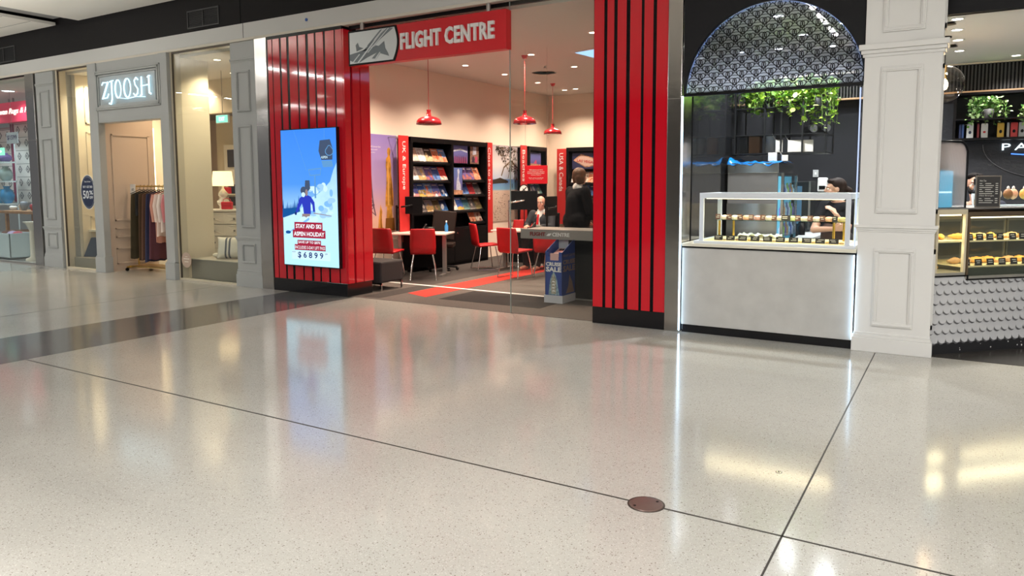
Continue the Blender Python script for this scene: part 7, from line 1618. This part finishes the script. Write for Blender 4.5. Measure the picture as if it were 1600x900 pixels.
# --- standing woman in black behind the reception counter, back to camera
t = thing('person', 'woman in black jacket with white collar standing with her back turned', 'person', (-4.73, 9.62, 0.008))
face_a = PI-0.55+0.25
R2 = Euler((0, 0, PI-0.50)).to_matrix(); Q = lambda x, y, z: R2@V((x, y, z))
he, P = head_parts(Q(0, -0.05, 1.63), PI-0.35, 1.0)
shL, shR = Q(0.18, 0, 1.42), Q(-0.18, 0, 1.42); elL, elR = Q(0.25, -0.04, 1.13), Q(-0.25, -0.04, 1.13); wrL, wrR = Q(0.18, -0.24, 0.98), Q(-0.18, -0.24, 0.98)
segs = [(Q(0, 0, 1.0), 0.145, Q(0, 0, 1.30), 0.135), (Q(-0.08, 0, 1.38), 0.085, Q(0.08, 0, 1.38), 0.085), (Q(0, 0, 1.44), 0.055, Q(0, -0.03, 1.56), 0.052),
        (shL, 0.055, elL, 0.043), (elL, 0.040, wrL, 0.027), (shR, 0.055, elR, 0.043), (elR, 0.040, wrR, 0.027)]
for sx in (-1, 1): segs += [(Q(sx*0.09, 0, 0.92), 0.10, Q(sx*0.09, 0, 0.50), 0.068), (Q(sx*0.09, 0, 0.50), 0.062, Q(sx*0.09, 0.02, 0.09), 0.042), (Q(sx*0.09, 0.04, 0.045), 0.036, Q(sx*0.10, -0.14, 0.035), 0.03)]
hand(segs, [], wrL, Q(-0.1, -1, -0.2), Q(0, 0, -1), Q(-1, 0, 0), 0.17); hand(segs, [], wrR, Q(0.1, -1, -0.2), Q(0, 0, -1), Q(1, 0, 0), 0.17)
fused(cone_caps(segs, he, skin_f), 'body', t, skin_f, 0.008, 2); eyes(t, P, 1.0)
jk = mat('jacket_black', (0.008, 0.008, 0.010), 0.85, spec=0.1, bump=0.3, bscale=12)
segs = [(Q(0, 0.01, 0.90), 0.185, Q(0, 0.01, 1.28), 0.165), (Q(-0.11, 0.01, 1.375), 0.098, Q(0.11, 0.01, 1.375), 0.098), (Q(-0.06, 0.02, 1.0), 0.17, Q(0.06, 0.02, 1.0), 0.17)]
for a_, b_, c_ in ((shL, elL, wrL), (shR, elR, wrR)): segs += [(a_, 0.078, b_, 0.062), (b_, 0.062, b_.lerp(c_, 0.92), 0.046)]
fused(cone_caps(segs, [], jk), 'jacket', t, jk, 0.012, 3)
fused(cone_caps([(Q(-0.03, 0.0, 1.475), 0.056, Q(0.03, 0.0, 1.475), 0.056), (Q(0, 0.02, 1.485), 0.058, Q(0, -0.02, 1.53), 0.055)], [], white_flat), 'collar', t, white_flat, 0.010, 2)
fused(cone_caps([(Q(sx*0.09, 0, 0.92), 0.118, Q(sx*0.09, 0, 0.50), 0.085) for sx in (-1, 1)]+[(Q(sx*0.09, 0, 0.50), 0.082, Q(sx*0.09, 0.02, 0.10), 0.062) for sx in (-1, 1)], [], tr), 'trousers', t, tr, 0.014, 3)
hr2 = mat('hair_brown', (0.10, 0.045, 0.02), 0.5, noise=0.3, nscale=60)
fused(cone_caps([(P(-0.055, 0.03, -0.01), 0.045, P(-0.058, 0.03, -0.07), 0.036), (P(0.055, 0.03, -0.01), 0.045, P(0.058, 0.03, -0.07), 0.036), (P(-0.03, 0.07, 0.0), 0.058, P(-0.03, 0.06, -0.075), 0.045), (P(0.03, 0.07, 0.0), 0.058, P(0.03, 0.06, -0.075), 0.045)],
      [(P(0, 0.03, 0.045), (0.095, 0.105, 0.092), (0, 0, PI-0.35))], hr2), 'hair', t, hr2, 0.010, 2)

# --- seated balding man working at the desk
t = thing('person', 'seated bald man in dark jacket and white shirt at the desk', 'person', (-6.52, 11.80, 0.008), 0.0)
Q = lambda x, y, z: V((x, y, z))
he, P = head_parts((0.02, -0.09, 1.19), 0.25, 1.05)
shL, shR = Q(0.19, 0, 0.98), Q(-0.19, 0, 0.98); elL, elR = Q(0.26, -0.12, 0.76), Q(-0.26, -0.12, 0.76); wrL, wrR = Q(0.15, -0.34, 0.775), Q(-0.12, -0.34, 0.775)
segs = [(Q(0, 0.02, 0.55), 0.15, Q(0, 0, 0.88), 0.14), (Q(-0.09, 0, 0.95), 0.08, Q(0.09, 0, 0.95), 0.08), (Q(0, 0, 1.0), 0.058, Q(0.01, -0.06, 1.12), 0.055), (shL, 0.055, elL, 0.044), (elL, 0.042, wrL, 0.028), (shR, 0.055, elR, 0.044), (elR, 0.042, wrR, 0.028)]
for sx in (-1, 1): segs += [(Q(sx*0.10, 0.02, 0.52), 0.095, Q(sx*0.12, -0.40, 0.52), 0.07), (Q(sx*0.12, -0.40, 0.50), 0.065, Q(sx*0.12, -0.38, 0.09), 0.042), (Q(sx*0.12, -0.36, 0.045), 0.038, Q(sx*0.13, -0.54, 0.035), 0.03)]
hand(segs, [], wrL, (-0.3, -1, 0), (0, 0, -1), (-1, 0, 0), 0.18); hand(segs, [], wrR, (0.3, -1, 0), (0, 0, -1), (1, 0, 0), 0.18)
skm = mat('skin_ruddy', (0.62, 0.30, 0.22), 0.5)
fused(cone_caps(segs, he, skm), 'body', t, skm, 0.008, 2); eyes(t, P, 1.05, mat('brow_grey', (0.35, 0.32, 0.30), 0.7))
segs = [(Q(0, 0.02, 0.52), 0.175, Q(0, 0.0, 0.86), 0.16), (Q(-0.11, 0.01, 0.94), 0.092, Q(0.11, 0.01, 0.94), 0.092)]
for a_, b_, c_ in ((shL, elL, wrL), (shR, elR, wrR)): segs += [(a_, 0.076, b_, 0.062), (b_, 0.060, b_.lerp(c_, 0.9), 0.046)]
sj = mat('suit_navy', (0.012, 0.014, 0.022), 0.8); fused(cone_caps(segs, [], sj), 'jacket', t, sj, 0.012, 3)
fused(cone_caps([(Q(0, -0.085, 0.98), 0.055, Q(0, -0.13, 0.80), 0.045), (Q(-0.03, -0.03, 1.03), 0.055, Q(0.04, -0.03, 1.03), 0.055)], [], white_flat), 'shirt', t, white_flat, 0.010, 2)
b = MB(); b.tube([Q(0.0, -0.145, 0.98), Q(0.0, -0.182, 0.80)], [0.018, 0.024], red_flat, 8); b.build('tie', t)
hg = mat('hair_grey', (0.45, 0.42, 0.38), 0.7)
fused(cone_caps([(P(-0.068, 0.03, 0.0), 0.022, P(-0.05, 0.07, -0.03), 0.026), (P(0.068, 0.03, 0.0), 0.022, P(0.05, 0.07, -0.03), 0.026), (P(-0.05, 0.07, -0.02), 0.03, P(0.05, 0.07, -0.02), 0.03)], [], hg), 'hair', t, hg, 0.010, 2)
b = MB()
for sx in (-1, 1): b.tube([P(sx*0.032+0.024*math.cos(2*PI*i/14), -0.100, 0.0+0.017*math.sin(2*PI*i/14)) for i in range(14)], 0.0022, scr_m, 6, closed=True); b.tube([P(sx*0.056, -0.098, 0.004), P(sx*0.082, 0.01, 0.006)], 0.002, scr_m, 6)
b.build('glasses', t)
fused(cone_caps([(Q(sx*0.10, 0.02, 0.52), 0.11, Q(sx*0.12, -0.40, 0.52), 0.085) for sx in (-1, 1)]+[(Q(sx*0.12, -0.40, 0.50), 0.08, Q(sx*0.12, -0.38, 0.10), 0.06) for sx in (-1, 1)], [], tr), 'trousers', t, tr, 0.014, 3)
t = thing('office_chair', 'black swivel chair under the seated bald man', 'chair', (-6.52, 11.82, 0.008))
b = MB(); b.box(-0.24, 0.24, -0.22, 0.24, 0.36, 0.42, black); b.build('seat', t, bevel=0.02); b = MB(); b.box(-0.22, 0.22, 0.22, 0.27, 0.50, 1.0, black); b.build('backrest', t, bevel=0.02); b = MB(); b.box(-0.03, 0.03, 0.24, 0.27, 0.36, 0.52, scr_m); b.build('back_stem', t)
b = MB(); b.cyl((0, 0, 0.08), (0, 0, 0.36), 0.025, chrome); b.build('column', t)
for i in range(5):
    a = 2*PI*i/5+0.3; b = MB(); b.tube([(0, 0, 0.09), (0.28*math.cos(a), 0.28*math.sin(a), 0.06)], 0.018, scr_m, 8); l_ = b.build('leg', t)
    b = MB(); b.ell((0.28*math.cos(a), 0.28*math.sin(a), 0.028), (0.028, 0.028, 0.028), scr_m, 10); b.build('castor', l_)

# --- bearded man half hidden behind the ribbed glass
t = thing('person', 'dark bearded man half hidden behind the ribbed glass and menu', 'person', (0.150, 9.42, 0))
R4 = Euler((0, 0, 0.1)).to_matrix(); Q = lambda x, y, z: R4@V((x, y, z))
he, P = head_parts(Q(-0.04, -0.04, 1.52), 0.15, 1.0)
shL, shR = Q(0.2, 0, 1.28), Q(-0.2, 0, 1.28); elL, elR = Q(0.25, -0.05, 1.0), Q(-0.25, -0.05, 1.0); wrL, wrR = Q(0.16, -0.26, 0.98), Q(-0.16, -0.26, 0.98)
segs = [(Q(0, 0, 0.9), 0.15, Q(0, 0, 1.18), 0.145), (Q(-0.1, 0, 1.25), 0.085, Q(0.1, 0, 1.25), 0.085), (Q(0, 0, 1.30), 0.06, Q(-0.03, -0.02, 1.44), 0.056), (shL, 0.058, elL, 0.045), (elL, 0.043, wrL, 0.03), (shR, 0.058, elR, 0.045), (elR, 0.043, wrR, 0.03)]
for sx in (-1, 1): segs += [(Q(sx*0.10, 0, 0.86), 0.10, Q(sx*0.10, 0, 0.46), 0.07), (Q(sx*0.10, 0, 0.46), 0.064, Q(sx*0.10, 0.02, 0.09), 0.044), (Q(sx*0.10, 0.04, 0.045), 0.038, Q(sx*0.11, -0.16, 0.035), 0.03)]
hand(segs, [], wrL, Q(-0.2, -1, 0), Q(0, 0, -1), Q(-1, 0, 0), 0.18); hand(segs, [], wrR, Q(0.2, -1, 0), Q(0, 0, -1), Q(1, 0, 0), 0.18)
fused(cone_caps(segs, he, skin_d), 'body', t, skin_d, 0.008, 2); hbk = mat('hair_black', (0.008, 0.006, 0.006), 0.7, spec=0.1); eyes(t, P, 1.0, hbk)
segs = [(Q(0, 0.0, 0.86), 0.175, Q(0, 0.0, 1.16), 0.168), (Q(-0.12, 0, 1.235), 0.095, Q(0.12, 0, 1.235), 0.095), (shL, 0.075, shL.lerp(elL, 0.6), 0.066), (shR, 0.075, shR.lerp(elR, 0.6), 0.066)]
st = mat('shirt_navy', (0.01, 0.014, 0.03), 0.8); fused(cone_caps(segs, [], st), 'shirt', t, st, 0.012, 3)
fused(cone_caps([(Q(sx*0.10, 0, 0.88), 0.12, Q(sx*0.10, 0, 0.46), 0.088) for sx in (-1, 1)]+[(Q(sx*0.10, 0, 0.46), 0.082, Q(sx*0.10, 0.02, 0.10), 0.06) for sx in (-1, 1)], [], tr), 'trousers', t, tr, 0.014, 3)
fused(cone_caps([(P(-0.05, -0.03, 0.085), 0.03, P(0.05, -0.03, 0.085), 0.03)], [(P(0, 0.035, 0.050), (0.082, 0.088, 0.078), (0, 0, 0.15))], hbk), 'hair', t, hbk, 0.010, 2)
fused(cone_caps([(P(-0.060, -0.03, -0.035), 0.016, P(-0.045, -0.06, -0.075), 0.022), (P(0.060, -0.03, -0.035), 0.016, P(0.045, -0.06, -0.075), 0.022), (P(-0.04, -0.065, -0.082), 0.024, P(0.04, -0.065, -0.082), 0.024), (P(-0.02, -0.094, -0.043), 0.006, P(0.02, -0.094, -0.043), 0.006)], [(P(0, -0.07, -0.095), (0.035, 0.03, 0.03))], hbk), 'beard', t, hbk, 0.008, 2)
